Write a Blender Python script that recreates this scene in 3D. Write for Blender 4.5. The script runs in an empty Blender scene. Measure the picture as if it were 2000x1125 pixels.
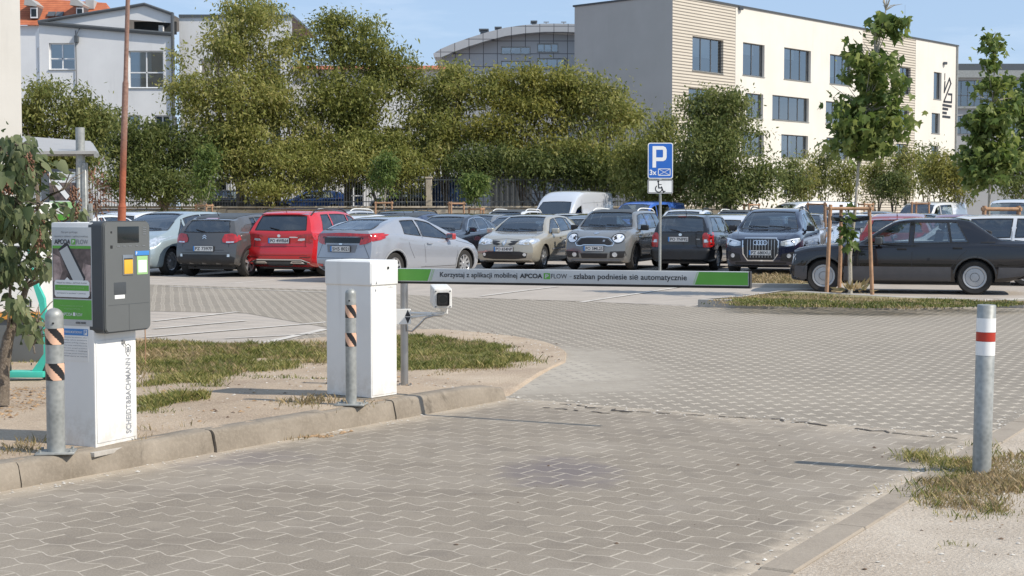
import bpy, bmesh, math, random
import numpy as np
from mathutils import Vector, Matrix
from mathutils.bvhtree import BVHTree
R = math.radians
SC = bpy.context.scene
COL = SC.collection

# ---------------------------------------------------------------- camera, world, sun, exposure
CAM_H = 1.5
PITCH = math.atan(149.5 / 2900.0)
cam_d = bpy.data.cameras.new('camera')
cam = bpy.data.objects.new('camera', cam_d)
COL.objects.link(cam)
cam.location = (0, 0, CAM_H)
cam.rotation_euler = (R(90) - PITCH, 0, 0)
cam_d.sensor_width = 36.0
cam_d.lens = 52.2
cam_d.clip_start = 0.1
cam_d.clip_end = 3000
SC.camera = cam

SUN_EL, SUN_AZ = R(43), R(113.5)
wd = bpy.data.worlds.new('World')
SC.world = wd
wd.use_nodes = True
wn = wd.node_tree
for n in list(wn.nodes):
    wn.nodes.remove(n)
sky = wn.nodes.new('ShaderNodeTexSky')
sky.sky_type = 'NISHITA'
sky.sun_disc = False
sky.sun_elevation = SUN_EL
sky.sun_rotation = SUN_AZ
sky.air_density = 1.0
sky.dust_density = 0.4
sky.ozone_density = 4.0
bg = wn.nodes.new('ShaderNodeBackground')
bg.inputs['Strength'].default_value = 0.115
wo = wn.nodes.new('ShaderNodeOutputWorld')
# hazy late summer sky: the physical sky thinned towards an even pale blue, with faint high cloud
tint = wn.nodes.new('ShaderNodeMix'); tint.data_type = 'RGBA'; tint.inputs[0].default_value = 0.68
tint.inputs[7].default_value = (3.6, 4.85, 6.8, 1)
wn.links.new(sky.outputs[0], tint.inputs[6])
wtc = wn.nodes.new('ShaderNodeTexCoord'); wmp = wn.nodes.new('ShaderNodeMapping'); wmp.inputs['Scale'].default_value = (1.6, 1.6, 9.0)
wnz = wn.nodes.new('ShaderNodeTexNoise'); wnz.inputs['Scale'].default_value = 2.3; wnz.inputs['Detail'].default_value = 7; wnz.inputs['Roughness'].default_value = 0.6
wrp = wn.nodes.new('ShaderNodeMapRange'); wrp.inputs['From Min'].default_value = 0.48; wrp.inputs['From Max'].default_value = 0.8; wrp.inputs['To Max'].default_value = 0.55
cl = wn.nodes.new('ShaderNodeMix'); cl.data_type = 'RGBA'; cl.inputs[7].default_value = (7.2, 7.9, 8.8, 1)
wn.links.new(wtc.outputs['Generated'], wmp.inputs[0]); wn.links.new(wmp.outputs[0], wnz.inputs['Vector']); wn.links.new(wnz.outputs['Fac'], wrp.inputs['Value'])
wn.links.new(wrp.outputs[0], cl.inputs[0]); wn.links.new(tint.outputs[2], cl.inputs[6]); wn.links.new(cl.outputs[2], bg.inputs[0])
wn.links.new(bg.outputs[0], wo.inputs[0])

sun_d = bpy.data.lights.new('sun', 'SUN')
sun_d.energy = 4.25
sun_d.angle = R(0.55)
sun_d.color = (1.0, 0.915, 0.79)
sun = bpy.data.objects.new('sun', sun_d)
COL.objects.link(sun)
sv = Vector((math.sin(SUN_AZ) * math.cos(SUN_EL), math.cos(SUN_AZ) * math.cos(SUN_EL), math.sin(SUN_EL)))
sun.rotation_euler = sv.to_track_quat('Z', 'Y').to_euler()
sun.location = (20, -10, 30)
SC.view_settings.view_transform = 'Standard'
SC.view_settings.look = 'None'
SC.view_settings.exposure = 0.25
SC.view_settings.gamma = 1.0
SC.cycles.max_bounces = 6
SC.cycles.transparent_max_bounces = 12
SC.cycles.use_denoising = True

# ---------------------------------------------------------------- measuring helpers (photo pixel -> place)
FPX = 2900.0
cp, sp = math.cos(PITCH), math.sin(PITCH)
def ray(px, py):
    a, b = (px - 1000) / FPX, (562.5 - py) / FPX
    return Vector((a, cp + b * sp, -sp + b * cp))
def G(px, py, z=0.0):
    d = ray(px, py)
    t = (z - CAM_H) / d.z
    return Vector((d.x * t, d.y * t, z))
def AT(px, py, Y):
    d = ray(px, py)
    t = Y / d.y
    return Vector((d.x * t, Y, CAM_H + d.z * t))

# ---------------------------------------------------------------- node helpers
class S:
    """socket wrapper with arithmetic"""
    def __init__(s, nt, sock): s.nt, s.s = nt, sock
    def _m(s, op, *o, clamp=False):
        n = s.nt.nodes.new('ShaderNodeMath'); n.operation = op; n.use_clamp = clamp
        for i, v in enumerate((s,) + o):
            if isinstance(v, S): s.nt.links.new(v.s, n.inputs[i])
            else: n.inputs[i].default_value = v
        return S(s.nt, n.outputs[0])
    def __add__(s, o): return s._m('ADD', o)
    def __sub__(s, o): return s._m('SUBTRACT', o)
    def __mul__(s, o): return s._m('MULTIPLY', o)
    def __truediv__(s, o): return s._m('DIVIDE', o)
    def floor(s): return s._m('FLOOR')
    def fract(s): return s._m('FRACT')
    def abs(s): return s._m('ABSOLUTE')
    def mod2(s): return (s * 0.5).fract() * 2.0
    def lt(s, o): return s._m('LESS_THAN', o)
    def gt(s, o): return s._m('GREATER_THAN', o)
    def mx(s, o): return s._m('MAXIMUM', o)
    def mn(s, o): return s._m('MINIMUM', o)
    def ss(s, a, b):
        n = s.nt.nodes.new('ShaderNodeMapRange'); n.interpolation_type = 'SMOOTHSTEP'
        s.nt.links.new(s.s, n.inputs['Value'])
        n.inputs['From Min'].default_value = a; n.inputs['From Max'].default_value = b
        return S(s.nt, n.outputs[0])

class M:
    def __init__(m, name, rough=0.6, metallic=0.0, spec=0.5):
        m.mat = bpy.data.materials.new(name); m.mat.use_nodes = True
        m.nt = m.mat.node_tree
        m.b = m.nt.nodes['Principled BSDF']; m.out = m.nt.nodes['Material Output']
        m.b.inputs['Roughness'].default_value = rough
        m.b.inputs['Metallic'].default_value = metallic
        m.b.inputs['Specular IOR Level'].default_value = spec
        m.tc = None
    def coord(m, kind='Object', scale=(1, 1, 1), rot=(0, 0, 0), loc=(0, 0, 0)):
        if m.tc is None: m.tc = m.nt.nodes.new('ShaderNodeTexCoord')
        mp = m.nt.nodes.new('ShaderNodeMapping')
        mp.inputs['Scale'].default_value = scale; mp.inputs['Rotation'].default_value = rot; mp.inputs['Location'].default_value = loc
        m.nt.links.new(m.tc.outputs[kind], mp.inputs[0])
        return S(m.nt, mp.outputs[0])
    def xyz(m, v):
        n = m.nt.nodes.new('ShaderNodeSeparateXYZ'); m.nt.links.new(v.s, n.inputs[0])
        return [S(m.nt, n.outputs[i]) for i in range(3)]
    def comb(m, x, y, z=0.0):
        n = m.nt.nodes.new('ShaderNodeCombineXYZ')
        for i, v in enumerate((x, y, z)):
            if isinstance(v, S): m.nt.links.new(v.s, n.inputs[i])
            else: n.inputs[i].default_value = v
        return S(m.nt, n.outputs[0])
    def noise(m, v, scale, detail=4, rough=0.55, dist=0.0):
        n = m.nt.nodes.new('ShaderNodeTexNoise')
        n.inputs['Scale'].default_value = scale; n.inputs['Detail'].default_value = detail
        n.inputs['Roughness'].default_value = rough; n.inputs['Distortion'].default_value = dist
        m.nt.links.new(v.s, n.inputs['Vector'])
        return S(m.nt, n.outputs['Fac'])
    def white(m, v):
        n = m.nt.nodes.new('ShaderNodeTexWhiteNoise'); n.noise_dimensions = '3D'
        m.nt.links.new(v.s, n.inputs['Vector'])
        return S(m.nt, n.outputs['Value'])
    def voro(m, v, scale, feat='F1'):
        n = m.nt.nodes.new('ShaderNodeTexVoronoi'); n.feature = feat
        n.inputs['Scale'].default_value = scale
        m.nt.links.new(v.s, n.inputs['Vector'])
        return S(m.nt, n.outputs['Distance'])
    def mix(m, f, a, b):
        n = m.nt.nodes.new('ShaderNodeMix'); n.data_type = 'RGBA'; n.clamp_factor = True
        for i, v in ((0, f), (6, a), (7, b)):
            if isinstance(v, S): m.nt.links.new(v.s, n.inputs[i])
            elif i == 0: n.inputs[i].default_value = v
            else: n.inputs[i].default_value = (*v[:3], 1)
        return S(m.nt, n.outputs[2])
    def ramp(m, f, stops):
        n = m.nt.nodes.new('ShaderNodeValToRGB'); m.nt.links.new(f.s, n.inputs[0])
        e = n.color_ramp.elements
        while len(e) < len(stops): e.new(0.5)
        for i, (p, c) in enumerate(stops):
            e[i].position = p; e[i].color = (*c, 1)
        return S(m.nt, n.outputs[0])
    def color(m, v):
        if isinstance(v, S): m.nt.links.new(v.s, m.b.inputs['Base Color'])
        else: m.b.inputs['Base Color'].default_value = (*v[:3], 1)
        return m
    def rough(m, v): m.nt.links.new(v.s, m.b.inputs['Roughness']); return m
    def bump(m, h, strength=0.3, dist=0.01):
        n = m.nt.nodes.new('ShaderNodeBump'); n.inputs['Strength'].default_value = strength
        n.inputs['Distance'].default_value = dist
        m.nt.links.new(h.s, n.inputs['Height']); m.nt.links.new(n.outputs[0], m.b.inputs['Normal'])
        return m

def simple(name, col, rough=0.5, metallic=0.0, var=0.12, scale=6.0, bump=0.0, spec=0.5, coat=0.0):
    m = M(name, rough, metallic, spec)
    v = m.coord()
    n = m.noise(v, scale, 5)
    lo = tuple(c * (1 - var) for c in col); hi = tuple(min(1, c * (1 + var)) for c in col)
    m.color(m.ramp(n, [(0.3, lo), (0.7, hi)]))
    if bump: m.bump(m.noise(v, scale * 8, 4), bump, 0.004)
    if coat:
        m.b.inputs['Coat Weight'].default_value = coat; m.b.inputs['Coat Roughness'].default_value = 0.04
    return m.mat

MATS = {}
def mk(key, *a, **k):
    MATS[key] = simple(key, *a, **k); return MATS[key]
def powder():
    m = M('white_powder', 0.42); v = m.coord(); z = m.xyz(v)[2]
    n = m.noise(v, 2.5, 5); f = m.noise(v, 14, 5, .7)
    st = m.noise(m.coord(scale=(9, 9, .7)), 1.0, 5, .6)
    c = m.ramp(n, [(.3, (.74, .74, .72)), (.7, (.80, .80, .78))])
    c = m.mix((z * -1.0).ss(-.30, -.02) * f.ss(.38, .62) * .32, c, (.40, .35, .28))      # mud splashed up from the ground
    c = m.mix(st.ss(.58, .72) * .16, c, (.42, .40, .36))
    m.color(c); return m.mat
MATS['white_powder'] = powder()
mk('dark_housing', (0.055, 0.062, 0.068), 0.5, var=0.06)
mk('grey_panel', (0.115, 0.122, 0.122), 0.42, var=0.06, scale=3)
mk('black_plastic', (0.018, 0.018, 0.019), 0.45, var=0.15)
mk('black_rubber', (0.022, 0.021, 0.020), 0.8, var=0.25, scale=12)
mk('screen', (0.012, 0.016, 0.018), 0.12, var=0.1)
mk('steel', (0.42, 0.42, 0.42), 0.3, 0.9, var=0.1, scale=9)
mk('chrome', (0.75, 0.75, 0.76), 0.12, 1.0, var=0.03)
mk('alloy', (0.62, 0.63, 0.64), 0.28, 0.75, var=0.05)
mk('alloy_dark', (0.12, 0.12, 0.125), 0.3, 0.7, var=0.05)
mk('hubcap', (0.42, 0.43, 0.44), 0.35, 0.35, var=0.08)
mk('green', (0.105, 0.36, 0.045), 0.4, var=0.12, scale=4)
mk('green_pale', (0.30, 0.52, 0.22), 0.45, var=0.06)
mk('boom_grey', (0.50, 0.52, 0.53), 0.45, var=0.05)
mk('ink', (0.02, 0.022, 0.028), 0.5, var=0.1)
mk('ink_grey', (0.17, 0.18, 0.2), 0.5, var=0.1)
mk('paper_white', (0.74, 0.75, 0.74), 0.5, var=0.03)
mk('paper_grey', (0.46, 0.48, 0.48), 0.5, var=0.04)
mk('photo_brown', (0.10, 0.075, 0.07), 0.5, var=0.85, scale=14)
mk('photo_pink', (0.36, 0.27, 0.25), 0.5, var=0.5, scale=22)
mk('blue_sign', (0.02, 0.13, 0.50), 0.4, var=0.04)
mk('blue_print', (0.05, 0.22, 0.55), 0.5, var=0.06)
mk('yellow', (0.75, 0.42, 0.04), 0.5, var=0.06)
mk('orange_reflect', (0.72, 0.44, 0.30), 0.45, var=0.12, scale=10)
mk('black_reflect', (0.015, 0.015, 0.017), 0.35, var=0.1)
mk('white_reflect', (0.80, 0.81, 0.80), 0.4, var=0.04)
mk('red_reflect', (0.42, 0.03, 0.012), 0.4, var=0.15, scale=9)
mk('teal', (0.06, 0.48, 0.38), 0.45, var=0.08)
mk('orange_trim', (0.62, 0.28, 0.05), 0.5, var=0.08)
mk('headlamp', (0.62, 0.66, 0.70), 0.08, 0.55, var=0.35, scale=16, coat=1.0)
mk('lamp_bright', (0.9, 0.92, 0.95), 0.1, 0.4, var=0.1, scale=16, coat=1.0)
mk('taillamp', (0.40, 0.012, 0.012), 0.12, 0.0, var=0.35, scale=14, coat=1.0)
mk('taillamp_dark', (0.10, 0.006, 0.008), 0.12, 0.0, var=0.25, scale=14, coat=1.0)
mk('plate', (0.66, 0.66, 0.64), 0.45, var=0.04)
mk('seat_cloth', (0.035, 0.036, 0.04), 0.9, var=0.2, scale=20)
mk('seat_beige', (0.16, 0.14, 0.12), 0.9, var=0.2, scale=20)
mk('timber', (0.36, 0.21, 0.12), 0.75, var=0.22, scale=10, bump=0.3)
mk('strap', (0.02, 0.02, 0.02), 0.7)
mk('maker_grey', (0.27, 0.28, 0.30), 0.5, var=0.1)
mk('roof_metal', (0.44, 0.42, 0.39), 0.5, 0.3, var=0.06)
mk('window_frame', (0.72, 0.73, 0.74), 0.5, var=0.03)
mk('frame_dark', (0.10, 0.11, 0.12), 0.45, 0.3, var=0.05)
mk('blind', (0.55, 0.57, 0.58), 0.7, var=0.05)
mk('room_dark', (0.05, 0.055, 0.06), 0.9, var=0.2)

def galv():
    m = M('galvanised', 0.48, 0.3)
    v = m.coord()
    n = m.voro(v, 38.0); n2 = m.noise(v, 7, 5)
    m.color(m.ramp(n * 0.35 + n2 * 0.8, [(0.25, (0.21, 0.22, 0.21)), (0.75, (0.37, 0.38, 0.365))]))
    return m.mat
MATS['galv'] = galv()

def paint_mat():
    m = M('car_paint', 0.34, 0.25)
    oi = m.nt.nodes.new('ShaderNodeObjectInfo')
    v = m.coord()
    d = m.noise(v, 2.2, 5)
    z = m.xyz(m.coord())[2]
    dust = (z * -1.0).ss(-0.55, 0.0) * d * 0.09
    c = S(m.nt, oi.outputs['Color'])
    base = m.mix(dust, c, (0.20, 0.18, 0.155))
    geo = m.nt.nodes.new('ShaderNodeNewGeometry')
    c2 = m.mix(S(m.nt, geo.outputs['Backfacing']), base, (0.05, 0.05, 0.052))
    m.color(c2)
    m.rough(d * 0.14 + 0.14)
    m.b.inputs['Coat Weight'].default_value = 1.0
    m.b.inputs['Coat Roughness'].default_value = 0.02
    return m.mat
MATS['paint'] = paint_mat()

def glass_mat(name, tint, refl=0.05):
    m = M(name)
    nt = m.nt
    nt.nodes.remove(m.b)
    tr = nt.nodes.new('ShaderNodeBsdfTransparent'); tr.inputs[0].default_value = (*tint, 1)
    gl = nt.nodes.new('ShaderNodeBsdfGlossy'); gl.inputs['Roughness'].default_value = 0.03
    gl.inputs[0].default_value = (0.9, 0.95, 1, 1)
    fr = nt.nodes.new('ShaderNodeFresnel'); fr.inputs[0].default_value = 1.55
    f = S(nt, fr.outputs[0]) * 1.0 + refl
    mx = nt.nodes.new('ShaderNodeMixShader')
    nt.links.new(f.s, mx.inputs[0]); nt.links.new(tr.outputs[0], mx.inputs[1]); nt.links.new(gl.outputs[0], mx.inputs[2])
    nt.links.new(mx.outputs[0], m.out.inputs[0])
    return m.mat
MATS['glass'] = glass_mat('car_glass', (0.62, 0.68, 0.68), 0.12)
MATS['glass_dark'] = glass_mat('tinted_car_glass', (0.10, 0.12, 0.13), 0.10)
MATS['pane'] = glass_mat('window_glass', (0.52, 0.60, 0.64), 0.24)
mk('cladding', (0.085, 0.082, 0.085), 0.6, var=0.1)

# ---------------------------------------------------------------- object helpers
def tag(o, label=None, cat=None, group=None, kind=None):
    if label: o['label'] = label
    if cat: o['category'] = cat
    if group: o['group'] = group
    if kind: o['kind'] = kind
    return o
def empty(name, loc, rz=0.0, label=None, cat=None, group=None):
    o = bpy.data.objects.new(name, None); COL.objects.link(o)
    o.location = loc; o.rotation_euler = (0, 0, rz); o.empty_display_size = 0.2
    return tag(o, label, cat, group)
def link_mesh(name, me, mats, parent=None, smooth=None):
    for m in (mats if isinstance(mats, (list, tuple)) else [mats]):
        me.materials.append(MATS[m] if isinstance(m, str) else m)
    o = bpy.data.objects.new(name, me); COL.objects.link(o)
    if parent: o.parent = parent
    if smooth is not None:
        me.polygons.foreach_set('use_smooth', [True] * len(me.polygons))
        me.set_sharp_from_angle(angle=R(smooth))
    return o
def obj(name, bm, mats, parent=None, smooth=None):
    me = bpy.data.meshes.new(name)
    bm.normal_update(); bm.to_mesh(me); bm.free()
    return link_mesh(name, me, mats, parent, smooth)
def np_mesh(name, verts, faces, mats, parent=None, smooth=None, mi=None):
    """verts (n,3), faces (m,k) arrays"""
    me = bpy.data.meshes.new(name)
    verts = np.asarray(verts, np.float32); faces = np.asarray(faces, np.int32)
    k = faces.shape[1]
    me.vertices.add(len(verts)); me.vertices.foreach_set('co', verts.ravel())
    me.loops.add(faces.size); me.loops.foreach_set('vertex_index', faces.ravel())
    me.polygons.add(len(faces)); me.polygons.foreach_set('loop_start', np.arange(0, faces.size, k, dtype=np.int32))
    if mi is not None: me.polygons.foreach_set('material_index', np.asarray(mi, np.int32))
    me.update(calc_edges=True)
    return link_mesh(name, me, mats, parent, smooth)
def box(bm, lo, hi, bevel=0.0, seg=2, mat=None, mi=0):
    ret = bmesh.ops.create_cube(bm, size=1.0)
    vs = ret['verts']
    s = [hi[i] - lo[i] for i in range(3)]; c = [(hi[i] + lo[i]) / 2 for i in range(3)]
    for v in vs:
        v.co = Vector((v.co.x * s[0] + c[0], v.co.y * s[1] + c[1], v.co.z * s[2] + c[2]))
    fs = set(f for v in vs for f in v.link_faces)
    if bevel > 0:
        es = list(set(e for f in fs for e in f.edges))
        r = bmesh.ops.bevel(bm, geom=es, offset=bevel, segments=seg, profile=0.7, affect='EDGES')
        vs = list(set(v for f in r['faces'] for v in f.verts) | set(v for v in vs if v.is_valid))
        fs = set(f for v in vs for f in v.link_faces)
    for f in fs: f.material_index = mi
    if mat is not None:
        for v in vs: v.co = mat @ v.co
    return vs
def tube(bm, p0, p1, r0, r1=None, n=12, cap=True, mi=0):
    p0, p1 = Vector(p0), Vector(p1)
    r1 = r0 if r1 is None else r1
    d = (p1 - p0).normalized()
    a = d.orthogonal().normalized(); b = d.cross(a)
    A, B = [], []
    for i in range(n):
        t = 2 * math.pi * i / n
        o = a * math.cos(t) + b * math.sin(t)
        A.append(bm.verts.new(p0 + o * r0)); B.append(bm.verts.new(p1 + o * r1))
    fs = []
    for i in range(n):
        j = (i + 1) % n
        fs.append(bm.faces.new((A[i], A[j], B[j], B[i])))
    if cap:
        fs.append(bm.faces.new(A[::-1])); fs.append(bm.faces.new(B))
    for f in fs: f.material_index = mi
    return A + B
def path_tube(bm, pts, rads, n=8, mi=0):
    pts = [Vector(p) for p in pts]
    if not isinstance(rads, (list, tuple)): rads = [rads] * len(pts)
    rings = []
    a = None
    for i, p in enumerate(pts):
        d = (pts[min(i + 1, len(pts) - 1)] - pts[max(i - 1, 0)]).normalized()
        a = d.orthogonal().normalized() if a is None else (a - d * a.dot(d)).normalized()
        b = d.cross(a)
        rings.append([bm.verts.new(p + (a * math.cos(2 * math.pi * k / n) + b * math.sin(2 * math.pi * k / n)) * rads[i]) for k in range(n)])
    for i in range(len(rings) - 1):
        for k in range(n):
            f = bm.faces.new((rings[i][k], rings[i][(k + 1) % n], rings[i + 1][(k + 1) % n], rings[i + 1][k])); f.material_index = mi
    for rg in (rings[0][::-1], rings[-1]):
        f = bm.faces.new(rg); f.material_index = mi
def lathe(bm, prof, n=24, axis='Z', c=(0, 0, 0), mi=0):
    rings = []
    for (r, h) in prof:
        rg = []
        for k in range(n):
            t = 2 * math.pi * k / n
            x, y = r * math.cos(t), r * math.sin(t)
            co = {'Z': (x, y, h), 'Y': (x, h, y), 'X': (h, x, y)}[axis]
            rg.append(bm.verts.new((co[0] + c[0], co[1] + c[1], co[2] + c[2])))
        rings.append(rg)
    for i in range(len(rings) - 1):
        for k in range(n):
            f = bm.faces.new((rings[i][k], rings[i][(k + 1) % n], rings[i + 1][(k + 1) % n], rings[i + 1][k])); f.material_index = mi
    return rings
def poly(bm, pts, mi=0):
    f = bm.faces.new([bm.verts.new(p) for p in pts]); f.material_index = mi
    return f
def prism(bm, pts, ext, mi=0):
    """extrude polygon pts by vector ext"""
    a = [bm.verts.new(p) for p in pts]; b = [bm.verts.new(Vector(p) + Vector(ext)) for p in pts]
    fs = [bm.faces.new(a[::-1]), bm.faces.new(b)]
    n = len(a)
    for i in range(n): fs.append(bm.faces.new((a[i], a[(i + 1) % n], b[(i + 1) % n], b[i])))
    for f in fs: f.material_index = mi
    return fs
def fixn(bm): bmesh.ops.recalc_face_normals(bm, faces=bm.faces[:])
def bars(bm, pts, w, z, frame):
    """thin strokes of width w on a plane; frame maps (u, v, h) to 3D"""
    for (a, b) in zip(pts[:-1], pts[1:]):
        a = Vector(a); b = Vector(b); d = (b - a).normalized(); n = Vector((-d.y, d.x)) * w / 2; e = d * w / 2
        q = [a - e - n, b + e - n, b + e + n, a - e + n]
        poly(bm, [frame(p.x, p.y, z) for p in q])

# flat lettering as real thin mesh
def text_mesh(body, bold=0.0):
    cu = bpy.data.curves.new('lettering', 'FONT'); cu.body = body
    cu.offset = bold; cu.resolution_u = 3
    o = bpy.data.objects.new('lettering_tmp', cu); COL.objects.link(o)
    dg = bpy.context.evaluated_depsgraph_get()
    me = bpy.data.meshes.new_from_object(o.evaluated_get(dg))
    bpy.data.objects.remove(o); bpy.data.curves.remove(cu)
    return me
def letter(parent, body, u0, u1, v0, v1, frame, mat='ink', bold=0.0, rot=False, name='lettering', shear=0.0):
    """fit the words into [u0,u1]x[v0,v1] on a plane"""
    me = text_mesh(body, bold)
    co = np.empty(len(me.vertices) * 3, np.float32); me.vertices.foreach_get('co', co); co = co.reshape(-1, 3)
    mn, mx = co.min(0), co.max(0)
    for v in me.vertices:
        a = (v.co.x - mn[0]) / max(1e-6, mx[0] - mn[0]); b = (v.co.y - mn[1]) / max(1e-6, mx[1] - mn[1])
        if rot: a, b = 1 - b, a
        u = u0 + a * (u1 - u0) + shear * b * (v1 - v0); w = v0 + b * (v1 - v0)
        v.co = frame(u, w)
    me.materials.clear()
    return link_mesh(name, me, mat, parent)
# ---------------------------------------------------------------- the ground
KO = Vector((-2.71, 7.85)); KD = Vector((0.565, 0.825)).normalized(); KN = Vector((-KD.y, KD.x))   # kerb line, its direction, its left normal
KANG = math.atan2(KD.y, KD.x)
def K(s, d=0.0, z=0.0):
    p = KO + KD * s + KN * d
    return Vector((p.x, p.y, z))
RO = Vector((1.03, 6.11)); RD = Vector((0.5, 0.866)).normalized(); RN = Vector((RD.y, -RD.x))
def RR(s, d=0.0, z=0.0):
    p = RO + RD * s + RN * d
    return Vector((p.x, p.y, z))

def paver_near():
    m = M('block_paving', 0.85)
    v = m.coord(rot=(0, 0, -KANG), scale=(1, 1, 1))
    x, y, z = m.xyz(v)                      # x runs along the kerb, y across the road
    w = m.noise(v, 2.5, 2)
    bu, bv = 0.210, 0.148
    xs = x + w * 0.02
    tri = (((y / bu).fract() - 0.5).abs() - 0.25) * 0.085
    trap = (tri * 1.0).mx(-0.014).mn(0.014)
    r = (xs + trap) / bv
    row = r.floor(); fr = r.fract()
    yy = y / bu + row.mod2() * 0.5 + w * 0.15
    colm = yy.floor(); fc = yy.fract()
    jn = m.noise(v, 60, 3)
    wid = jn * 0.09 + m.noise(v, 1.3, 3) * 0.05
    ds = (fc - 0.5).abs() * -1.0 + 0.5      # distance to a straight end joint
    dw = (fr - 0.5).abs() * -1.0 + 0.5
    js = ds.lt(wid * 0.44 - 0.001); jw = dw.lt(wid * 0.30)
    knot = ds.lt(0.045) * dw.lt(0.07) * m.noise(v, 9, 2).ss(0.50, 0.6)
    js = js.mx(knot)
    rnd = m.white(m.comb(row, colm, 0.0))
    base = m.ramp(rnd, [(0.0, (0.168, 0.141, 0.107)), (0.5, (0.188, 0.159, 0.121)), (1.0, (0.214, 0.182, 0.140))])
    fine = m.noise(v, 110, 4, 0.8)
    base = m.mix(fine.ss(0.38, 0.66) * 0.55, base, (0.36, 0.31, 0.25))
    dirt = m.noise(v, 0.9, 5, 0.6)
    base = m.mix(dirt.ss(0.45, 0.72) * 0.5, base, (0.33, 0.29, 0.24))
    d2 = m.noise(v, 2.7, 6, 0.7)
    base = m.mix(d2.ss(0.5, 0.7) * 0.35, base, (0.13, 0.11, 0.09))
    tr = m.noise(m.coord(rot=(0, 0, -KANG), scale=(.35, 3.2, 1)), 1.0, 5, 0.6)
    base = m.mix(tr.ss(0.52, 0.68) * 0.40, base, (0.155, 0.128, 0.10))
    spk = m.voro(v, 42.0)
    base = m.mix(spk.lt(0.09) * m.noise(v, 5, 2).ss(0.5, 0.62) * 0.8, base, (0.06, 0.05, 0.045))
    # the stain of spilt oil
    g = m.coord()
    gx, gy, gz = m.xyz(g)
    c0 = G(1090, 925)
    dd = ((gx - c0.x) * (gx - c0.x) * 2.2 + (gy - c0.y) * (gy - c0.y) * 1.1) + m.noise(g, 2.6, 5) * 0.9 - 0.45
    st = dd.ss(0.42, 0.02)
    base = m.mix(st * 0.7, base, (0.125, 0.105, 0.11))
    c1 = G(420, 895)
    dd = ((gx - c1.x) * (gx - c1.x) + (gy - c1.y) * (gy - c1.y) * 2.0) + m.noise(g, 3.1, 5) * 0.8 - 0.4
    base = m.mix(dd.ss(0.5, 0.05) * 0.45, base, (0.14, 0.12, 0.125))
    # sand swept to both edges
    ex = gx * 1.0
    dl = (g_lin(m, gx, gy, KO, KN) * -1.0) ; dr = g_lin(m, gx, gy, RO, RN) * -1.0
    sand = (dl + m.noise(v, 5, 4) * 0.35).ss(0.48, 0.08).mx((dr + m.noise(v, 8, 4) * 0.34).ss(0.36, 0.14))
    jcol = m.mix(jn.ss(0.42, 0.62), (0.48, 0.425, 0.345), (0.32, 0.28, 0.225))
    c = m.mix(jw * 0.85, base, m.mix(m.noise(v, 3, 3).ss(0.48, 0.68), (0.46, 0.41, 0.34), (0.16, 0.14, 0.115)))
    c = m.mix(js * 0.9, c, jcol)
    dt = (g_lin(m, gx, gy, Vector((-0.06, 11.85)), Vector((-0.54, -0.842)))) 
    sand = sand.mx((dt + m.noise(v, 3.5, 5, .65) * 1.5).ss(1.25, 0.55) * 0.7)
    c = m.mix(sand * 0.9, c, m.mix(fine.ss(0.4, 0.6), (0.42, 0.35, 0.265), (0.50, 0.43, 0.34)))
    m.color(c)
    h = (js.mx(jw)) * -1.0 + fine * 0.35
    m.bump(h, 0.35, 0.004)
    return m.mat
def g_lin(m, gx, gy, o, n):
    return (gx - o.x) * n.x + (gy - o.y) * n.y

def paver_far(name, ang, bu, bv, dl, dh, dark, light, dcol, amt=1.0, stag=0.0):
    """pavers with light filled notches between them"""
    m = M(name, 0.85)
    v = m.coord(rot=(0, 0, -ang))
    x, y, z = m.xyz(v)
    w = m.noise(v, 0.7, 2)
    yr = y / bv + w * 0.25
    row = yr.floor(); fy = (yr.fract() - 0.5)
    xr = x / bu + row.mod2() * stag + w * 0.5
    colm = xr.floor(); fx = (xr.fract() - 0.5)
    end = (fx.abs()).ss(dl * 0.45, dl) * dh * 0.9
    jn = m.noise(v, 22, 3)
    dash = fx.abs().lt(dl) * fy.abs().lt(end + dh * 0.55 + (jn - 0.5) * dh * 1.2)
    rnd = m.white(m.comb(row, colm, 0.0))
    base = m.mix(rnd, dark, light)
    big = m.noise(v, 0.28, 5, 0.6)
    base = m.mix(big.ss(0.42, 0.7) * 0.5, base, tuple(min(1, c * 1.28) for c in light))
    fine = m.noise(v, 90, 3, 0.7)
    base = m.mix(fine.ss(0.4, 0.7) * 0.25, base, (0.45, 0.42, 0.38))
    g = m.coord(); gx, gy, gz = m.xyz(g)
    c0 = G(1035, 735)
    pale = ((gx - c0.x) * (gx - c0.x) * 0.42 + (gy - c0.y - 0.6) * (gy - c0.y - 0.6) * 0.10 + m.noise(g, 1.3, 5, .65) * 1.6 - 0.8).ss(0.95, -0.25)
    base = m.mix(pale * 0.75, base, (0.45, 0.405, 0.335))
    hj = fy.abs().gt(0.47) * 0.18
    base = m.mix(hj, base, (0.16, 0.15, 0.14))
    c = m.mix(dash * amt * (pale * -0.8 + 1.0), base, dcol)
    c = m.mix(dash * pale * 0.7, c, (0.14, 0.13, 0.12))
    m.color(c)
    m.bump(fine * 0.4 - dash, 0.3, 0.004)
    return m.mat

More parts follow.
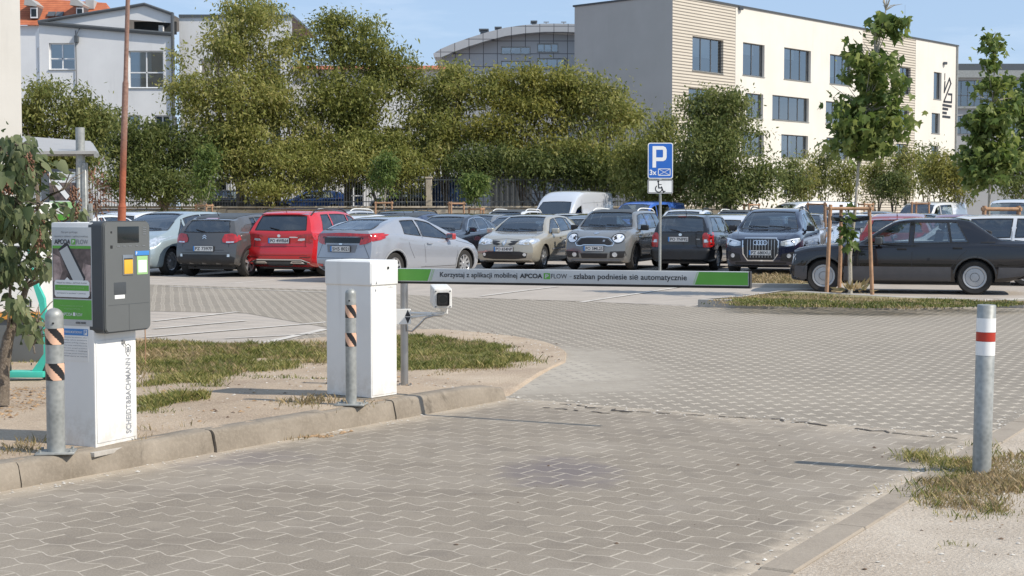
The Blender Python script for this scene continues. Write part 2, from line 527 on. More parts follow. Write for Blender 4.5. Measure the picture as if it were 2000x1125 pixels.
def lot_mat():
    m = M('lot_paving', 0.88)
    v = m.coord(rot=(0, 0, -KANG * 1.0))
    x, y, z = m.xyz(v)
    xr = x / 0.42
    band = (xr.fract() - 0.5).abs().lt(0.2)
    bx = (y / 0.22)
    rnd = m.white(m.comb(xr.floor(), bx.floor(), 0.0))
    base = m.mix(rnd, (0.33, 0.29, 0.245), (0.39, 0.345, 0.295))
    big = m.noise(v, 0.35, 5, 0.6)
    base = m.mix(band * big.ss(0.35, 0.6) * 0.5, base, (0.25, 0.23, 0.21))
    base = m.mix(big.ss(0.5, 0.75) * 0.5, base, (0.44, 0.38, 0.32))
    fine = m.noise(v, 25, 4, 0.7)
    base = m.mix(fine.ss(0.35, 0.7) * 0.3, base, (0.52, 0.47, 0.42))
    m.color(base)
    m.bump(fine, 0.3, 0.006)
    return m.mat

def soil_mat(name, a, b, c, litter=0.5):
    m = M(name, 0.95)
    v = m.coord()
    n = m.noise(v, 1.2, 6, 0.62); f = m.noise(v, 60, 4, 0.7)
    base = m.ramp(n, [(0.3, a), (0.55, b), (0.75, c)])
    base = m.mix(f.ss(0.4, 0.75) * 0.55, base, tuple(min(1, k * 1.35) for k in c))
    peb = m.voro(v, 30.0)
    base = m.mix(peb.lt(0.14) * m.noise(v, 3.2, 3).ss(0.45, 0.6) * litter, base, (0.10, 0.075, 0.055))
    peb2 = m.voro(v, 75.0)
    base = m.mix(peb2.lt(0.13) * 0.5, base, (0.62, 0.58, 0.52))
    m.color(base)
    m.bump(f * 0.7 + n, 0.8, 0.02)
    return m.mat

MATS['near_pav'] = paver_near()
MATS['far_pav'] = paver_far('forecourt_paving', R(13), 0.152, 0.19, 0.20, 0.19, (0.196, 0.168, 0.130), (0.228, 0.197, 0.155), (0.47, 0.415, 0.335))
MATS['lot'] = lot_mat()
MATS['sand'] = soil_mat('sandy_soil', (0.27, 0.20, 0.14), (0.39, 0.305, 0.22), (0.47, 0.385, 0.29))
MATS['soil_right'] = soil_mat('gravelly_soil', (0.34, 0.28, 0.215), (0.44, 0.375, 0.30), (0.53, 0.47, 0.39), 0.9)

def conc(name, a, b, crack=0.3, sc=3.0):
    m = M(name, 0.88)
    v = m.coord()
    n = m.noise(v, sc, 6, 0.65); f = m.noise(v, 45, 4, 0.7)
    base = m.ramp(n, [(0.3, a), (0.7, b)])
    base = m.mix(f.ss(0.4, 0.75) * 0.3, base, tuple(min(1, k * 1.3) for k in b))
    st = m.noise(v, 1.7, 5, 0.7, 0.8)
    base = m.mix(st.ss(0.56, 0.70) * crack, base, tuple(k * 0.55 for k in a))
    m.color(base); m.bump(f + n * 2.0, 0.5, 0.006)
    return m.mat
MATS['kerb'] = conc('kerb_concrete', (0.17, 0.142, 0.108), (0.285, 0.245, 0.195), 0.9)
MATS['kerb_pale'] = conc('pale_kerb', (0.36, 0.335, 0.30), (0.44, 0.41, 0.37), 0.3)
MATS['flush'] = conc('edging_concrete', (0.25, 0.21, 0.165), (0.315, 0.27, 0.215), 0.5)
MATS['line'] = conc('line_paint', (0.40, 0.37, 0.33), (0.62, 0.59, 0.54), 0.6, 5.0)
MATS['gap'] = simple('dark_gap', (0.07, 0.06, 0.05), 0.95)

# one sheet of paving to the horizon
bm = bmesh.new()
poly(bm, [(-900, -60, 0), (900, -60, 0), (900, 1500, 0), (-900, 1500, 0)])
tag(obj('ground', bm, 'lot'), kind='structure')

T0 = Vector((-0.06, 11.85)); TD = Vector((0.842, -0.54)).normalized()
def Tr(s, d=0.0, z=0.0):
    n = Vector((-TD.y, TD.x)); p = T0 + TD * s + n * d
    return Vector((p.x, p.y, z))
# forecourt beyond the gate
fore = [Tr(-3.0, 0), Tr(30, 0), Vector((45, 12, 0)), Vector((45, 23.6, 0)), G(1365, 600), G(1130, 588), G(880, 581), G(636, 566), G(300, 556), Vector((-26, 29.5, 0)), Vector((-26, 20.0, 0)), G(300, 608), G(480, 612), G(640, 640), G(560, 668), Vector((-3.2, 15.5, 0))]
bm = bmesh.new(); poly(bm, [Vector((p.x, p.y, 0.004)) for p in fore]); fixn(bm)
bmesh.ops.triangulate(bm, faces=bm.faces[:])
tag(obj('forecourt', bm, 'far_pav'), kind='structure')
# driveway in front of the gate
bm = bmesh.new()
poly(bm, [Vector((p.x, p.y, 0.009)) for p in (K(-12, 0.05), RR(-9, 0.02), RR(4.85, 0.02), Tr(3.75), Tr(0.0), K(4.72, 0.05))]); fixn(bm)
tag(obj('driveway', bm, 'near_pav'), kind='structure')
# broken dark joints where the two pavings meet, a saw cut in front of the gate
rnd = random.Random(5)
bm = bmesh.new()
def crack(bm, a, b, n, w, z, keep=0.6):
    a, b = Vector((a.x, a.y)), Vector((b.x, b.y)); d = (b - a); nn = Vector((-d.y, d.x)).normalized()
    pts = [a + d * (i / n) + nn * rnd.uniform(-1, 1) * w * 0.8 for i in range(n + 1)]
    for i in range(n):
        if rnd.random() > keep: continue
        p, q = pts[i], pts[i + 1]; h = nn * w * rnd.uniform(0.3, 1.0)
        poly(bm, [(p.x, p.y, z), (q.x, q.y, z), (q.x + h.x, q.y + h.y, z), (p.x + h.x, p.y + h.y, z)])
crack(bm, G(1090, 792), G(1230, 808), 14, 0.055, 0.0135, 0.85)
crack(bm, G(1230, 806), G(1500, 822), 20, 0.026, 0.0135, 0.7)
crack(bm, G(1500, 822), G(1740, 848), 14, 0.050, 0.0135, 0.85)
crack(bm, G(1740, 850), G(1870, 860), 9, 0.028, 0.0135, 0.8)
crack(bm, G(1060, 799), G(1200, 812), 12, 0.030, 0.0135, 0.7)
crack(bm, G(860, 580), G(1365, 599), 40, 0.05, 0.009, 0.9)
crack(bm, G(300, 559), G(640, 568), 30, 0.05, 0.009, 0.8)
fixn(bm)
tag(obj('paving_joints', bm, 'gap'), kind='structure')

# parking bay lines
bm = bmesh.new()
def line(a, b, w, z=0.0095):
    a, b = Vector((a.x, a.y)), Vector((b.x, b.y)); n = Vector((-(b - a).y, (b - a).x)).normalized() * w / 2
    m_ = 10
    for i in range(m_):
        p, q = a.lerp(b, i / m_), a.lerp(b, (i + 1) / m_ - 0.002)
        poly(bm, [(p.x - n.x, p.y - n.y, z), (q.x - n.x, q.y - n.y, z), (q.x + n.x, q.y + n.y, z), (p.x + n.x, p.y + n.y, z)])
for a, b, w in (((940, 579), (1090, 560), .10), ((1135, 591), (1330, 561), .10), ((1365, 597), (1440, 578), .10),
                ((300, 628), (465, 610), .10), ((300, 643), (480, 627), .10), ((280, 660), (640, 630), .09),
                ((500, 674), (636, 644), .12), ((440, 662), (636, 652), .07), ((330, 560), (640, 572), .09)):
    line(G(*a), G(*b), w)
for i in range(-7, 14):      # bay lines running under the parked cars
    x = -11 + i * 2.55
    line(Vector((x, 30.8, 0)), Vector((x + 1.75, 35.6, 0)), .10, 0.004)
fixn(bm)
tag(obj('bay_markings', bm, 'line'), kind='structure')

# raised kerb with separate stones, worn
bm = bmesh.new()
joints = [-9, -7.0, -5.0, -3.05, -1.5, 0.12, 1.55, 2.62, 3.32, 4.70]
for i in range(len(joints) - 1):
    a, b = joints[i] + 0.004, joints[i + 1] - 0.004
    off = rnd.uniform(-.012, .012); top = 0.145 + rnd.uniform(-.006, .006); rot = rnd.uniform(-.0010, .0010)
    n = max(2, int((b - a) / 0.12)); last = (i == len(joints) - 2)
    prof0 = [(0.0, -0.05), (0.0, 0.03), (0.022, 0.122), (0.030, 0.136), (0.044, top), (0.15, top + .003), (0.166, top - 0.006), (0.17, -0.02)]
    rings = []
    for j in range(n + 1):
        s = a + (b - a) * j / n
        t = 1.0
        if last and s > 4.2: t = 1 - 0.28 * ((s - 4.2) / 0.5) ** 2
        rings.append([bm.verts.new(K(s, d + off + rot * j + rnd.uniform(-.002, .002), z * t + rnd.uniform(-.0025, .0025))) for d, z in prof0])
    for j in range(n):
        for k in range(len(prof0) - 1):
            bm.faces.new((rings[j][k], rings[j + 1][k], rings[j + 1][k + 1], rings[j][k + 1]))
    bm.faces.new(rings[0]); bm.faces.new(rings[-1][::-1])
fixn(bm)
tag(obj('kerb', bm, 'kerb', smooth=40), kind='structure')
# flush edging on the far side of the drive
bm = bmesh.new()
s = -8.0
while s < 9.5:
    l = 1.0
    vs = box(bm, (0, 0, -0.05), (l - 0.012, 0.155, 0.022 + rnd.uniform(-.003, .003)), 0.008, 1)
    o_ = RR(s, rnd.uniform(-.006, .006)); ang = math.atan2(RD.y, RD.x)
    mt = Matrix.Translation((o_.x, o_.y, 0)) @ Matrix.Rotation(ang, 4, 'Z') @ Matrix.Scale(-1, 4, (0, 1, 0))
    for v in vs: v.co = mt @ v.co
    s += l
fixn(bm)
tag(obj('edging', bm, 'flush'), kind='structure')

# sandy island with grass on the left, highest along the kerb
def hn(x, y):
    return (math.sin(x * 2.1 + 1.3 * y) + math.sin(x * 4.7 - y * 3.1 + 1) * .6 + math.sin(y * 5.3 + x * .7) * .5) * 0.5
def sst(t): t = max(0, min(1, t)); return t * t * (3 - 2 * t)
def pad_h(x, y):
    p = Vector((x, y)) - KO
    d = p.dot(KN); s_ = p.dot(KD)
    h = 0.138 - 0.092 * sst((d - 0.5) / 3.0)
    h *= 1 - 0.88 * sst((s_ - 4.0) / 1.2)
    return h + 0.006 * hn(x * 1.5, y * 1.5) * sst((d - .1) / .5) + 0.008
far_px = [G(1104, 712), G(1107, 690), G(1092, 678), G(1060, 666), G(1000, 655), G(930, 648), G(860, 642), G(780, 643), G(700, 650), G(636, 657), G(560, 664), G(480, 668), G(400, 669), G(330, 664), G(280, 660), G(200, 652), G(100, 640), G(0, 634), Vector((-14, 19.4, 0)), Vector((-22, 19.4, 0))]
far_pts = [Vector((p.x, p.y)) for p in far_px]
def resample(pts, n):
    L = [0]
    for a, b in zip(pts[:-1], pts[1:]): L.append(L[-1] + (b - a).length)
    out = []
    for i in range(n):
        t = L[-1] * i / (n - 1); k = 0
        while k < len(L) - 2 and L[k + 1] < t: k += 1
        out.append(pts[k].lerp(pts[k + 1], (t - L[k]) / max(1e-9, L[k + 1] - L[k])))
    return out
near_pts = [Vector((0.40, 14.2)), Vector((0.20, 13.2)), Vector((0.06, 12.4)), Vector((-0.02, 11.95))] + [(KO + KD * s_ + KN * 0.10) for s_ in np.linspace(4.68, -12, 40)]
NA, NB = 160, 70
A_, B_ = resample(near_pts, NA), resample(far_pts, NA)
verts, faces = [], []
for j in range(NB + 1):
    t = j / NB
    for i in range(NA):
        p = A_[i].lerp(B_[i], t)
        h = pad_h(p.x, p.y)
        e = min(t / 0.03, (1 - t) / 0.04, 1) if i < 2 else min((1 - t) / 0.04, 1)
        if i == 0: e = 0
        if i == 1: e = min(e, .5)
        if (A_[i] - KO).dot(KD) > 4.72: e = min(e, ((p - A_[i]).length) / .35)
        if j == NB: h = -0.03
        elif e < 1: h = h * max(e, 0) - 0.0
        if e <= 0: h = -0.02
        verts.append((p.x, p.y, h if j < NB else -0.03))
for j in range(NB):
    for i in range(NA - 1):
        a = j * NA + i; faces.append((a, a + NA, a + NA + 1, a + 1))
nv = len(verts)
verts += [(A_[i].x + KN.x * .02, A_[i].y + KN.y * .02, -.04) for i in range(NA)]
for i in range(NA - 1): faces.append((i, i + 1, nv + i + 1, nv + i))
tag(np_mesh('sandy_verge', verts, faces, 'sand', smooth=60), kind='structure')

# gravelly soil right of the drive
def soil_h(x, y):
    p = Vector((x, y)) - RO; d = p.dot(RN)
    return 0.012 + 0.05 * sst((d - .3) / 1.2) + 0.008 * hn(x * 2, y * 2) * sst((d - .3) / .3)
verts, faces = [], []
na, nb = 110, 60
for j in range(nb + 1):
    for i in range(na):
        s_ = -9 + 20.5 * i / (na - 1)
        if s_ > 9: s_ = 9 + (s_ - 9)
        d = 0.145 + 12 * (j / nb) ** 1.8
        p = RR(s_, d); verts.append((p.x, p.y, soil_h(p.x, p.y) - (0.03 if j == 0 else 0)))
for j in range(nb):
    for i in range(na - 1):
        a = j * na + i; faces.append((a, a + 1, a + na + 1, a + na))
tag(np_mesh('soil', verts, faces, 'soil_right', smooth=60), kind='structure')

# grass island by the black saloon
def island(name, pts, h, mat_top, kerbw=0.12, kmat='kerb_pale'):
    c = sum((Vector((p.x, p.y)) for p in pts), Vector((0, 0))) / len(pts)
    bm = bmesh.new()
    n = len(pts)
    P = [Vector((p.x, p.y)) for p in pts]
    inn = []
    for i in range(n):
        a, b, c_ = P[i - 1], P[i], P[(i + 1) % n]
        d1 = (b - a).normalized(); d2 = (c_ - b).normalized()
        nn = (Vector((-d1.y, d1.x)) + Vector((-d2.y, d2.x))).normalized()
        if (c - b).dot(nn) < 0: nn = -nn
        inn.append(b + nn * kerbw)
    o0 = [bm.verts.new((p.x, p.y, -0.02)) for p in P]
    o1 = [bm.verts.new((p.x, p.y, h - 0.01)) for p in P]
    o2 = [bm.verts.new((p.lerp(q, .12).x, p.lerp(q, .12).y, h)) for p, q in zip(P, inn)]
    o3 = [bm.verts.new((q.x, q.y, h)) for q in inn]
    for u, w in ((o0, o1), (o1, o2), (o2, o3)):
        for i in range(n):
            bm.faces.new((u[i], u[(i + 1) % n], w[(i + 1) % n], w[i]))
    f = bm.faces.new([bm.verts.new((q.x, q.y, h - 0.01)) for q in inn]); f.material_index = 1
    fixn(bm)
    tag(obj(name, bm, [kmat, mat_top]), kind='structure')
isl = [G(1363, 600), G(1500, 604), G(1750, 606), G(1900, 603), G(2050, 597), G(2400, 580), G(2400, 572), G(2000, 590, .1), G(1750, 583, .1), G(1560, 572, .1), G(1520, 571, .1), G(1440, 582, .1)]
MATS['island_soil'] = soil_mat('dry_turf_soil', (0.13, 0.12, 0.055), (0.22, 0.19, 0.09), (0.36, 0.30, 0.18))
island('grass_island', isl, 0.13, 'island_soil')
isl2 = [G(1390, 560), G(1600, 563), G(1590, 548), G(1400, 543)]
island('grass_strip', isl2, 0.08, 'island_soil', .08)

# ---------------------------------------------------------------- grass, as blades
def leafm(name, stops, trans=0.35, rough=0.55):
    m = M(name, rough)
    nt = m.nt
    g = nt.nodes.new('ShaderNodeNewGeometry')
    ri = S(nt, g.outputs['Random Per Island'])
    n = m.noise(m.coord(), 0.9, 3)
    oi = nt.nodes.new('ShaderNodeObjectInfo')
    f = ri * 0.6 + n * 0.8 - 0.2 + (S(nt, oi.outputs['Random']) - 0.5) * 0.22
    c = m.ramp(f, stops)
    m.color(c)
    m.b.inputs['Specular IOR Level'].default_value = 0.35
    tl = nt.nodes.new('ShaderNodeBsdfTranslucent'); nt.links.new(c.s, tl.inputs[0])
    mx = nt.nodes.new('ShaderNodeMixShader'); mx.inputs[0].default_value = trans
    nt.links.new(m.b.outputs[0], mx.inputs[1]); nt.links.new(tl.outputs[0], mx.inputs[2])
    nt.links.new(mx.outputs[0], m.out.inputs[0])
    return m.mat
MATS['grass'] = leafm('grass_blades', [(0.12, (0.065, 0.088, 0.02)), (0.4, (0.145, 0.17, 0.04)), (0.62, (0.28, 0.265, 0.08)), (0.9, (0.48, 0.39, 0.18))])
MATS['grass_dry'] = leafm('dry_grass_blades', [(0.15, (0.14, 0.15, 0.05)), (0.45, (0.28, 0.22, 0.11)), (0.7, (0.42, 0.31, 0.17)), (0.95, (0.50, 0.40, 0.25))])

def in_poly(x, y, P):
    r = np.zeros(len(x), bool); n = len(P)
    for i in range(n):
        a, b = P[i], P[(i + 1) % n]
        c = ((a[1] > y) != (b[1] > y)) & (x < (b[0] - a[0]) * (y - a[1]) / (b[1] - a[1] + 1e-12) + a[0])
        r ^= c
    return r
def vnoise(x, y, s, seed):
    rs = np.random.RandomState(seed); T = rs.rand(64, 64)
    u, v = x / s, y / s
    i, j = np.floor(u).astype(int), np.floor(v).astype(int); fu, fv = u - i, v - j
    fu = fu * fu * (3 - 2 * fu); fv = fv * fv * (3 - 2 * fv)
    t = lambda a, b: T[a % 64, b % 64]
    return (t(i, j) * (1 - fu) + t(i + 1, j) * fu) * (1 - fv) + (t(i, j + 1) * (1 - fu) + t(i + 1, j + 1) * fu) * fv
def blades(name, P, count, hfun, lo, hi, wid, mat, seed, thr=0.4, patch=0.5, edge=True, kind='stuff'):
    rs = np.random.RandomState(seed)
    P = [(p.x, p.y) for p in P]
    xs = np.array([p[0] for p in P]); ys = np.array([p[1] for p in P])
    x = rs.uniform(xs.min() - .2, xs.max() + .2, count); y = rs.uniform(ys.min() - .2, ys.max() + .2, count)
    jx = (vnoise(x, y, .45, seed + 3) - .5) * .55 + rs.normal(size=count) * .07; jy = (vnoise(x, y, .45, seed + 4) - .5) * .55 + rs.normal(size=count) * .07
    k = in_poly(x + jx, y + jy, P)
    nz = vnoise(x, y, patch, seed) * .6 + vnoise(x, y, patch * .35, seed + 1) * .4
    k &= nz + rs.rand(count) * .25 > thr
    x, y, nz = x[k], y[k], nz[k]; n = len(x)
    z = np.array([hfun(a, b) for a, b in zip(x, y)]) - 0.004
    a = rs.rand(n) * 2 * math.pi; h = rs.uniform(lo, hi, n) * (0.25 + nz * 1.25) * (0.55 + .9 * vnoise(x, y, .12, seed + 9)); w = wid * rs.uniform(.6, 1.4, n)
    lean = rs.uniform(.05, 1.05, n)
    lx, ly = np.cos(a + 1.57) * h * lean, np.sin(a + 1.57) * h * lean
    dx, dy = np.cos(a) * w, np.sin(a) * w
    V = np.stack([np.stack([x - dx, y - dy, z], 1), np.stack([x + dx, y + dy, z], 1),
                  np.stack([x + dx * .6 + lx * .4, y + dy * .6 + ly * .4, z + h * .6], 1), np.stack([x + lx, y + ly, z + h], 1)], 1).reshape(-1, 3)
    b = np.arange(n) * 4
    F = np.concatenate([np.stack([b, b + 1, b + 2], 1), np.stack([b, b + 2, b + 3], 1)], 0)
    o = np_mesh(name, V, F, mat)
    return tag(o, kind=kind)
gA = [G(270, 662, .05), G(330, 668, .05), G(480, 672, .05), G(636, 662, .05), G(700, 668, .05), G(720, 700, .05), G(640, 706, .05), G(560, 702, .06), G(470, 722, .06), G(430, 748, .07), G(380, 757, .08), G(300, 752, .08), G(262, 745, .08), G(262, 690, .06)]
gB = [G(760, 652, .04), G(850, 657, .04), G(930, 664, .04), G(985, 676, .03), G(1000, 692, .03), G(1028, 702, .03), G(1000, 712, .04), G(880, 716, .04), G(800, 722, .04), G(700, 722, .04), G(690, 690, .04)]
gC = [G(262, 770, .1), G(320, 768, .1), G(355, 783, .1), G(330, 803, .1), G(262, 812, .1)]
gD = [G(480, 735, .06), G(600, 742, .06), G(636, 748, .06), G(560, 742, .06)]
blades('grass', gA, 105000, pad_h, .025, .07, .0032, 'grass', 11, .47, .4)
blades('grass', gB, 75000, pad_h, .025, .065, .0034, 'grass', 12, .43, .4)
blades('grass', gC, 20000, pad_h, .025, .06, .0026, 'grass', 13, .40, .3)
blades('grass', gD, 3000, pad_h, .02, .05, .004, 'grass', 14, .3, .3)
blades('grass', [Vector((-9, 14.5)), Vector((-4.6, 16.9)), Vector((-4.2, 14.3)), Vector((-5.2, 13.7)), Vector((-9, 13.6))], 30000, pad_h, .02, .07, .005, 'grass', 15, .55)
blades('dry_grass', gA, 16000, pad_h, .02, .07, .0038, 'grass_dry', 31, .50, .4)
blades('dry_grass', gB, 9000, pad_h, .02, .06, .004, 'grass_dry', 32, .55, .4)
blades('dry_grass', [G(200, 664, .05), G(330, 668, .05), G(480, 672, .05), G(420, 700, .05), G(262, 705, .06)], 14000, pad_h, .03, .08, .004, 'grass_dry', 33, .35, .5)
blades('dry_grass', [G(580, 790, .13), G(660, 783, .13), G(690, 800, .13), G(600, 804, .13)], 2600, pad_h, .02, .06, .003, 'grass_dry', 16, .2)
blades('dry_grass', [G(290, 845, .13), G(330, 835, .13), G(352, 850, .13), G(300, 858, .13)], 1500, pad_h, .02, .06, .003, 'grass_dry', 17, .2)
blades('dry_grass', [G(0, 872, .13), G(90, 862, .13), G(95, 885, .13), G(0, 900, .13)], 3000, pad_h, .02, .05, .003, 'grass_dry', 18, .3)
blades('dry_grass', [G(800, 722, .04), G(1000, 712, .04), G(1060, 712, .03), G(1000, 718, .03), G(820, 732, .03)], 5000, pad_h, .01, .035, .004, 'grass_dry', 19, .3)
zero = lambda x, y: 0.010
blades('dry_grass', [G(575, 858), G(615, 848), G(690, 845), G(640, 856), G(590, 866)], 1800, zero, .008, .035, .003, 'grass_dry', 20, .3, .2)
# right verge tufts
rA = [G(1812, 935), G(1830, 905), G(1862, 893), G(1895, 900), G(1905, 925), G(1880, 945), G(1830, 955)]
blades('grass', rA, 11000, soil_h, .02, .06, .0022, 'grass', 21, .25, .3)
rB = [G(1805, 950), G(1900, 925), G(1960, 905), G(2040, 900), G(2060, 985), G(1960, 990), G(1870, 1008), G(1815, 1002)]
blades('dry_grass', rB, 26000, soil_h, .012, .05, .0026, 'grass_dry', 22, .38, .3)
blades('grass', rB, 9000, soil_h, .02, .055, .0025, 'grass', 23, .62, .3)
blades('grass', [G(1862, 1062), G(1920, 1060), G(1925, 1078), G(1870, 1080)], 1400, soil_h, .01, .03, .0022, 'grass', 24, .3, .2)
blades('grass', [G(1920, 885), G(1990, 868), G(2010, 890), G(1940, 898)], 3000, soil_h, .02, .05, .0025, 'grass', 25, .4, .2)
blades('grass', [G(1970, 1030), G(2010, 1030), G(2010, 1045), G(1975, 1045)], 700, soil_h, .02, .04, .0025, 'grass', 26, .2, .2)
isl_in = [G(1385, 594, .13), G(1750, 601, .13), G(2050, 592, .13), G(2300, 580, .13), G(2010, 590, .13), G(1760, 584, .13), G(1530, 573, .13), G(1450, 582, .13)]
h13 = lambda x, y: 0.12
blades('grass', isl_in, 60000, h13, .02, .055, .011, 'grass', 27, .48, 1.1)
blades('dry_grass', isl_in, 34000, h13, .015, .045, .009, 'grass_dry', 28, .45, .9)
blades('grass', [G(1395, 558), G(1595, 561), G(1585, 549), G(1405, 545)], 14000, lambda x, y: 0.07, .03, .09, .014, 'grass_dry', 29, .3, 1.1)

# loose stones, bark and dead leaves on bare soil
def litter(name, regions, mat, seed, smin, smax):
    rs = random.Random(seed); V, F = [], []
    for (P, n, hf) in regions:
        xs = [p.x for p in P]; ys = [p.y for p in P]; PP = [(p.x, p.y) for p in P]
        c = 0; tries = 0
        while c < n and tries < n * 30:
            tries += 1
            x, y = rs.uniform(min(xs), max(xs)), rs.uniform(min(ys), max(ys))
            if not in_poly(np.array([x]), np.array([y]), PP)[0]: continue
            c += 1
            r = smin * (smax / smin) ** (rs.random() ** 2); z = hf(x, y)
            k = len(V); m_ = 5; a0 = rs.random() * 6
            for i in range(m_):
                a = a0 + i * 2 * math.pi / m_; q = r * rs.uniform(.6, 1.2)
                V.append((x + math.cos(a) * q, y + math.sin(a) * q * .7, z + rs.uniform(0, .25) * r))
            V.append((x, y, z + r * rs.uniform(.35, .75)))
            for i in range(m_): F.append((k + i, k + (i + 1) % m_, k + m_))
    return tag(np_mesh(name, V, F, mat), kind='stuff')
mk('pebble', (0.52, 0.49, 0.44), 0.9, var=0.3, scale=30)
mk('bark', (0.13, 0.085, 0.055), 0.95, var=0.5, scale=30)
mk('dead_leaf', (0.34, 0.22, 0.12), 0.85, var=0.5, scale=25)
padR = [G(262, 700, .05), G(636, 700, .05), G(1000, 735, .1), G(960, 745, .13), G(262, 850, .13)]
leftR = [Vector((-5.5, 9.6)), Vector((-3.3, 9.0)), Vector((-3.5, 12.2)), Vector((-5.5, 12.2))]
rightR = [RR(-5, .35), RR(8, .35), RR(8, 3.2), RR(-5, 3.2)]
tipR = [G(850, 645), G(960, 650), G(1090, 675), G(1100, 710), G(1010, 715), G(1000, 680)]
litter('gravel', [([RR(-6, -.10), RR(7, -.10), RR(7, .03), RR(-6, .03)], 900, zero), ([K(-6, -.16), K(4.6, -.12), K(4.6, 0), K(-6, 0)], 500, zero), ([Tr(0, -.25), Tr(3.6, -.25), Tr(3.6, .1), Tr(0, .1)], 350, zero), (rightR, 3200, soil_h), (padR, 500, pad_h), (tipR, 240, pad_h)], 'pebble', 3, .004, .016)
litter('gravel', [(rightR, 600, soil_h), (leftR, 900, pad_h), (padR, 240, pad_h), (tipR, 120, pad_h), ([RR(-4, -2), RR(4, -2), RR(4, .2), RR(-4, .2)], 60, zero)], 'bark', 4, .004, .022)
litter('dead_leaves', [(leftR, 1500, pad_h), (padR, 130, pad_h), (rightR, 160, soil_h), ([G(575, 858), G(690, 845), G(640, 858)], 50, zero)], 'dead_leaf', 5, .008, .03)
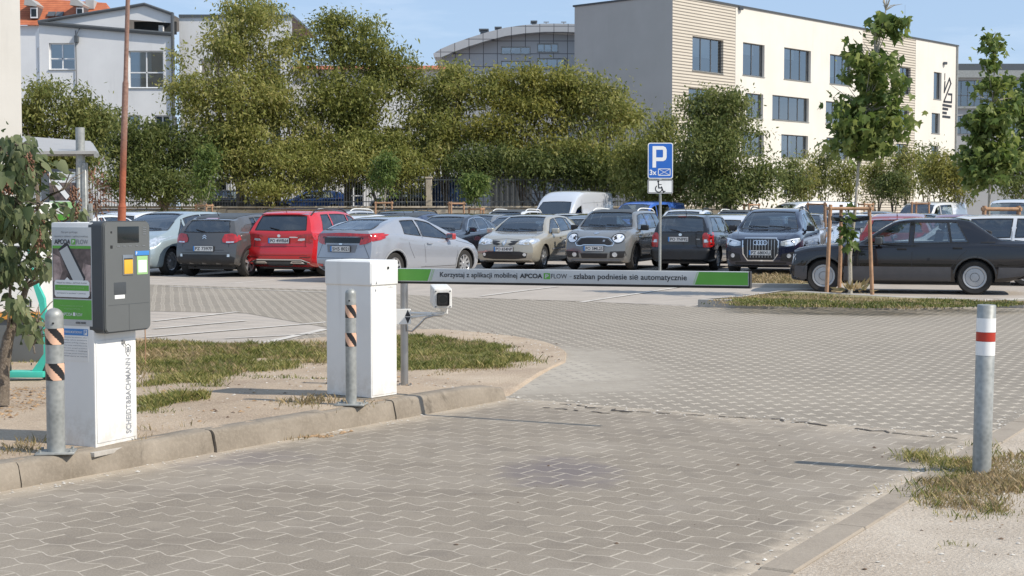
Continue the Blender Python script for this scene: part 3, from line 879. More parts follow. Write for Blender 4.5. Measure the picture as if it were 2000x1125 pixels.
# ---------------------------------------------------------------- ticket terminal
def terminal():
    o = G(187, 877, 0.137); o.z = 0.137
    t = empty('ticket_terminal', o, R(-26), 'white ticket terminal with dark grey screen housing and app poster on its side', 'parking terminal')
    def b(name, lo, hi, mat, bev=0.0, parent=t, seg=2, sm=35):
        bm = bmesh.new(); box(bm, lo, hi, bev, seg); return obj(name, bm, mat, parent, sm)
    b('plinth', (-.40, -.09, -.03), (.07, .45, -.004), 'kerb_pale', .004)
    b('pedestal', (-.31, 0, 0), (0, .36, 1.30), 'white_powder', .012)
    b('front_door', (-.002, .012, .03), (.0045, .348, .62), 'white_powder', .002)
    # housing: side shell and face plate with rounded corners
    def rrect(y0, y1, z0, z1, r, n=6):
        P = []
        for cy, cz, a0 in ((y1 - r, z1 - r, 0), (y0 + r, z1 - r, 90), (y0 + r, z0 + r, 180), (y1 - r, z0 + r, 270)):
            for i in range(n + 1):
                a = R(a0 + 90 * i / n); P.append((cy + r * math.cos(a), cz + r * math.sin(a)))
        return P
    bm = bmesh.new(); P = rrect(-.002, .40, .665, 1.308, .03)
    prism(bm, [(-.03, y, z) for y, z in P], (.098, 0, 0)); fixn(bm)
    h = obj('screen_housing', bm, 'dark_housing', t, 30)
    bm = bmesh.new(); P = rrect(.004, .398, .669, 1.303, .032)
    prism(bm, [(.068, y, z) for y, z in P], (.014, 0, 0)); fixn(bm)
    bmesh.ops.bevel(bm, geom=[e for e in bm.edges if abs(e.verts[0].co.x - .082) < 1e-4 and abs(e.verts[1].co.x - .082) < 1e-4], offset=.005, segments=2, affect='EDGES')
    h = obj('face_plate', bm, 'grey_panel', t, 40)
    b('screen', (.080, .114, 1.182), (.0845, .298, 1.276), 'screen', .002, h)
    for (y, z, r) in ((.062, 1.244, .006), (.062, 1.160, .009)):
        b('sensor', (.080, y - r, z - r), (.0842, y + r, z + r), 'black_plastic', .001, h, 1)
    for i in range(4): b('speaker_slot', (.080, .335, 1.2675 - i * .013), (.0838, .362, 1.272 - i * .013), 'steel', 0, h)
    for y in (.12, .17, .22, .28, .34): b('key_mark', (.080, y - .012, 1.160), (.0838, y + .012, 1.165), 'steel', 0, h)
    b('ticket_slot', (.0805, .078, .885), (.0828, .182, .955), 'dark_housing', .002, h)
    b('slot_label', (.0805, .083, .860), (.0842, .168, .882), 'paper_white', .001, h)
    s = b('payment_reader', (.078, .154, .994), (.0865, .245, 1.112), 'steel', .004, h)
    b('yellow_card', (.086, .163, 1.002), (.0885, .236, 1.084), 'yellow', .001, s)
    b('dark_band', (.086, .163, 1.084), (.0885, .236, 1.092), 'ink', .001, s)
    s = b('sticker', (.081, .278, .994), (.0845, .372, 1.102), 'green_pale', .001, h)
    b('sticker_field', (.0845, .288, 1.006), (.0855, .362, 1.078), 'paper_white', 0, s)
    b('blue_sticker', (.081, .262, 1.106), (.0850, .386, 1.132), 'blue_print', .001, h)
    fr = lambda u, v: Vector((.0856, u, v))
    letter(s, 'P', .268, .279, 1.110, 1.128, fr, 'paper_white', .02)
    bm = bmesh.new()
    box(bm, (.0815, .205, .672), (.0828, .2065, .825)); box(bm, (.0815, .03, .825), (.0828, .38, .8265))
    obj('panel_seams', bm, 'dark_housing', h)
    bm = bmesh.new(); tube(bm, (.004, .235, .600), (.016, .235, .600), .011); tube(bm, (.014, .235, .600), (.016, .250, .578), .003)
    obj('lock', bm, 'steel', t, 40)
    # poster on the flank; u runs to the viewer's right
    F = lambda u, v, hh=0.0: Vector((-.305 + u, -.0022 - hh, v))
    def q(parent, name, u0, u1, v0, v1, mat, hh):
        bm = bmesh.new(); poly(bm, [F(u0, v0, hh), F(u1, v0, hh), F(u1, v1, hh), F(u0, v1, hh)]); return obj(name, bm, mat, parent)
    ps = b('poster', (-.302, -.0022, .705), (-.008, .004, 1.272), 'paper_grey', .0005)
    q(ps, 'poster_picture', .006, .292, .862, 1.160, 'photo_brown', .0008)
    q(ps, 'green_band', .006, .292, .742, .855, 'green', .0008)
    q(ps, 'green_rule', .006, .292, 1.150, 1.166, 'green', .0012)
    def blob(name, pts, mat, hh):
        bm = bmesh.new(); poly(bm, [F(u, v, hh) for u, v in pts]); return obj(name, bm, mat, ps)
    blob('hand_print', [(.20, .95), (.285, .94), (.292, 1.02), (.24, 1.07), (.20, 1.08), (.292, 1.12), (.292, 1.03), (.292, .90), (.13, .90), (.12, .95), (.15, .98)][0:4] + [(.19, 1.0), (.13, .955), (.135, .905), (.292, .905)][0:0], 'photo_pink', .0010)
    blob('hand_print', [(.125, .905), (.292, .905), (.292, .985), (.22, 1.00), (.13, .965)], 'photo_pink', .0011)
    blob('hand_print', [(.23, 1.03), (.292, 1.02), (.292, 1.055), (.235, 1.065)], 'photo_pink', .0011)
    blob('hand_print', [(.01, .96), (.05, .95), (.08, 1.02), (.06, 1.10), (.01, 1.12)], 'photo_pink', .0010)
    blob('phone_print', [(.050, 1.145), (.105, 1.182), (.125, 1.176), (.250, .985), (.245, .96), (.190, .905), (.175, .910)], 'ink', .0014)
    blob('phone_screen_print', [(.058, 1.135), (.118, 1.166), (.238, .975), (.185, .922)], 'paper_grey', .0018)
    blob('speech_bubble', [(.028, .870), (.268, .870), (.280, .882), (.280, .955), (.268, .968), (.135, .968), (.115, .985), (.095, .968), (.028, .968), (.018, .955), (.018, .882)], 'paper_white', .0022)
    q(ps, 'bubble_stripe', .022, .276, .908, .940, 'green', .0026)
    L = lambda w, u0, u1, v0, v1, mat, bold=0.0: letter(ps, w, u0, u1, v0, v1, lambda u, v: F(u, v, .0030), mat, bold)
    L('Na tym parkingu', .075, .195, 1.236, 1.250, 'ink_grey')
    L('zapomnij o szlabanie i aplikacji mobilnej', .02, .272, 1.212, 1.226, 'ink_grey')
    L('APCOA', .022, .142, 1.175, 1.203, 'ink', .025)
    q(ps, 'logo_print', .150, .180, 1.173, 1.205, 'green', .0026)
    L('P', .159, .173, 1.180, 1.199, 'paper_white', .03)
    L('FLOW', .187, .272, 1.176, 1.202, 'ink_grey')
    L('Wjazd bez biletu z APCOA FLOW', .035, .262, .946, .956, 'ink')
    L('Pobierz aplikację mobilną', .05, .24, .918, .929, 'green_pale')
    L('zarejestruj pojazd i parkuj', .035, .25, .887, .897, 'ink_grey')
    L('Parkuj z automatyczną płatnością', .06, .23, .815, .825, 'green_pale')
    L('w aplikacji APCOA', .09, .21, .797, .807, 'green_pale')
    L('APCOA', .075, .150, .762, .780, 'paper_white', .01)
    L('FLOW', .178, .225, .762, .780, 'paper_white')
    q(ps, 'logo_print', .155, .172, .762, .782, 'paper_white', .0026)
    L('0000 0000', .175, .250, .718, .730, 'ink', .02)
    # notice underneath
    nt_ = b('notice', (-.255, -.0020, .50), (-.042, .004, .690), 'white_powder', .0003)
    F2 = F
    bm = bmesh.new(); poly(bm, [F(.055, .650, .0008), F(.262, .650, .0008), F(.262, .688, .0008), F(.055, .688, .0008)]); obj('notice_band', bm, 'blue_print', nt_)
    bm = bmesh.new(); poly(bm, [F(.232, .654, .0012), F(.256, .654, .0012), F(.256, .684, .0012), F(.232, .684, .0012)]); obj('notice_icon', bm, 'paper_white', nt_)
    LL = lambda w, u0, u1, v0, v1, mat, bold=0.0: letter(nt_, w, u0, u1, v0, v1, lambda u, v: F(u, v, .0018), mat, bold)
    LL('P', .237, .251, .657, .681, 'blue_print', .03)
    LL('PARKING MONITOROWANY', .09, .222, .662, .676, 'paper_white', .01)
    words = ['Parkowanie bez wniesienia opłaty', 'podlega opłacie dodatkowej', 'Regulamin parkingu dostępny', 'przy kasie automatycznej', 'W razie pytań prosimy', 'o kontakt z obsługą', 'parkingu przez interkom', 'Dziękujemy za wizytę']
    for i, w_ in enumerate(words):
        LL(w_, .075, .255, .634 - i * .0155, .6415 - i * .0155, 'ink_grey')
    # maker's name up the front
    fr = lambda u, v: Vector((.0062, u, v))
    letter(t, 'SCHEIDT&BACHMANN', .256, .302, .055, .500, lambda u, v: Vector((.0064, u, v)), 'maker_grey', .02, rot=True)
    bm = bmesh.new()
    c = (.281, .548)
    sh = [(c[0], c[1] - .038), (c[0] + .020, c[1] - .012), (c[0] + .022, c[1] + .020), (c[0], c[1] + .036), (c[0] - .022, c[1] + .020), (c[0] - .020, c[1] - .012), (c[0], c[1] - .038)]
    fr3 = lambda u, v, z: Vector((.0064, u, v))
    bars(bm, sh, .004, 0, fr3)
    obj('crest', bm, 'ink_grey', t)
    letter(t, 'SB', c[0] - .013, c[0] + .013, c[1] - .014, c[1] + .018, fr, 'ink_grey', .02)
terminal()

# ---------------------------------------------------------------- bollards
def striped_bollard(px, py, height, rad, label, z0=.150, twist=0.0):
    o = G(px, py, z0)
    t = empty('bollard', o, twist, label, 'bollard', 'striped steel bollards along the kerb')
    bm = bmesh.new()
    prof = [(rad, 0.008), (rad, height - rad * 1.0)] + [(rad * math.cos(a), height - rad * 1.0 + rad * .95 * math.sin(a)) for a in np.linspace(.15, 1.5, 8)] + [(0.001, height)]
    lathe(bm, prof, 32); obj('post', bm, 'galv', t, 50)
    bm = bmesh.new()
    box(bm, (-.105, -.08, -.002), (.105, .08, .010), .002, 1)
    for sx in (-1, 1):
        for sy in (-1, 1): tube(bm, (sx * .082, sy * .058, .008), (sx * .082, sy * .058, .024), .009, n=6)
    obj('base_plate', bm, 'galv', t, 40)
    bm = bmesh.new(); tube(bm, (0, -rad + .002, height - .085), (0, -rad - .004, height - .085), .006, n=8)
    obj('rivet', bm, 'black_plastic', t)
    # reflective bands: a diagonal dark stripe over orange
    for (za, zb) in ((height - .205, height - .115), (height - .405, height - .310)):
        bm = bmesh.new(); n = 64; m_ = 24; r = rad + .0015
        g = [[bm.verts.new((r * math.cos(2 * math.pi * i / n), r * math.sin(2 * math.pi * i / n), za + (zb - za) * j / m_)) for i in range(n)] for j in range(m_ + 1)]
        for j in range(m_):
            for i in range(n):
                f = bm.faces.new((g[j][i], g[j][(i + 1) % n], g[j + 1][(i + 1) % n], g[j + 1][i]))
                u = (i + .5) / n * 3 + (j + .5) / m_ * 0.80 + .30
                f.material_index = 1 if (u % 1.0) < .5 else 0
        obj('reflective_band', bm, ['orange_reflect', 'black_reflect'], t, 60)
    return t
striped_bollard(110, 884, 1.0 * .815, .050, 'steel bollard with orange and black bands in front of the ticket terminal', twist=R(10))
striped_bollard(686, 790, .815, .038, 'slim steel bollard with orange and black bands in front of the barrier cabinet', twist=R(-8))

def red_bollard():
    o = G(1917, 930); o.z = .02
    t = empty('bollard', o, 0, 'grey steel bollard with white and red bands standing in dry grass', 'bollard')
    t.rotation_euler = (0, R(.8), 0)
    r = .0515; h = .955
    bm = bmesh.new(); lathe(bm, [(r, -.05), (r, h - .004), (r - .004, h), (0.001, h)], 36); obj('post', bm, 'galv', t, 50)
    for (a, b, m_) in ((.880, .802, 'white_reflect'), (.801, .749, 'red_reflect'), (.748, .670, 'white_reflect')):
        bm = bmesh.new(); lathe(bm, [(r + .0015, b), (r + .0015, a)], 36); fixn(bm); obj('reflective_band', bm, m_, t, 60)
red_bollard()

# ---------------------------------------------------------------- barrier cabinet, boom, camera post
CA = math.atan2(-.576, .82)
cab_o = Vector((-1.015, 10.66, .135))
def cabinet():
    t = empty('barrier_cabinet', cab_o, CA, 'white steel barrier cabinet with an overhanging cap behind a slim bollard', 'barrier cabinet')
    def b(name, lo, hi, mat, bev=0.0, parent=t, seg=3, sm=35):
        bm = bmesh.new(); box(bm, lo, hi, bev, seg); return obj(name, bm, mat, parent, sm)
    b('plinth', (-.50, -.05, -.03), (.05, .36, .016), 'kerb', .006)
    b('body', (-.43, 0, .018), (0, .29, .84), 'white_powder', .008)
    b('door', (-.002, .010, .035), (.0035, .282, .815), 'white_powder', .002)
    c = b('cap', (-.442, -.010, .825), (.012, .302, 1.012), 'white_powder', .028)
    bm = bmesh.new(); tube(bm, (.011, .178, .955), (.017, .178, .955), .010); obj('lock', bm, 'black_plastic', c, 40)
    bm = bmesh.new()
    tri = [(0, 0), (.016, 0), (.008, .022)]
    poly(bm, [(.0130, .040 + u, .842 + v) for u, v in tri]); obj('warning_mark', bm, 'ink_grey', c)
    bm = bmesh.new(); poly(bm, [(.0046, .040 + u, .788 + v) for u, v in tri]); poly(bm, [(.0046, .17 + u * 6, .812 + v * .2) for u, v in tri])
    obj('warning_mark', bm, 'ink_grey', t)
cabinet()

def boom():
    A = AT(776, 538, 10.95); B = AT(1464, 546.5, 9.85)
    d = (B - A); Lb = d.length; X = d.normalized(); Yv = Vector((0, 0, 1)).cross(X).normalized(); Z = X.cross(Yv)
    t = empty('barrier_boom', A, 0, 'horizontal barrier arm with green ends and printed Polish wording', 'barrier')
    mt = Matrix(((X.x, Yv.x, Z.x, A.x), (X.y, Yv.y, Z.y, A.y), (X.z, Yv.z, Z.z, A.z), (0, 0, 0, 1)))
    t.matrix_world = mt
    th = .022; hh = .054
    bm = bmesh.new(); box(bm, (-.06, -th, -hh + .012), (Lb, th, hh), .006, 2); arm = obj('beam', bm, 'boom_grey', t, 40)
    bm = bmesh.new(); box(bm, (-.06, -th + .002, -hh - .004), (Lb, th - .002, -hh + .014), .004, 1); obj('rubber_edge', bm, 'black_rubber', t, 40)
    bm = bmesh.new(); box(bm, (Lb, -th - .001, -hh - .004), (Lb + .010, th + .001, hh + .001), .002, 1); obj('end_cap', bm, 'black_plastic', t)
    y = -th - .0012
    F = lambda u, v, h=0.0: Vector((u, y - h, v))
    def upx(px):
        lo, hi = 0, Lb
        for _ in range(40):
            m_ = (lo + hi) / 2; p = A + X * m_
            (lo, hi) = (m_, hi) if p.x / p.y < (px - 1000) / FPX else (lo, m_)
        return lo
    g1, g2 = upx(845), upx(1368)
    v0, v1 = -hh + .018, hh - .004
    sl = .030
    for pts in ([(0.02, v0), (g1 - sl, v0), (g1, v1), (0.02, v1)], [(g2 - sl, v0), (Lb - .004, v0), (Lb - .004, v1), (g2, v1)]):
        bm = bmesh.new(); poly(bm, [F(u, v, 0) for u, v in pts]); fixn(bm)
        o = obj('green_end', bm, 'green', t)
    for g_ in (g1 + .012, g2 - .014):
        for k in (0, .011):
            q = .004; bm = bmesh.new()
            poly(bm, [F(g_ - sl + k, v0, .0005), F(g_ - sl + k + q, v0, .0005), F(g_ + k + q, v1, .0005), F(g_ + k, v1, .0005)])
            obj('slash_stripe', bm, 'green_pale', t)
    bm = bmesh.new(); u0, u1 = upx(1064.5), upx(1077)
    poly(bm, [F(u0, -.012, .0006), F(u1, -.012, .0006), F(u1, .030, .0006), F(u0, .030, .0006)])
    obj('logo', bm, 'green', t)
    fr = lambda u, v: F(u, v, .0012)
    a, b = u0, u1
    for w, x0, x1, q0, q1, mt_, bo in (('Korzystaj z aplikacji mobilnej', 862, 1013, -.017, .030, 'ink', 0.012), ('APCOA', 1018, 1062, -.007, .026, 'ink', .03),
                              ('P', 1067.5, 1074.5, -.006, .022, 'boom_grey', .03), ('FLOW', 1079, 1110, -.006, .026, 'ink', 0), ('–', 1115, 1119, .006, .009, 'ink_grey', 0),
                              ('szlaban podniesie się automatycznie', 1123, 1344, -.020, .030, 'ink', 0.012)):
        letter(t, w, upx(x0), upx(x1), q0, q1, fr, mt_, bo)
boom()

def camera_post():
    o = G(790, 757, .125); o.z = .125
    t = empty('camera_post', o, 0, 'stainless steel post carrying a white number plate camera on a side arm', 'camera post')
    bm = bmesh.new(); tube(bm, (0, 0, .008), (0, 0, .84), .030, n=24); obj('post', bm, 'steel', t, 50)
    bm = bmesh.new(); lathe(bm, [(.001, 0), (.085, 0), (.085, .010), (.001, .012)], 20)
    for i in range(4): tube(bm, (.06 * math.cos(i * 1.57 + .7), .06 * math.sin(i * 1.57 + .7), .01), (.06 * math.cos(i * 1.57 + .7), .06 * math.sin(i * 1.57 + .7), .03), .009, n=6)
    obj('base_plate', bm, 'steel', t, 40)
    s = 11.5 / FPX
    def W(px, py, dy=0.0): return Vector(((px - 790) * s, dy, (757 - py) * s))
    bm = bmesh.new(); box(bm, (-.085, -.052, W(0, 631).z), (.055, -.036, W(0, 601).z), .002, 1)
    box(bm, (-.06, -.04, W(0, 628).z), (-.04, .03, W(0, 604).z), .002, 1)
    br = obj('bracket_plate', bm, 'white_powder', t, 40)
    bm = bmesh.new(); cx, cz = W(798, 616).x, W(798, 616).z
    poly(bm, [(cx - .022, -.0535, cz + .003), (cx + .022, -.0535, cz + .003), (cx, -.0535, cz + .055)])
    poly(bm, [(cx - .022, -.0535, cz - .003), (cx, -.0535, cz - .055), (cx + .022, -.0535, cz - .003)])
    fixn(bm); obj('arrow_mark', bm, 'ink', br)
    bm = bmesh.new(); path_tube(bm, [W(800, 610), W(850, 610, -.05), W(868, 606, -.08)], .010, 10); path_tube(bm, [W(800, 619), W(845, 612, -.05)], [.012, .008], 8)
    obj('arm', bm, 'white_powder', t, 50)
    bm = bmesh.new(); path_tube(bm, [W(796, 630, -.03), W(797, 644, -.03), W(806, 645, -.04), W(818, 634, -.05), W(832, 619, -.05), W(848, 614, -.06), W(866, 613, -.08)], .008, 8)
    obj('cable', bm, 'steel', t, 50)
    bm = bmesh.new(); path_tube(bm, [W(850, 611, -.055), W(866, 611, -.08), W(874, 608, -.085), W(874, 598, -.085)], .013, 8); box(bm, tuple(W(862, 604, -.11)), tuple(W(876, 596, -.06)), .003, 1)
    obj('tilt_joint', bm, 'white_powder', t, 50)
    # camera head looks towards the incoming lane
    c = W(865, 577, -.12)
    hd = empty('camera_head', c, R(-6)); hd.parent = t; hd.rotation_euler = (R(4), 0, R(-6))
    me_parent = hd
    bm = bmesh.new(); box(bm, (-.070, -.10, -.076), (.070, .20, .080), .022, 4); hb = obj('camera_housing', bm, 'white_powder', t, 40)
    hb.matrix_world = Matrix.Translation(c) @ Matrix.Rotation(R(9), 4, 'Z') @ Matrix.Rotation(R(4), 4, 'X'); hb.parent = t
    bpy.data.objects.remove(hd)
    bm = bmesh.new(); box(bm, (-.048, -.106, -.052), (.048, -.098, .050), .018, 3); obj('lens_glass', bm, 'black_plastic', hb, 40)
    bm = bmesh.new(); tube(bm, (0, -.1072, -.002), (0, -.1045, -.002), .030, n=20); obj('lens', bm, 'screen', hb, 40)
    bm = bmesh.new()
    for sx in (-1, 1):
        for sz in (-1, 1): tube(bm, (sx * .055, -.1025, sz * .060), (sx * .055, -.099, sz * .060), .005, n=8)
    obj('screws', bm, 'dark_housing', hb)
camera_post()

# ---------------------------------------------------------------- parking sign
def psign():
    Y = 35.0; p = AT(1289, 500, Y); o = Vector((p.x, Y, 0))
    t = empty('parking_sign', o, R(2), 'blue parking sign with a white wheelchair plate on a grey pole', 'road sign')
    bm = bmesh.new(); tube(bm, (0, 0, -.05), (0, 0, 3.08), .032, n=16); obj('pole', bm, 'galv', t, 50)
    k = Y / FPX
    def rr(x0, x1, z0, z1, r, y):
        P = []
        for cx, cz, a0 in ((x1 - r, z1 - r, 0), (x0 + r, z1 - r, 90), (x0 + r, z0 + r, 180), (x1 - r, z0 + r, 270)):
            for i in range(5): a = R(a0 + 90 * i / 4); P.append((cx + r * math.cos(a), y, cz + r * math.sin(a)))
        return P
    z = lambda py: CAM_H + (413 - py) * k * 1.003
    x = lambda px: (px - 1289) * k
    bm = bmesh.new(); prism(bm, rr(x(1264), x(1313), z(349.5), z(280), .05, -.040), (0, .012, 0)); fixn(bm); pl = obj('sign_plate', bm, 'white_reflect', t)
    bm = bmesh.new(); poly(bm, rr(x(1265.6), x(1311.4), z(347.8), z(281.7), .04, -.0425)); fixn(bm); f = obj('blue_field', bm, 'blue_sign', pl)
    F = lambda u, v, h=0: Vector((u, -.0445 - h, v))
    # the P in strokes
    bm = bmesh.new(); w = .085
    X0, X1, Z0, Z1 = x(1273), x(1300.5), z(328), z(286.5)
    zm = z(315.5)
    o_ = [(X0, Z0), (X0 + w, Z0), (X0 + w, zm), (X1 - .08, zm), (X1 - .02, zm + .03), (X1, zm + .09), (X1, Z1 - .09), (X1 - .02, Z1 - .03), (X1 - .08, Z1), (X0, Z1)]
    i_ = [(X0 + w, zm + w), (X1 - w - .01, zm + w), (X1 - w, zm + w + .02), (X1 - w, Z1 - w - .02), (X1 - w - .01, Z1 - w), (X0 + w, Z1 - w)]
    P = o_[:3] + o_[3:9] + [o_[9]]
    for q in ([(X0, Z0), (X0 + w, Z0), (X0 + w, Z1), (X0, Z1)], [(X0 + w, zm), (X1 - .08, zm), (X1 - w - .01, zm + w), (X0 + w, zm + w)], [(X0 + w, Z1 - w), (X1 - w - .01, Z1 - w), (X1 - .08, Z1), (X0 + w, Z1)],
              [(X1 - .08, zm), (X1 - .02, zm + .03), (X1, zm + .09), (X1 - w, zm + w + .02), (X1 - w - .01, zm + w)], [(X1, zm + .09), (X1, Z1 - .09), (X1 - w, Z1 - w - .02), (X1 - w, zm + w + .02)],
              [(X1, Z1 - .09), (X1 - .02, Z1 - .03), (X1 - .08, Z1), (X1 - w - .01, Z1 - w), (X1 - w, Z1 - w - .02)]):
        poly(bm, [F(*a) for a in q])
    fixn(bm); obj('letter_p', bm, 'white_reflect', pl)
    letter(pl, '3x', x(1267.5), x(1281), z(342.5), z(332), lambda u, v: F(u, v), 'white_reflect', .02)
    bm = bmesh.new(); fr = lambda u, v, h: F(u, v)
    a, b, c, d = (x(1284.5), z(343)), (x(1307.5), z(343)), (x(1307.5), z(330.5)), (x(1284.5), z(330.5))
    bars(bm, [a, b, c, d, a], .016, 0, fr); bars(bm, [a, c], .010, 0, fr); bars(bm, [b, d], .010, 0, fr)
    obj('bay_symbol', bm, 'white_reflect', pl)
    bm = bmesh.new(); prism(bm, rr(x(1264), x(1313), z(378), z(351.5), .02, -.040), (0, .010, 0)); fixn(bm); p2 = obj('lower_plate', bm, 'white_reflect', t)
    bm = bmesh.new(); q = [(x(1265.3), z(376.6)), (x(1311.7), z(376.6)), (x(1311.7), z(352.8)), (x(1265.3), z(352.8))]
    fq = lambda u, v, h=0: Vector((u, -.0425, v))
    bars(bm, q + [q[0]], .012, 0, fq); obj('plate_border', bm, 'ink', p2)
    bm = bmesh.new(); cx, cz = x(1285.5), z(369)
    arc = [(cx + .078 * math.cos(a), cz + .078 * math.sin(a)) for a in np.linspace(R(130), R(395), 18)]
    bars(bm, arc, .022, 0, fq)
    bars(bm, [(cx - .01, z(357)), (cx + .0, cz + .02), (cx + .075, cz + .02), (cx + .11, cz - .075), (cx + .145, cz - .06)], .026, 0, fq)
    bars(bm, [(cx - .006, z(360.5)), (cx + .06, z(360.8))], .016, 0, fq)
    poly(bm, [fq(cx - .012 + .026 * math.cos(a), z(354.7) + .026 * math.sin(a)) for a in np.linspace(0, 2 * math.pi, 13)[:-1]])
    fixn(bm); obj('wheelchair_symbol', bm, 'ink', p2)
    bm = bmesh.new()
    for zz in (z(290), z(340), z(365)): box(bm, (-.05, -.030, zz - .015), (.05, .036, zz + .015), .004, 1)
    obj('clamps', bm, 'galv', t)
psign()

# ---------------------------------------------------------------- rusty pole, thin cane
def rusty():
    Y = 21.5; a = AT(238, 418, Y); top = AT(250.5, -30, Y)
    m = M('rust', 0.85); v = m.coord(); n = m.noise(v, 3, 6, .7); f = m.noise(v, 22, 4)
    c = m.ramp(n, [(.3, (0.16, 0.055, 0.03)), (.55, (0.34, 0.10, 0.05)), (.75, (0.30, 0.17, 0.11))])
    z = m.xyz(v)[2]
    c = m.mix(z.ss(2.0, 2.9) * 0.75, c, m.ramp(f, [(.3, (.17, .12, .10)), (.7, (.30, .22, .18))]))
    m.color(c); m.bump(f, .6, .01); MATS['rust'] = m.mat
    t = empty('rusty_pole', (a.x, Y, 0), 0, 'tall rusty steel pole leaning slightly behind the ticket terminal', 'pole')
    bm = bmesh.new(); dx = top.x - a.x; dz = top.z - a.z
    P = lambda z_: Vector((dx * (z_ - a.z) / dz, 0, z_))
    tube(bm, P(0), P(1.58), .062, .058, 16); tube(bm, P(1.58), P(3.35), .046, .044, 16); tube(bm, P(3.35), P(7.6), .032, .030, 16)
    obj('shaft', bm, 'rust', t, 40)
    bm = bmesh.new(); tube(bm, P(1.56), P(1.62), .062, .047, 16); tube(bm, P(3.33), P(3.38), .045, .033, 16); obj('collar', bm, 'rust', t, 40)
rusty()
bm = bmesh.new(); p = G(284, 712, .05); path_tube(bm, [(0, 0, 0), (.003, 0, .2), (.0, 0, .40)], .006, 6)
o = obj('thin_stake', bm, 'timber', None, 50); o.location = p; tag(o, 'thin wooden stake in the grass behind the ticket terminal', 'stake')

# ---------------------------------------------------------------- pay point shelter on the left
def shelter():
    Y = 15.0; base = AT(165, 500, Y); k = Y / FPX
    t = empty('shelter', (base.x, Y, .05), 0, 'grey canopy shelter on a round steel post at the left', 'shelter')
    X = lambda px: (px - 165) * k
    Z = lambda py: CAM_H + (413 - py) * k - .05
    bm = bmesh.new(); tube(bm, (X(160), 0, 0), (X(160), 0, Z(250)), .045, n=20); box(bm, (X(164), -.05, 0), (X(173), .03, Z(318)), .006, 1); box(bm, (X(154), -.05, 0), (X(160), .03, Z(328)), .004, 1)
    obj('post', bm, 'galv', t, 40)
    # the roof sheet, ribbed underneath, running back to the left
    bm = bmesh.new()
    a, b, c, d = Vector((X(197), -.35, Z(302))), Vector((X(20), -.35, Z(304.5) )), Vector((X(-60), 1.6, Z(262))), Vector((X(45), 1.6, Z(276)))
    P = [Vector((X(197), -.1, Z(302))), Vector((X(-120), -.1, Z(303))), Vector((X(-120), 2.6, Z(247))), Vector((X(60), 2.2, Z(262)))]
    prism(bm, P, (0, 0, .03)); fixn(bm); rf = obj('roof', bm, 'roof_metal', t)
    bm = bmesh.new()
    for f in (.12, .3, .48, .66, .84):
        p, q = P[0].lerp(P[3], f), P[1].lerp(P[2], f)
        path_tube(bm, [p - Vector((0, 0, .02)), q - Vector((0, 0, .02))], .018, 6)
    path_tube(bm, [P[0] - Vector((0, .0, .01)), P[3] - Vector((0, 0, .01))], .03, 6)
    obj('roof_rib', bm, 'galv', rf)
    # framed poster case
    bm = bmesh.new(); box(bm, (X(84), -.02, Z(432)), (X(156), .03, Z(330)), .004, 1); fr = obj('display_case', bm, 'frame_dark', t)
    F = lambda u, v, h=0: Vector((u, -.024 - h, v))
    def q(name, x0, x1, y0, y1, mat, h):
        bm = bmesh.new(); poly(bm, [F(X(x0), Z(y1), h), F(X(x1), Z(y1), h), F(X(x1), Z(y0), h), F(X(x0), Z(y0), h)]); return obj(name, bm, mat, fr)
    q('poster', 100, 151, 336, 430, 'paper_white', 0)
    q('poster_picture', 100, 151, 357, 392, 'photo_brown', .002)
    q('green_band', 100, 151, 394, 406, 'green_pale', .002)
    q('green_band', 100, 151, 418, 430, 'green', .002)
    for pts, mt, h in (([(110, 362), (118, 354), (141, 383), (133, 392)], 'ink', .003), ([(111, 363), (118, 356.5), (139.5, 383), (133, 390)], 'paper_white', .004)):
        bm = bmesh.new(); poly(bm, [F(X(a_), Z(b_), h) for a_, b_ in pts]); fixn(bm); obj('phone_print', bm, mt, fr)
    L = lambda w, a_, b_, y0, y1, mt, bo=0.0: letter(fr, w, X(a_), X(b_), Z(y1), Z(y0), lambda u, v: F(u, v, .004), mt, bo)
    L('APCOA', 104, 125, 346, 352, 'ink', .02); L('FLOW', 132, 149, 346, 352, 'ink_grey')
    q('logo_print', 126, 131, 345.5, 352.5, 'green', .003)
    L('Na tym parkingu', 115, 138, 338.5, 340.5, 'ink_grey'); L('aplikacja mobilna', 112, 142, 342, 344, 'ink_grey')
    t2 = empty('short_post', (AT(173, 400, Y).x + .02, Y, .05), 0, 'short slotted steel post beside the shelter post', 'post')
    bm = bmesh.new(); box(bm, (-.018, -.018, 0), (.018, .018, 1.53), .003, 1); obj('post', bm, 'galv', t2)
    bm = bmesh.new()
    for i in range(12): tube(bm, (0, -.0185, 1.46 - i * .09), (0, -.0195, 1.46 - i * .09), .006, n=6)
    obj('slots', bm, 'ink', t2)
shelter()

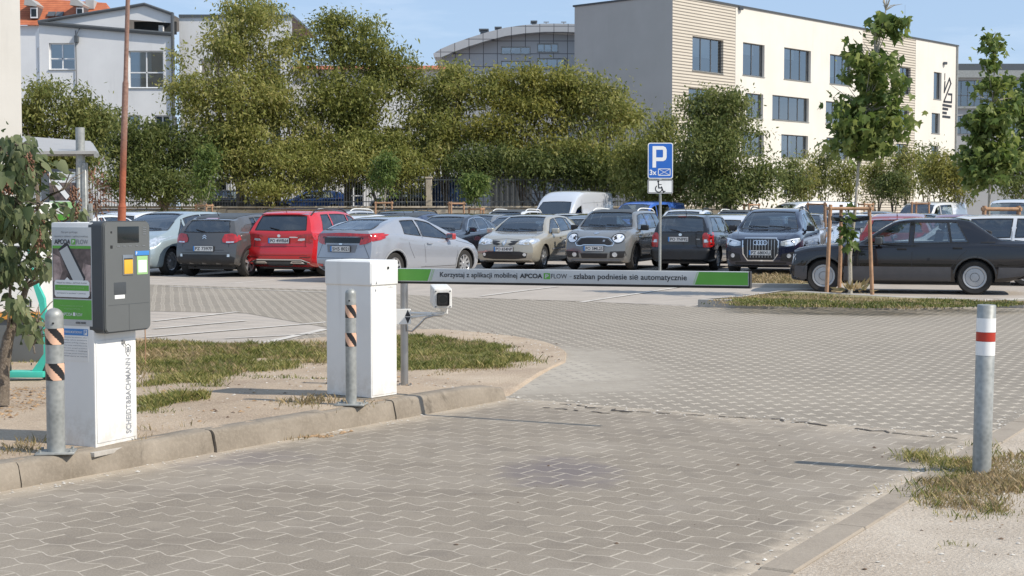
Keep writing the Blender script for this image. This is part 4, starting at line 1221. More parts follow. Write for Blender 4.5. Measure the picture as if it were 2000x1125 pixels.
def kiosk():
    # white unit with an orange strip on a dark base, seen through the bush
    Y = 14.2; k = Y / FPX
    p = AT(-40, 715, Y)
    t = empty('pay_kiosk', (p.x, Y, .05), R(4), 'white pay kiosk with an orange strip on a dark grey base behind the leafy bush', 'kiosk')
    Z = lambda py: CAM_H + (413 - py) * k - .05
    X = lambda px: (px + 40) * k
    bm = bmesh.new(); box(bm, (X(-60), 0, .0), (X(83), .7, Z(624)), .012); obj('base', bm, 'grey_panel', t, 40)
    bm = bmesh.new(); box(bm, (X(-60), -.03, Z(624)), (X(85), .7, Z(612)), .006); obj('strip', bm, 'orange_trim', t, 40)
    bm = bmesh.new(); box(bm, (X(-55), .02, Z(612)), (X(82), .66, Z(395)), .03, 3); u = obj('upper_cabinet', bm, 'white_powder', t, 40)
    bm = bmesh.new(); box(bm, (X(-10), .012, Z(545)), (X(42), .03, Z(480)), .006); obj('display', bm, 'grey_panel', u)
    bm = bmesh.new(); box(bm, (X(58), .012, Z(600)), (X(61), .03, Z(585)), .002); obj('handle', bm, 'black_plastic', u)
kiosk()
def scooter():
    Y = 12.7; p = AT(80, 726, Y); k = Y / FPX
    t = empty('kick_scooter', (p.x, Y, .07), 0, 'teal kick scooter standing behind the left bollard', 'scooter')
    X = lambda px: (px - 80) * k
    Z = lambda py: (728 - py) * k + .02
    bm = bmesh.new(); box(bm, (X(4), -.08, Z(730)), (X(90), .08, Z(718)), .012, 2); obj('deck', bm, 'teal', t, 40)
    bm = bmesh.new(); prism(bm, [(X(64), -.03, Z(718)), (X(84), -.03, Z(718)), (X(97), -.03, Z(690)), (X(97), -.03, Z(640)), (X(88), -.03, Z(640)), (X(88), -.03, Z(684))], (0, .06, 0))
    prism(bm, [(X(88), -.028, Z(650)), (X(97), -.028, Z(650)), (X(90), -.028, Z(575)), (X(72), -.028, Z(535)), (X(66), -.028, Z(540)), (X(80), -.028, Z(585))], (0, .056, 0))
    fixn(bm); obj('front_fork', bm, 'teal', t)
    bm = bmesh.new(); path_tube(bm, [(X(69), 0, Z(540)), (X(60), 0, Z(480))], .016, 10); obj('stem', bm, 'teal', t, 40)
    bm = bmesh.new(); path_tube(bm, [(X(60) - .01, -.22, Z(480)), (X(60), 0, Z(478)), (X(60) - .01, .22, Z(480))], .013, 8); obj('handlebar', bm, 'black_plastic', t, 40)
    for name, px in (('wheel', 98), ('wheel', -2)):
        bm = bmesh.new(); lathe(bm, [(.05, -.02), (.095, -.024), (.105, -.012), (.105, .012), (.095, .024), (.05, .02)], 24, 'Y', (X(px), 0, .085)); w = obj(name, bm, 'black_rubber', t, 40)
        bm = bmesh.new(); tube(bm, (X(px), -.022, .085), (X(px), .022, .085), .05, n=20); obj('rim', bm, 'alloy_dark', w, 40)
    bm = bmesh.new()
    path_tube(bm, [(X(64), -.035, Z(706)), (X(64), -.036, Z(702))], .006, 6); obj('bolt', bm, 'ink', t)
scooter()
# ---------------------------------------------------------------- cars
def pchip(pts):
    x = np.array([p[0] for p in pts], float); y = np.array([p[1] for p in pts], float)
    h = np.diff(x); d = np.diff(y) / h
    m = np.zeros(len(x))
    for i in range(1, len(x) - 1):
        if d[i - 1] * d[i] > 0:
            w1, w2 = 2 * h[i] + h[i - 1], h[i] + 2 * h[i - 1]
            m[i] = (w1 + w2) / (w1 / d[i - 1] + w2 / d[i])
    m[0], m[-1] = d[0], d[-1]
    def f(t):
        t = min(max(t, x[0]), x[-1]); i = min(max(int(np.searchsorted(x, t) - 1), 0), len(x) - 2)
        s = (t - x[i]) / h[i]
        return float((2*s**3 - 3*s**2 + 1) * y[i] + (s**3 - 2*s**2 + s) * h[i] * m[i] + (-2*s**3 + 3*s**2) * y[i + 1] + (s**3 - s**2) * h[i] * m[i + 1])
    return f
def cm(P, n):
    out = []
    for i in range(len(P) - 1):
        p0 = P[max(i - 1, 0)]; p1 = P[i]; p2 = P[i + 1]; p3 = P[min(i + 2, len(P) - 1)]
        for k in range(n):
            t = k / n
            out.append(tuple(0.5 * ((2 * b) + (-a + c) * t + (2*a - 5*b + 4*c - d) * t*t + (-a + 3*b - 3*c + d) * t**3) for a, b, c, d in zip(p0, p1, p2, p3)))
    out.append(P[-1])
    return out

class Car:
    """nose at s = 0, tail at s = L; local +x points to the nose, +y to the car's left"""
    def __init__(c, S_): c.__dict__.update(S_); c.build_body()
    def build_body(c):
        L = c.L; Wd = c.W / 2
        top, belt, bot = pchip(c.top), pchip(c.belt), pchip(c.bot)
        c.ftop, c.fbelt = top, belt
        nose, tail = pchip(c.nose), pchip(c.tail)
        wp = pchip(c.plan)
        xs = sorted(set([round(v, 3) for v in list(np.linspace(0, .3, 6)) + list(np.linspace(.3, L - .3, int((L - .6) / .085))) + list(np.linspace(L - .3, L, 6))]))
        def pt(s, y, z):
            bf = max(0.0, 1 - s / .62); bf = bf * bf * (3 - 2 * bf) if s > 0 else 1
            bt = max(0.0, 1 - (L - s) / .75); bt = bt * bt * (3 - 2 * bt)
            r = min(1.0, abs(y) / Wd)
            s2 = s + bf * (nose(z) + c.bulge_f * r * r) - bt * (tail(z) + c.bulge_r * r * r)
            return Vector((L / 2 - s2, y, z))
        bm = bmesh.new(); rings = []
        secs = []
        for s in xs:
            w = Wd * wp(s); zb, zs, zt = bot(s), belt(s), top(s)
            if zt < zs + .02: zt = zs + .02
            h = zt - zs
            k = sst((h - .10) / .33)
            yr = w * (.84 * (1 - k) + c.roofw * k)
            zm = zb + (zs - zb) * .55
            P = [(0, zb), (w * .80, zb), (w * .935, zb + .035), (w * .985, zb + .15), (w * 1.0, zm), (w * .992, zs - .13), (w * .968, zs - .035), (w * .925, zs + .004 * (1 - k))]
            if h > .0:
                P += [((w * .915 + yr) / 2 + .022 * k, zs + h * .45), (yr, zs + h * .86), (yr * .90, zs + h * .945), (yr * .58, zs + h * .988), (0, zt)]
            sec = cm(P, 3); secs.append(sec)
            half = [pt(s, y, z) for y, z in sec]
            ring = [bm.verts.new(p) for p in half]
            mir = [bm.verts.new((p.x, -p.y, p.z)) for p in half[1:-1]]
            rings.append((ring, mir))
        for (a, am), (b, bm_) in zip(rings[:-1], rings[1:]):
            for i in range(len(a) - 1): bm.faces.new((a[i], a[i + 1], b[i + 1], b[i]))
            A2 = [a[0]] + am + [a[-1]]; B2 = [b[0]] + bm_ + [b[-1]]
            for i in range(len(A2) - 1): bm.faces.new((A2[i + 1], A2[i], B2[i], B2[i + 1]))
        for idx in (0, -1):       # rounded end caps
            ring, mir = rings[idx]; sec = secs[idx]; s = xs[idx]
            full_m = [ring[0]] + mir + [ring[-1]]
            rows = []
            nc = 12
            for i, (y, z) in enumerate(sec):
                if i == 0 or i == len(sec) - 1: rows.append([ring[i]] * (nc + 1)); continue
                row = []
                for k in range(nc + 1):
                    t = 1 - 2 * k / nc
                    if k == 0: row.append(ring[i])
                    elif k == nc: row.append(full_m[i])
                    else: row.append(bm.verts.new(pt(s, y * t, z)))
                rows.append(row)
            for r0, r1 in zip(rows[:-1], rows[1:]):
                for k in range(nc):
                    q = []
                    for v in (r0[k], r0[k + 1], r1[k + 1], r1[k]):
                        if v not in q: q.append(v)
                    if len(q) >= 3:
                        try: bm.faces.new(q)
                        except ValueError: pass
        fixn(bm)
        c.bm = bm
        bm.normal_update()
        c.bvh = BVHTree.FromBMesh(bm)
    # --- projections: side(s, z) from +y/-y, front / rear (y, z)
    def hitp(c, kind, a, b, sign=1):
        L = c.L
        if kind == 'side': o, d = Vector((L / 2 - a, 3 * sign, b)), Vector((0, -sign, 0))
        elif kind == 'front': o, d = Vector((L / 2 + 2, a, b)), Vector((-1, 0, 0))
        elif kind == 'rear': o, d = Vector((-L / 2 - 2, a, b)), Vector((1, 0, 0))
        elif kind == 'top': o, d = Vector((L / 2 - a, b, 4)), Vector((0, 0, -1))
        h, n, i, ds = c.bvh.ray_cast(o, d)
        if h is None:
            h, n, i, ds = c.bvh.find_nearest(o + d * 2.0); n = -d
        if n.dot(d) > 0: n = -n
        return h, n
    def panel(c, kind, pts, sign=1, off=.004, dens=.10, thick=0):
        bm = bmesh.new()
        f = bm.faces.new([bm.verts.new((p[0], p[1], 0)) for p in pts])
        bmesh.ops.triangulate(bm, faces=[f])
        for _ in range(5):
            es = [e for e in bm.edges if e.calc_length() > dens]
            if not es: break
            bmesh.ops.subdivide_edges(bm, edges=es, cuts=1)
            bmesh.ops.triangulate(bm, faces=bm.faces[:])
        for v in bm.verts:
            h, n = c.hitp(kind, v.co.x, v.co.y, sign); v.co = h + n * off
        ref = {'side': Vector((0, sign, 0)), 'front': Vector((1, 0, 0)), 'rear': Vector((-1, 0, 0)), 'top': Vector((0, 0, 1))}[kind]
        bm.normal_update()
        for f in bm.faces:
            if f.normal.dot(ref) < 0: f.normal_flip()
        return bm
    def strip(c, kind, pts, w, sign=1, off=.006, closed=True, bm=None):
        bm = bm or bmesh.new()
        n = len(pts); seg = []
        rng = range(n) if closed else range(n - 1)
        for i in rng:
            a, b = Vector(pts[i]), Vector(pts[(i + 1) % n]); m_ = max(1, int((b - a).length / .12))
            d = (b - a).normalized(); nn = Vector((-d.y, d.x)) * w / 2
            for k in range(m_):
                p, q = a.lerp(b, k / m_), a.lerp(b, (k + 1) / m_)
                e = d * w * .25
                vs = []
                for r in (p - nn - e, q - nn + e, q + nn + e, p + nn - e):
                    h, no = c.hitp(kind, r.x, r.y, sign); vs.append(bm.verts.new(h + no * off))
                bm.faces.new(vs)
        return bm
    def cut(c, kind, pts, sign=0):
        bm = c.bm; L = c.L
        def uv(v):
            if kind == 'side': return (L / 2 - v.x, v.z)
            return (v.y, v.z)
        us = [p[0] for p in pts]; vs = [p[1] for p in pts]
        b0, b1, b2, b3 = min(us) - .01, max(us) + .01, min(vs) - .01, max(vs) + .01
        def cand():
            out = []
            for f in bm.faces:
                q = [uv(v.co) for v in f.verts]
                if max(a for a, _ in q) < b0 or min(a for a, _ in q) > b1 or max(b for _, b in q) < b2 or min(b for _, b in q) > b3: continue
                n = f.normal
                if kind == 'side':
                    if abs(n.y) < .22: continue
                elif kind == 'front':
                    if n.x < .12: continue
                elif n.x > -.12: continue
                out.append(f)
            return out
        bm.normal_update()
        n_ = len(pts)
        for i in range(n_):
            a, b = pts[i], pts[(i + 1) % n_]
            fs = cand()
            if not fs: return
            g = set(fs)
            for f in fs: g.update(f.edges); g.update(f.verts)
            if kind == 'side': co = Vector((L / 2 - a[0], 0, a[1])); no = Vector((b[1] - a[1], 0, b[0] - a[0]))
            else: co = Vector((0, a[0], a[1])); no = Vector((0, -(b[1] - a[1]), b[0] - a[0]))
            if no.length < 1e-6: continue
            bmesh.ops.bisect_plane(bm, geom=list(g), dist=1e-5, plane_co=co, plane_no=no.normalized())
            bm.normal_update()
        P = list(pts)
        fs = cand(); dele = []
        for f in fs:
            m_ = f.calc_center_median(); u, v = uv(m_)
            if in_poly(np.array([u]), np.array([v]), P)[0]: dele.append(f)
        bmesh.ops.delete(bm, geom=dele, context='FACES')

def inset(pts, d):
    c = Vector((sum(p[0] for p in pts) / len(pts), sum(p[1] for p in pts) / len(pts)))
    out = []
    for p in pts:
        v = Vector(p) - c; l = v.length
        out.append(tuple(c + v * ((l - d) / l)))
    return out

def wheel(parent, s, side, c, style, rad, wid=.21, color='alloy'):
    x = c.L / 2 - s; yc = (c.W / 2 - .035 - wid / 2) * side
    bm = bmesh.new(); w = wid / 2
    lathe(bm, [(rad * .62, -w * .85), (rad * .90, -w), (rad * .985, -w * .7), (rad, -w * .3), (rad, w * .3), (rad * .985, w * .7), (rad * .90, w), (rad * .62, w * .85)], 28, 'Y', (x, yc, rad))
    fixn(bm); t = obj('wheel', bm, 'black_rubber', parent, 40)
    bm = bmesh.new(); R_ = rad * .65; yo = yc + side * w * .72
    q = lambda r, y: (r, yo + side * y)
    if style == 'disc':
        lathe(bm, [q(R_, -.06), q(R_ * 1.04, .012), q(R_ * .97, .022), q(R_ * .84, .014), q(R_ * .82, .004), q(R_ * .78, .016), q(R_ * .42, .020), q(R_ * .40, .006), q(R_ * .34, .018), q(.001, .020)], 28, 'Y', (x, 0, rad))
    else:
        lathe(bm, [q(R_, -.07), q(R_ * 1.04, .010), q(R_ * .98, .016), q(R_ * .90, .002), q(R_ * .88, -.03)], 28, 'Y', (x, 0, rad))
        n = int(style[1:]) if style[0] == 's' else 5
        for i in range(n):
            a = 2 * math.pi * i / n + .3
            dx, dz = math.cos(a), math.sin(a)
            tx, tz = -dz, dx
            w0, w1 = R_ * .15, (R_ * .10 if n > 7 else R_ * .14)
            P = []
            for r, ww, y in ((R_ * .12, w0, -.004), (R_ * .92, w1, .006)):
                P.append([(x + dx * r + tx * ww * k, yo + side * y, rad + dz * r + tz * ww * k) for k in (-1, 1)])
            f = [P[0][0], P[0][1], P[1][1], P[1][0]]
            prism(bm, f, (0, -side * .03, 0))
        tube(bm, (x, yo - side * .03, rad), (x, yo + side * .008, rad), R_ * .2, n=14)
    fixn(bm); obj('rim', bm, color, t, 35)
    if style != 'disc':
        bm = bmesh.new(); tube(bm, (x, yo - side * .06, rad), (x, yo - side * .055, rad), R_ * .97, n=20); obj('brake_disc', bm, 'black_plastic', t)
    return t

def make_car(name, c, label, group=None, color=(.3, .3, .3), trim='black_plastic', glass='glass'):
    D = c.__dict__.get
    t = empty(name, (0, 0, 0), 0, label, D('cat', 'car'), group)
    L = c.L; hw = c.W / 2
    # ---- window outlines
    ws = c.windshield; zl, yl, zh, yh = ws
    wsp = [(-yl, zl), (-yl * .5, zl - .015), (0, zl - .02), (yl * .5, zl - .015), (yl, zl), ((yl + yh) / 2 + .01, (zl + zh) / 2), (yh, zh), (yh * .5, zh + .018), (0, zh + .022), (-yh * .5, zh + .018), (-yh, zh), (-(yl + yh) / 2 - .01, (zl + zh) / 2)]
    zl, yl, zh, yh = c.rearglass
    rg = [(-yl, zl), (0, zl - .012), (yl, zl), ((yl + yh) / 2 + .008, (zl + zh) / 2), (yh, zh), (yh * .5, zh + .012), (0, zh + .014), (-yh * .5, zh + .012), (-yh, zh), (-(yl + yh) / 2 - .008, (zl + zh) / 2)]
    wins = []
    low = lambda s: c.fbelt(s) + D('sill', .025)
    upf = lambda s: c.fbelt(s) + D('up', .80) * (c.ftop(s) - c.fbelt(s))
    for (a, b, rake_a, rake_b) in c.windows:   # a..b along the sill; rake shifts the top ends
        up = []; n = 9
        ta, tb = a + rake_a, b + rake_b
        P = [(a, low(a)), ((a + b) / 2, low((a + b) / 2)), (b, low(b))]
        for i in range(n + 1):
            s = tb + (ta - tb) * i / n
            zz = upf(s)
            if zz > low(s) + .03: P.append((s, zz))
        wins.append(P)
    solid = D('solid_windows', [])
    arches = []
    for s in (c.fo, c.fo + c.wb):
        r = c.tyre * 1.12
        arches.append([(s + r * math.cos(a), c.tyre * 1.0 + r * math.sin(a) * D('arch_h', 1.0)) for a in np.linspace(0, 2 * math.pi, 21)[:-1]])
    for P in arches: c.cut('side', P)
    cutwin = glass is not None
    for i, P in enumerate(wins):
        if i not in solid: c.cut('side', P)
    c.cut('front', wsp)
    if 'rear' not in solid: c.cut('rear', rg)
    body = obj('body', c.bm.copy(), 'paint', t, 32)
    body.color = (*color, 1)
    # ---- glass
    o = obj('windshield', c.panel('front', wsp, off=-.003, dens=.16), glass, t, 60)
    obj('windshield_seal', c.strip('front', wsp, .022, off=.002), 'black_plastic', o)
    if 'rear' not in solid:
        o = obj('rear_window', c.panel('rear', rg, off=-.003, dens=.16), D('rear_tint', glass), t, 60)
        obj('window_seal', c.strip('rear', rg, .024, off=.002), 'black_plastic', o)
    for i, P in enumerate(wins):
        if i in solid: continue
        for sg in (1, -1):
            g = D('rear_tint', glass) if i > 0 else glass
            o = obj('side_window', c.panel('side', P, sg, -.003, .2), g, t, 60)
            obj('window_seal', c.strip('side', P, .020, sg, .003), D('seal', 'black_plastic'), o)
    # ---- arch lips and inner arches
    for k, s in enumerate((c.fo, c.fo + c.wb)):
        for sg in (1, -1):
            bm = bmesh.new(); r = c.tyre * 1.125; n = 20; rin, rout = [], []
            for i in range(n + 1):
                a = math.pi * (-.10 + 1.20 * i / n)
                yy = sg * (hw * .5)
                rin.append(bm.verts.new((L / 2 - s - r * math.cos(a), yy, c.tyre + r * math.sin(a))))
                h, no = c.hitp('side', s + r * math.cos(a), c.tyre + r * math.sin(a), sg)
                rout.append(bm.verts.new(h - Vector((0, sg * .004, 0))))
            for i in range(n): bm.faces.new((rin[i], rin[i + 1], rout[i + 1], rout[i]))
            bm.faces.new(rin)
            obj('wheel_arch_liner', bm, 'black_plastic', t)
            if D('cladding'):
                P = [(s + c.tyre * 1.19 * math.cos(a), c.tyre + c.tyre * 1.19 * math.sin(a)) for a in np.linspace(-.12, math.pi + .12, 18)]
                obj('arch_cladding', c.strip('side', P, .062, sg, .007, closed=False), trim, t, 40)
    if D('cladding'):
        for sg in (1, -1):
            P = [(c.fo + c.tyre * 1.2, .27), (c.fo + c.wb - c.tyre * 1.2, .29), (c.fo + c.wb - c.tyre * 1.2, .36), (c.fo + c.tyre * 1.2, .34)]
            obj('sill_cladding', c.panel('side', P, sg, .007), trim, t)
    # ---- seams
    for sg in (1, -1):
        bm = None
        for P in c.seams: bm = c.strip('side', P, .009, sg, .0015, closed=False, bm=bm)
        if bm: obj('door_gap', bm, 'black_plastic', t)
    for kind, key in (('front', 'front_lines'), ('rear', 'rear_lines'), ('top', 'top_lines')):
        if D(key):
            bm = None
            for P in D(key): bm = c.strip(kind, P, .009, 1, .0015, closed=False, bm=bm)
            obj('panel_gap', bm, 'black_plastic', t)
    # ---- lamps, grilles, trims: (name, kind, pts, material, mirrored, offset)
    for (nm, kind, P, mt, mir, off) in c.details:
        for sg in ((1, -1) if mir else (1,)):
            if kind == 'side': pp = P
            else: pp = [(a * sg, b) for a, b in P]
            if mt == 'paint':
                o = obj(nm, c.panel(kind, pp, sg, off), 'paint', t, 60); o.color = (*color, 1)
            else:
                o = obj(nm, c.panel(kind, pp, sg, off, .09), mt, t, 60)
            for (nm2, P2, mt2, off2) in D('sub', {}).get(nm, []):
                obj(nm2, c.panel(kind, [(a * sg, b) if kind != 'side' else (a, b) for a, b in P2], sg, off2, .09), mt2, o, 60)
    for (nm, kind, P, w, mt, mir, off, closed) in D('strips', []):
        for sg in ((1, -1) if mir else (1,)):
            pp = P if kind == 'side' else [(a * sg, b) for a, b in P]
            obj(nm, c.strip(kind, pp, w, sg, off, closed), mt, t, 60)
    # ---- plates
    for kind, key in (('front', 'plate_f'), ('rear', 'plate_r')):
        if not D(key): continue
        zc, txt = D(key); yc = D(key + '_y', 0)
        h, n = c.hitp(kind, yc, zc); sx = 1 if kind == 'front' else -1
        pw, ph = .26, .057
        bm = bmesh.new(); box(bm, (h.x - .012, yc - pw - .01, zc - ph - .008), (h.x + .012, yc + pw + .01, zc + ph + .008), .004, 1)
        for v in bm.verts: v.co.x += sx * .016
        po = obj('number_plate', bm, 'ink', t)
        bm = bmesh.new(); X_ = h.x + sx * .0300
        poly(bm, [(X_, yc - pw, zc - ph), (X_, yc + pw, zc - ph), (X_, yc + pw, zc + ph), (X_, yc - pw, zc + ph)]); obj('plate_face', bm, 'plate', po)
        # viewer's left is +y on a rear plate... from the front it is -y -> mirror accordingly
        X2 = X_ + sx * .0012
        bm = bmesh.new(); y0 = (yc - pw) if kind == 'front' else (yc + pw); dy = .038 * (1 if kind == 'front' else -1)
        poly(bm, [(X2, y0, zc - ph), (X2, y0 + dy, zc - ph), (X2, y0 + dy, zc + ph), (X2, y0, zc + ph)]); obj('plate_band', bm, 'blue_print', po)
        sgn = 1 if kind == 'front' else -1
        letter(po, txt, -.205, .245, -.038, .038, lambda u, v: Vector((X2, yc + sgn * u, zc + v)), 'ink', .02)
    # ---- mirrors, handles, wipers, rails, aerial
    sm = D('mirror_s', c.windows[0][0] + .22); mz = c.fbelt(sm) + .07
    for sg in (1, -1):
        h, n = c.hitp('side', sm, mz, sg)
        bm = bmesh.new()
        box(bm, (L / 2 - sm - .055, sg * (abs(h.y) + .045) - .0, mz - .065), (L / 2 - sm + .075, sg * (abs(h.y) + .045) + sg * .19, mz + .075), .035, 3) if sg > 0 else box(bm, (L / 2 - sm - .055, -(abs(h.y) + .235), mz - .065), (L / 2 - sm + .075, -(abs(h.y) + .045), mz + .075), .035, 3)
        mcol = D('mirror_mat', 'paint')
        o = obj('wing_mirror', bm, mcol, t, 50); o.color = (*D('mirror_color', color), 1)
        bm = bmesh.new(); tube(bm, (L / 2 - sm, sg * (abs(h.y) - .02), mz - .06), (L / 2 - sm, sg * (abs(h.y) + .07), mz - .035), .022, n=8); obj('mirror_foot', bm, 'black_plastic', o, 40)
        bm = bmesh.new(); y_a, y_b = sg * (abs(h.y) + .065), sg * (abs(h.y) + .215)
        poly(bm, [(L / 2 - sm - .0565, y_a, mz - .045), (L / 2 - sm - .0565, y_b, mz - .045), (L / 2 - sm - .0565, y_b, mz + .055), (L / 2 - sm - .0565, y_a, mz + .055)]); obj('mirror_glass', bm, 'chrome', o)
        for hs in c.handles:
            z_ = c.fbelt(hs) - D('handle_drop', .12)
            h2, n2 = c.hitp('side', hs, z_, sg)
            bm = bmesh.new(); box(bm, (L / 2 - hs - .085, h2.y - .018, z_ - .016), (L / 2 - hs + .085, h2.y + .018, z_ + .016), .010, 2)
            for v in bm.verts: v.co.y += sg * .018
            o = obj('door_handle', bm, D('handle_mat', 'paint'), t, 40); o.color = (*color, 1)
        if D('rails'):
            a, b, mt_ = D('rails'); n = 12; pts = []
            yr = hw * c.roofw * .92
            for i in range(n + 1):
                s = a + (b - a) * i / n; e = min(i, n - i) / 2.0
                h3, n3 = c.hitp('top', s, sg * yr); pts.append(h3 + Vector((0, 0, .055 * min(1, e) ** .5)))
            bm = bmesh.new(); path_tube(bm, pts, .016, 8); obj('roof_rail', bm, mt_, t, 50)
    if D('aerial'):
        h, n = c.hitp('top', D('aerial'), 0); bm = bmesh.new(); path_tube(bm, [h, h + Vector((-.04, 0, .04)), h + Vector((-.16, 0, .17))], [.014, .006, .003], 6); obj('aerial', bm, 'black_plastic', t)
    yl = c.windshield[1]; z0_ = c.windshield[0]
    bm = bmesh.new()
    for y0, y1 in ((yl * .75, yl * .0), (-.02, -yl * .72)):
        p0 = c.hitp('front', y0, z0_ + .02)[0]; p1 = c.hitp('front', y1, z0_ + .05)[0]
        path_tube(bm, [p0 + Vector((.02, 0, .01)), p1 + Vector((.02, 0, .01))], .008, 5)
    obj('wiper', bm, 'black_plastic', t)
    if 'rear' not in solid and D('rear_wiper', True):
        p0 = c.hitp('rear', 0, c.rearglass[0] + .01)[0]; p1 = c.hitp('rear', .26, c.rearglass[0] + .06)[0]
        bm = bmesh.new(); path_tube(bm, [p0 + Vector((-.02, 0, 0)), p1 + Vector((-.02, 0, .0))], .010, 5); obj('wiper', bm, 'black_plastic', t)
    # ---- cabin
    sd = D('seat_s', c.windows[0][0] + 1.15); cloth = D('cloth', 'seat_cloth')
    bm = bmesh.new(); box(bm, (-L / 2 + .75, -hw * .82, .30), (L / 2 - c.windows[0][0] - .1, hw * .82, .42)); obj('cabin_floor', bm, 'seat_cloth', t)
    bz = c.fbelt(sd)
    bm = bmesh.new(); box(bm, (L / 2 - c.windows[0][0] - .45, -hw * .80, .5), (L / 2 - c.windows[0][0] + .25, hw * .80, bz - .02), .06, 2); obj('dashboard', bm, 'black_plastic', t, 40)
    for y in (.36, -.36):
        bm = bmesh.new(); x0 = L / 2 - sd
        box(bm, (x0 - .05, y - .23, .42), (x0 + .5, y + .23, .60), .05, 2)
        mt_ = Matrix.Translation((x0 - .05, y, .55)) @ Matrix.Rotation(R(-14), 4, 'Y')
        box(bm, (-.07, -.22, 0), (.07, .22, .62), .06, 3, mt_)
        box(bm, (-.05, -.13, .64), (.05, .13, .83), .045, 3, mt_)
        obj('seat', bm, cloth, t, 40)
    x0 = L / 2 - sd - .85
    if x0 > -L / 2 + .4 and D('rear_seat', True):
        bm = bmesh.new(); mt_ = Matrix.Translation((x0 - .05, 0, .55)) @ Matrix.Rotation(R(-14), 4, 'Y')
        box(bm, (-.07, -hw * .72, -.1), (.07, hw * .72, .50), .06, 3, mt_)
        for y in (.36, -.36): box(bm, (-.045, y - .12, .48), (.045, y + .12, .62), .04, 3, mt_)
        obj('rear_seat', bm, cloth, t, 40)
    bm = bmesh.new(); cx = L / 2 - sd + .62
    lathe(bm, [(.175, -.013), (.195, 0), (.175, .013), (.16, 0), (.175, -.013)], 20, 'X', (0, 0, 0))
    box(bm, (-.01, -.17, -.02), (.01, .17, .02), .005, 1)
    mt_ = Matrix.Translation((cx, .36, bz - .02)) @ Matrix.Rotation(R(22), 4, 'Y')
    for v in bm.verts: v.co = mt_ @ v.co
    obj('steering_wheel', bm, 'black_plastic', t, 40)
    for s in (c.fo, c.fo + c.wb):
        for sg in (1, -1): wheel(t, s, sg, c, c.rim, c.tyre, D('tw', .21), D('rim_mat', 'alloy'))
    bm = bmesh.new(); box(bm, (-L / 2 + .35, -hw * .72, .17), (L / 2 - .35, hw * .72, .27), .03); obj('underbody', bm, 'black_plastic', t)
    return t

def std(L, W, H, wb, fo, tyre, **k):
    d = dict(L=L, W=W, H=H, wb=wb, fo=fo, tyre=tyre, roofw=.69, bulge_f=.16, bulge_r=.08, rim='s7',
             bot=[(0, .24), (.25, .19), (L - .3, .22), (L, .30)],
             plan=[(0, .86), (.12, .93), (.35, .97), (.9, 1.0), (L - 1.1, 1.0), (L - .4, .97), (L - .1, .94), (L, .90)],
             nose=[(.2, .06), (.42, .0), (.62, .03), (.80, .12), (1.0, .25)],
             tail=[(.2, .08), (.45, .0), (.7, .02), (.95, .06), (1.15, .16), (1.45, .33)],
             handles=[], seams=[], details=[])
    d.update(k); return d
def arch(c0, c1, z0, z1): pass
def door_seams(sf, sb, sr, z0, belt, zt=None, lean=.0):
    return [[(sf, belt(sf) if callable(belt) else belt), (sf + .02, .55), (sf + .06, z0)], [(sb, belt(sb) if callable(belt) else belt), (sb, z0)], [(sf + .06, z0), (sb, z0), (sr - .25, z0)]]

CARS = {}
def place(t, x, y, heading_deg, z=0.0):
    t.location = (x, y, z); t.rotation_euler = (0, 0, R(heading_deg))
def oval(cy, cz, ry, rz, n=16, a0=0, a1=360):
    return [(cy + ry * math.cos(R(a0 + (a1 - a0) * i / n)), cz + rz * math.sin(R(a0 + (a1 - a0) * i / n))) for i in range(n)]

# 1 beige hatchback seen from the front
L = 4.21
meg = Car(std(L, 1.777, 1.43, 2.625, .80, .315, rim='s6', up=.80,
    top=[(0, .70), (.2, .78), (.55, .865), (.95, .935), (1.12, .965), (1.45, 1.17), (1.85, 1.345), (2.15, 1.405), (2.6, 1.43), (3.2, 1.40), (3.75, 1.33), (L, 1.27)],
    belt=[(0, .66), (.4, .78), (1.1, .89), (2.0, .93), (3.4, .985), (L, 1.0)],
    windshield=(.985, .66, 1.345, .50), rearglass=(1.0, .56, 1.24, .50),
    windows=[(1.28, 2.20, .62, -.02), (2.27, 3.02, -.02, -.02), (3.07, 3.40, -.01, -.16)],
    handles=[2.05, 2.95], seams=[[(1.25, .92), (1.15, .6), (1.22, .28)], [(2.24, 1.4), (2.24, .28)], [(1.22, .28), (2.9, .28)], [(3.05, .95), (2.92, .62)]],
    top_lines=[[(.35, .62), (1.05, .72)], [(.35, -.62), (1.05, -.72)]],
    front_lines=[[(-.62, .735), (-.30, .775), (0, .79), (.30, .775), (.62, .735)]],
    details=[('headlight', 'front', [(.34, .66), (.40, .755), (.62, .80), (.80, .79), (.84, .74), (.76, .66), (.56, .635)], 'headlamp', True, .006),
             ('grille', 'front', [(.10, .655), (.14, .735), (.37, .75), (.30, .65), (.18, .625)], 'black_plastic', True, .006),
             ('lower_grille', 'front', [(-.58, .30), (-.62, .42), (-.42, .47), (.42, .47), (.62, .42), (.58, .30), (.3, .27), (-.3, .27)], 'black_plastic', False, .005),
             ('fog_light', 'front', oval(.55, .39, .045, .04), 'headlamp', True, .009),
             ('badge', 'front', [(0, .615), (.06, .69), (0, .775), (-.06, .69)], 'chrome', False, .012),
             ('badge_centre', 'front', [(0, .655), (.027, .69), (0, .73), (-.027, .69)], 'boom_grey', False, .014),
             ('side_moulding', 'side', [(1.32, .50), (2.9, .52), (2.9, .56), (1.32, .54)], 'ink_grey', True, .010),
             ('taillight', 'rear', [(.56, .70), (.60, 1.0), (.80, 1.0), (.80, .66)], 'taillamp', True, .006)],
    sub={'headlight': [('headlight_bulb', oval(.50, .705, .055, .045), 'lamp_bright', .010), ('headlight_bulb', oval(.68, .73, .05, .04), 'lamp_bright', .010)]},
    plate_f=(.53, 'PO 654NP'), plate_r=(.78, 'PO 654NP'), mirror_color=(.44, .42, .36)))
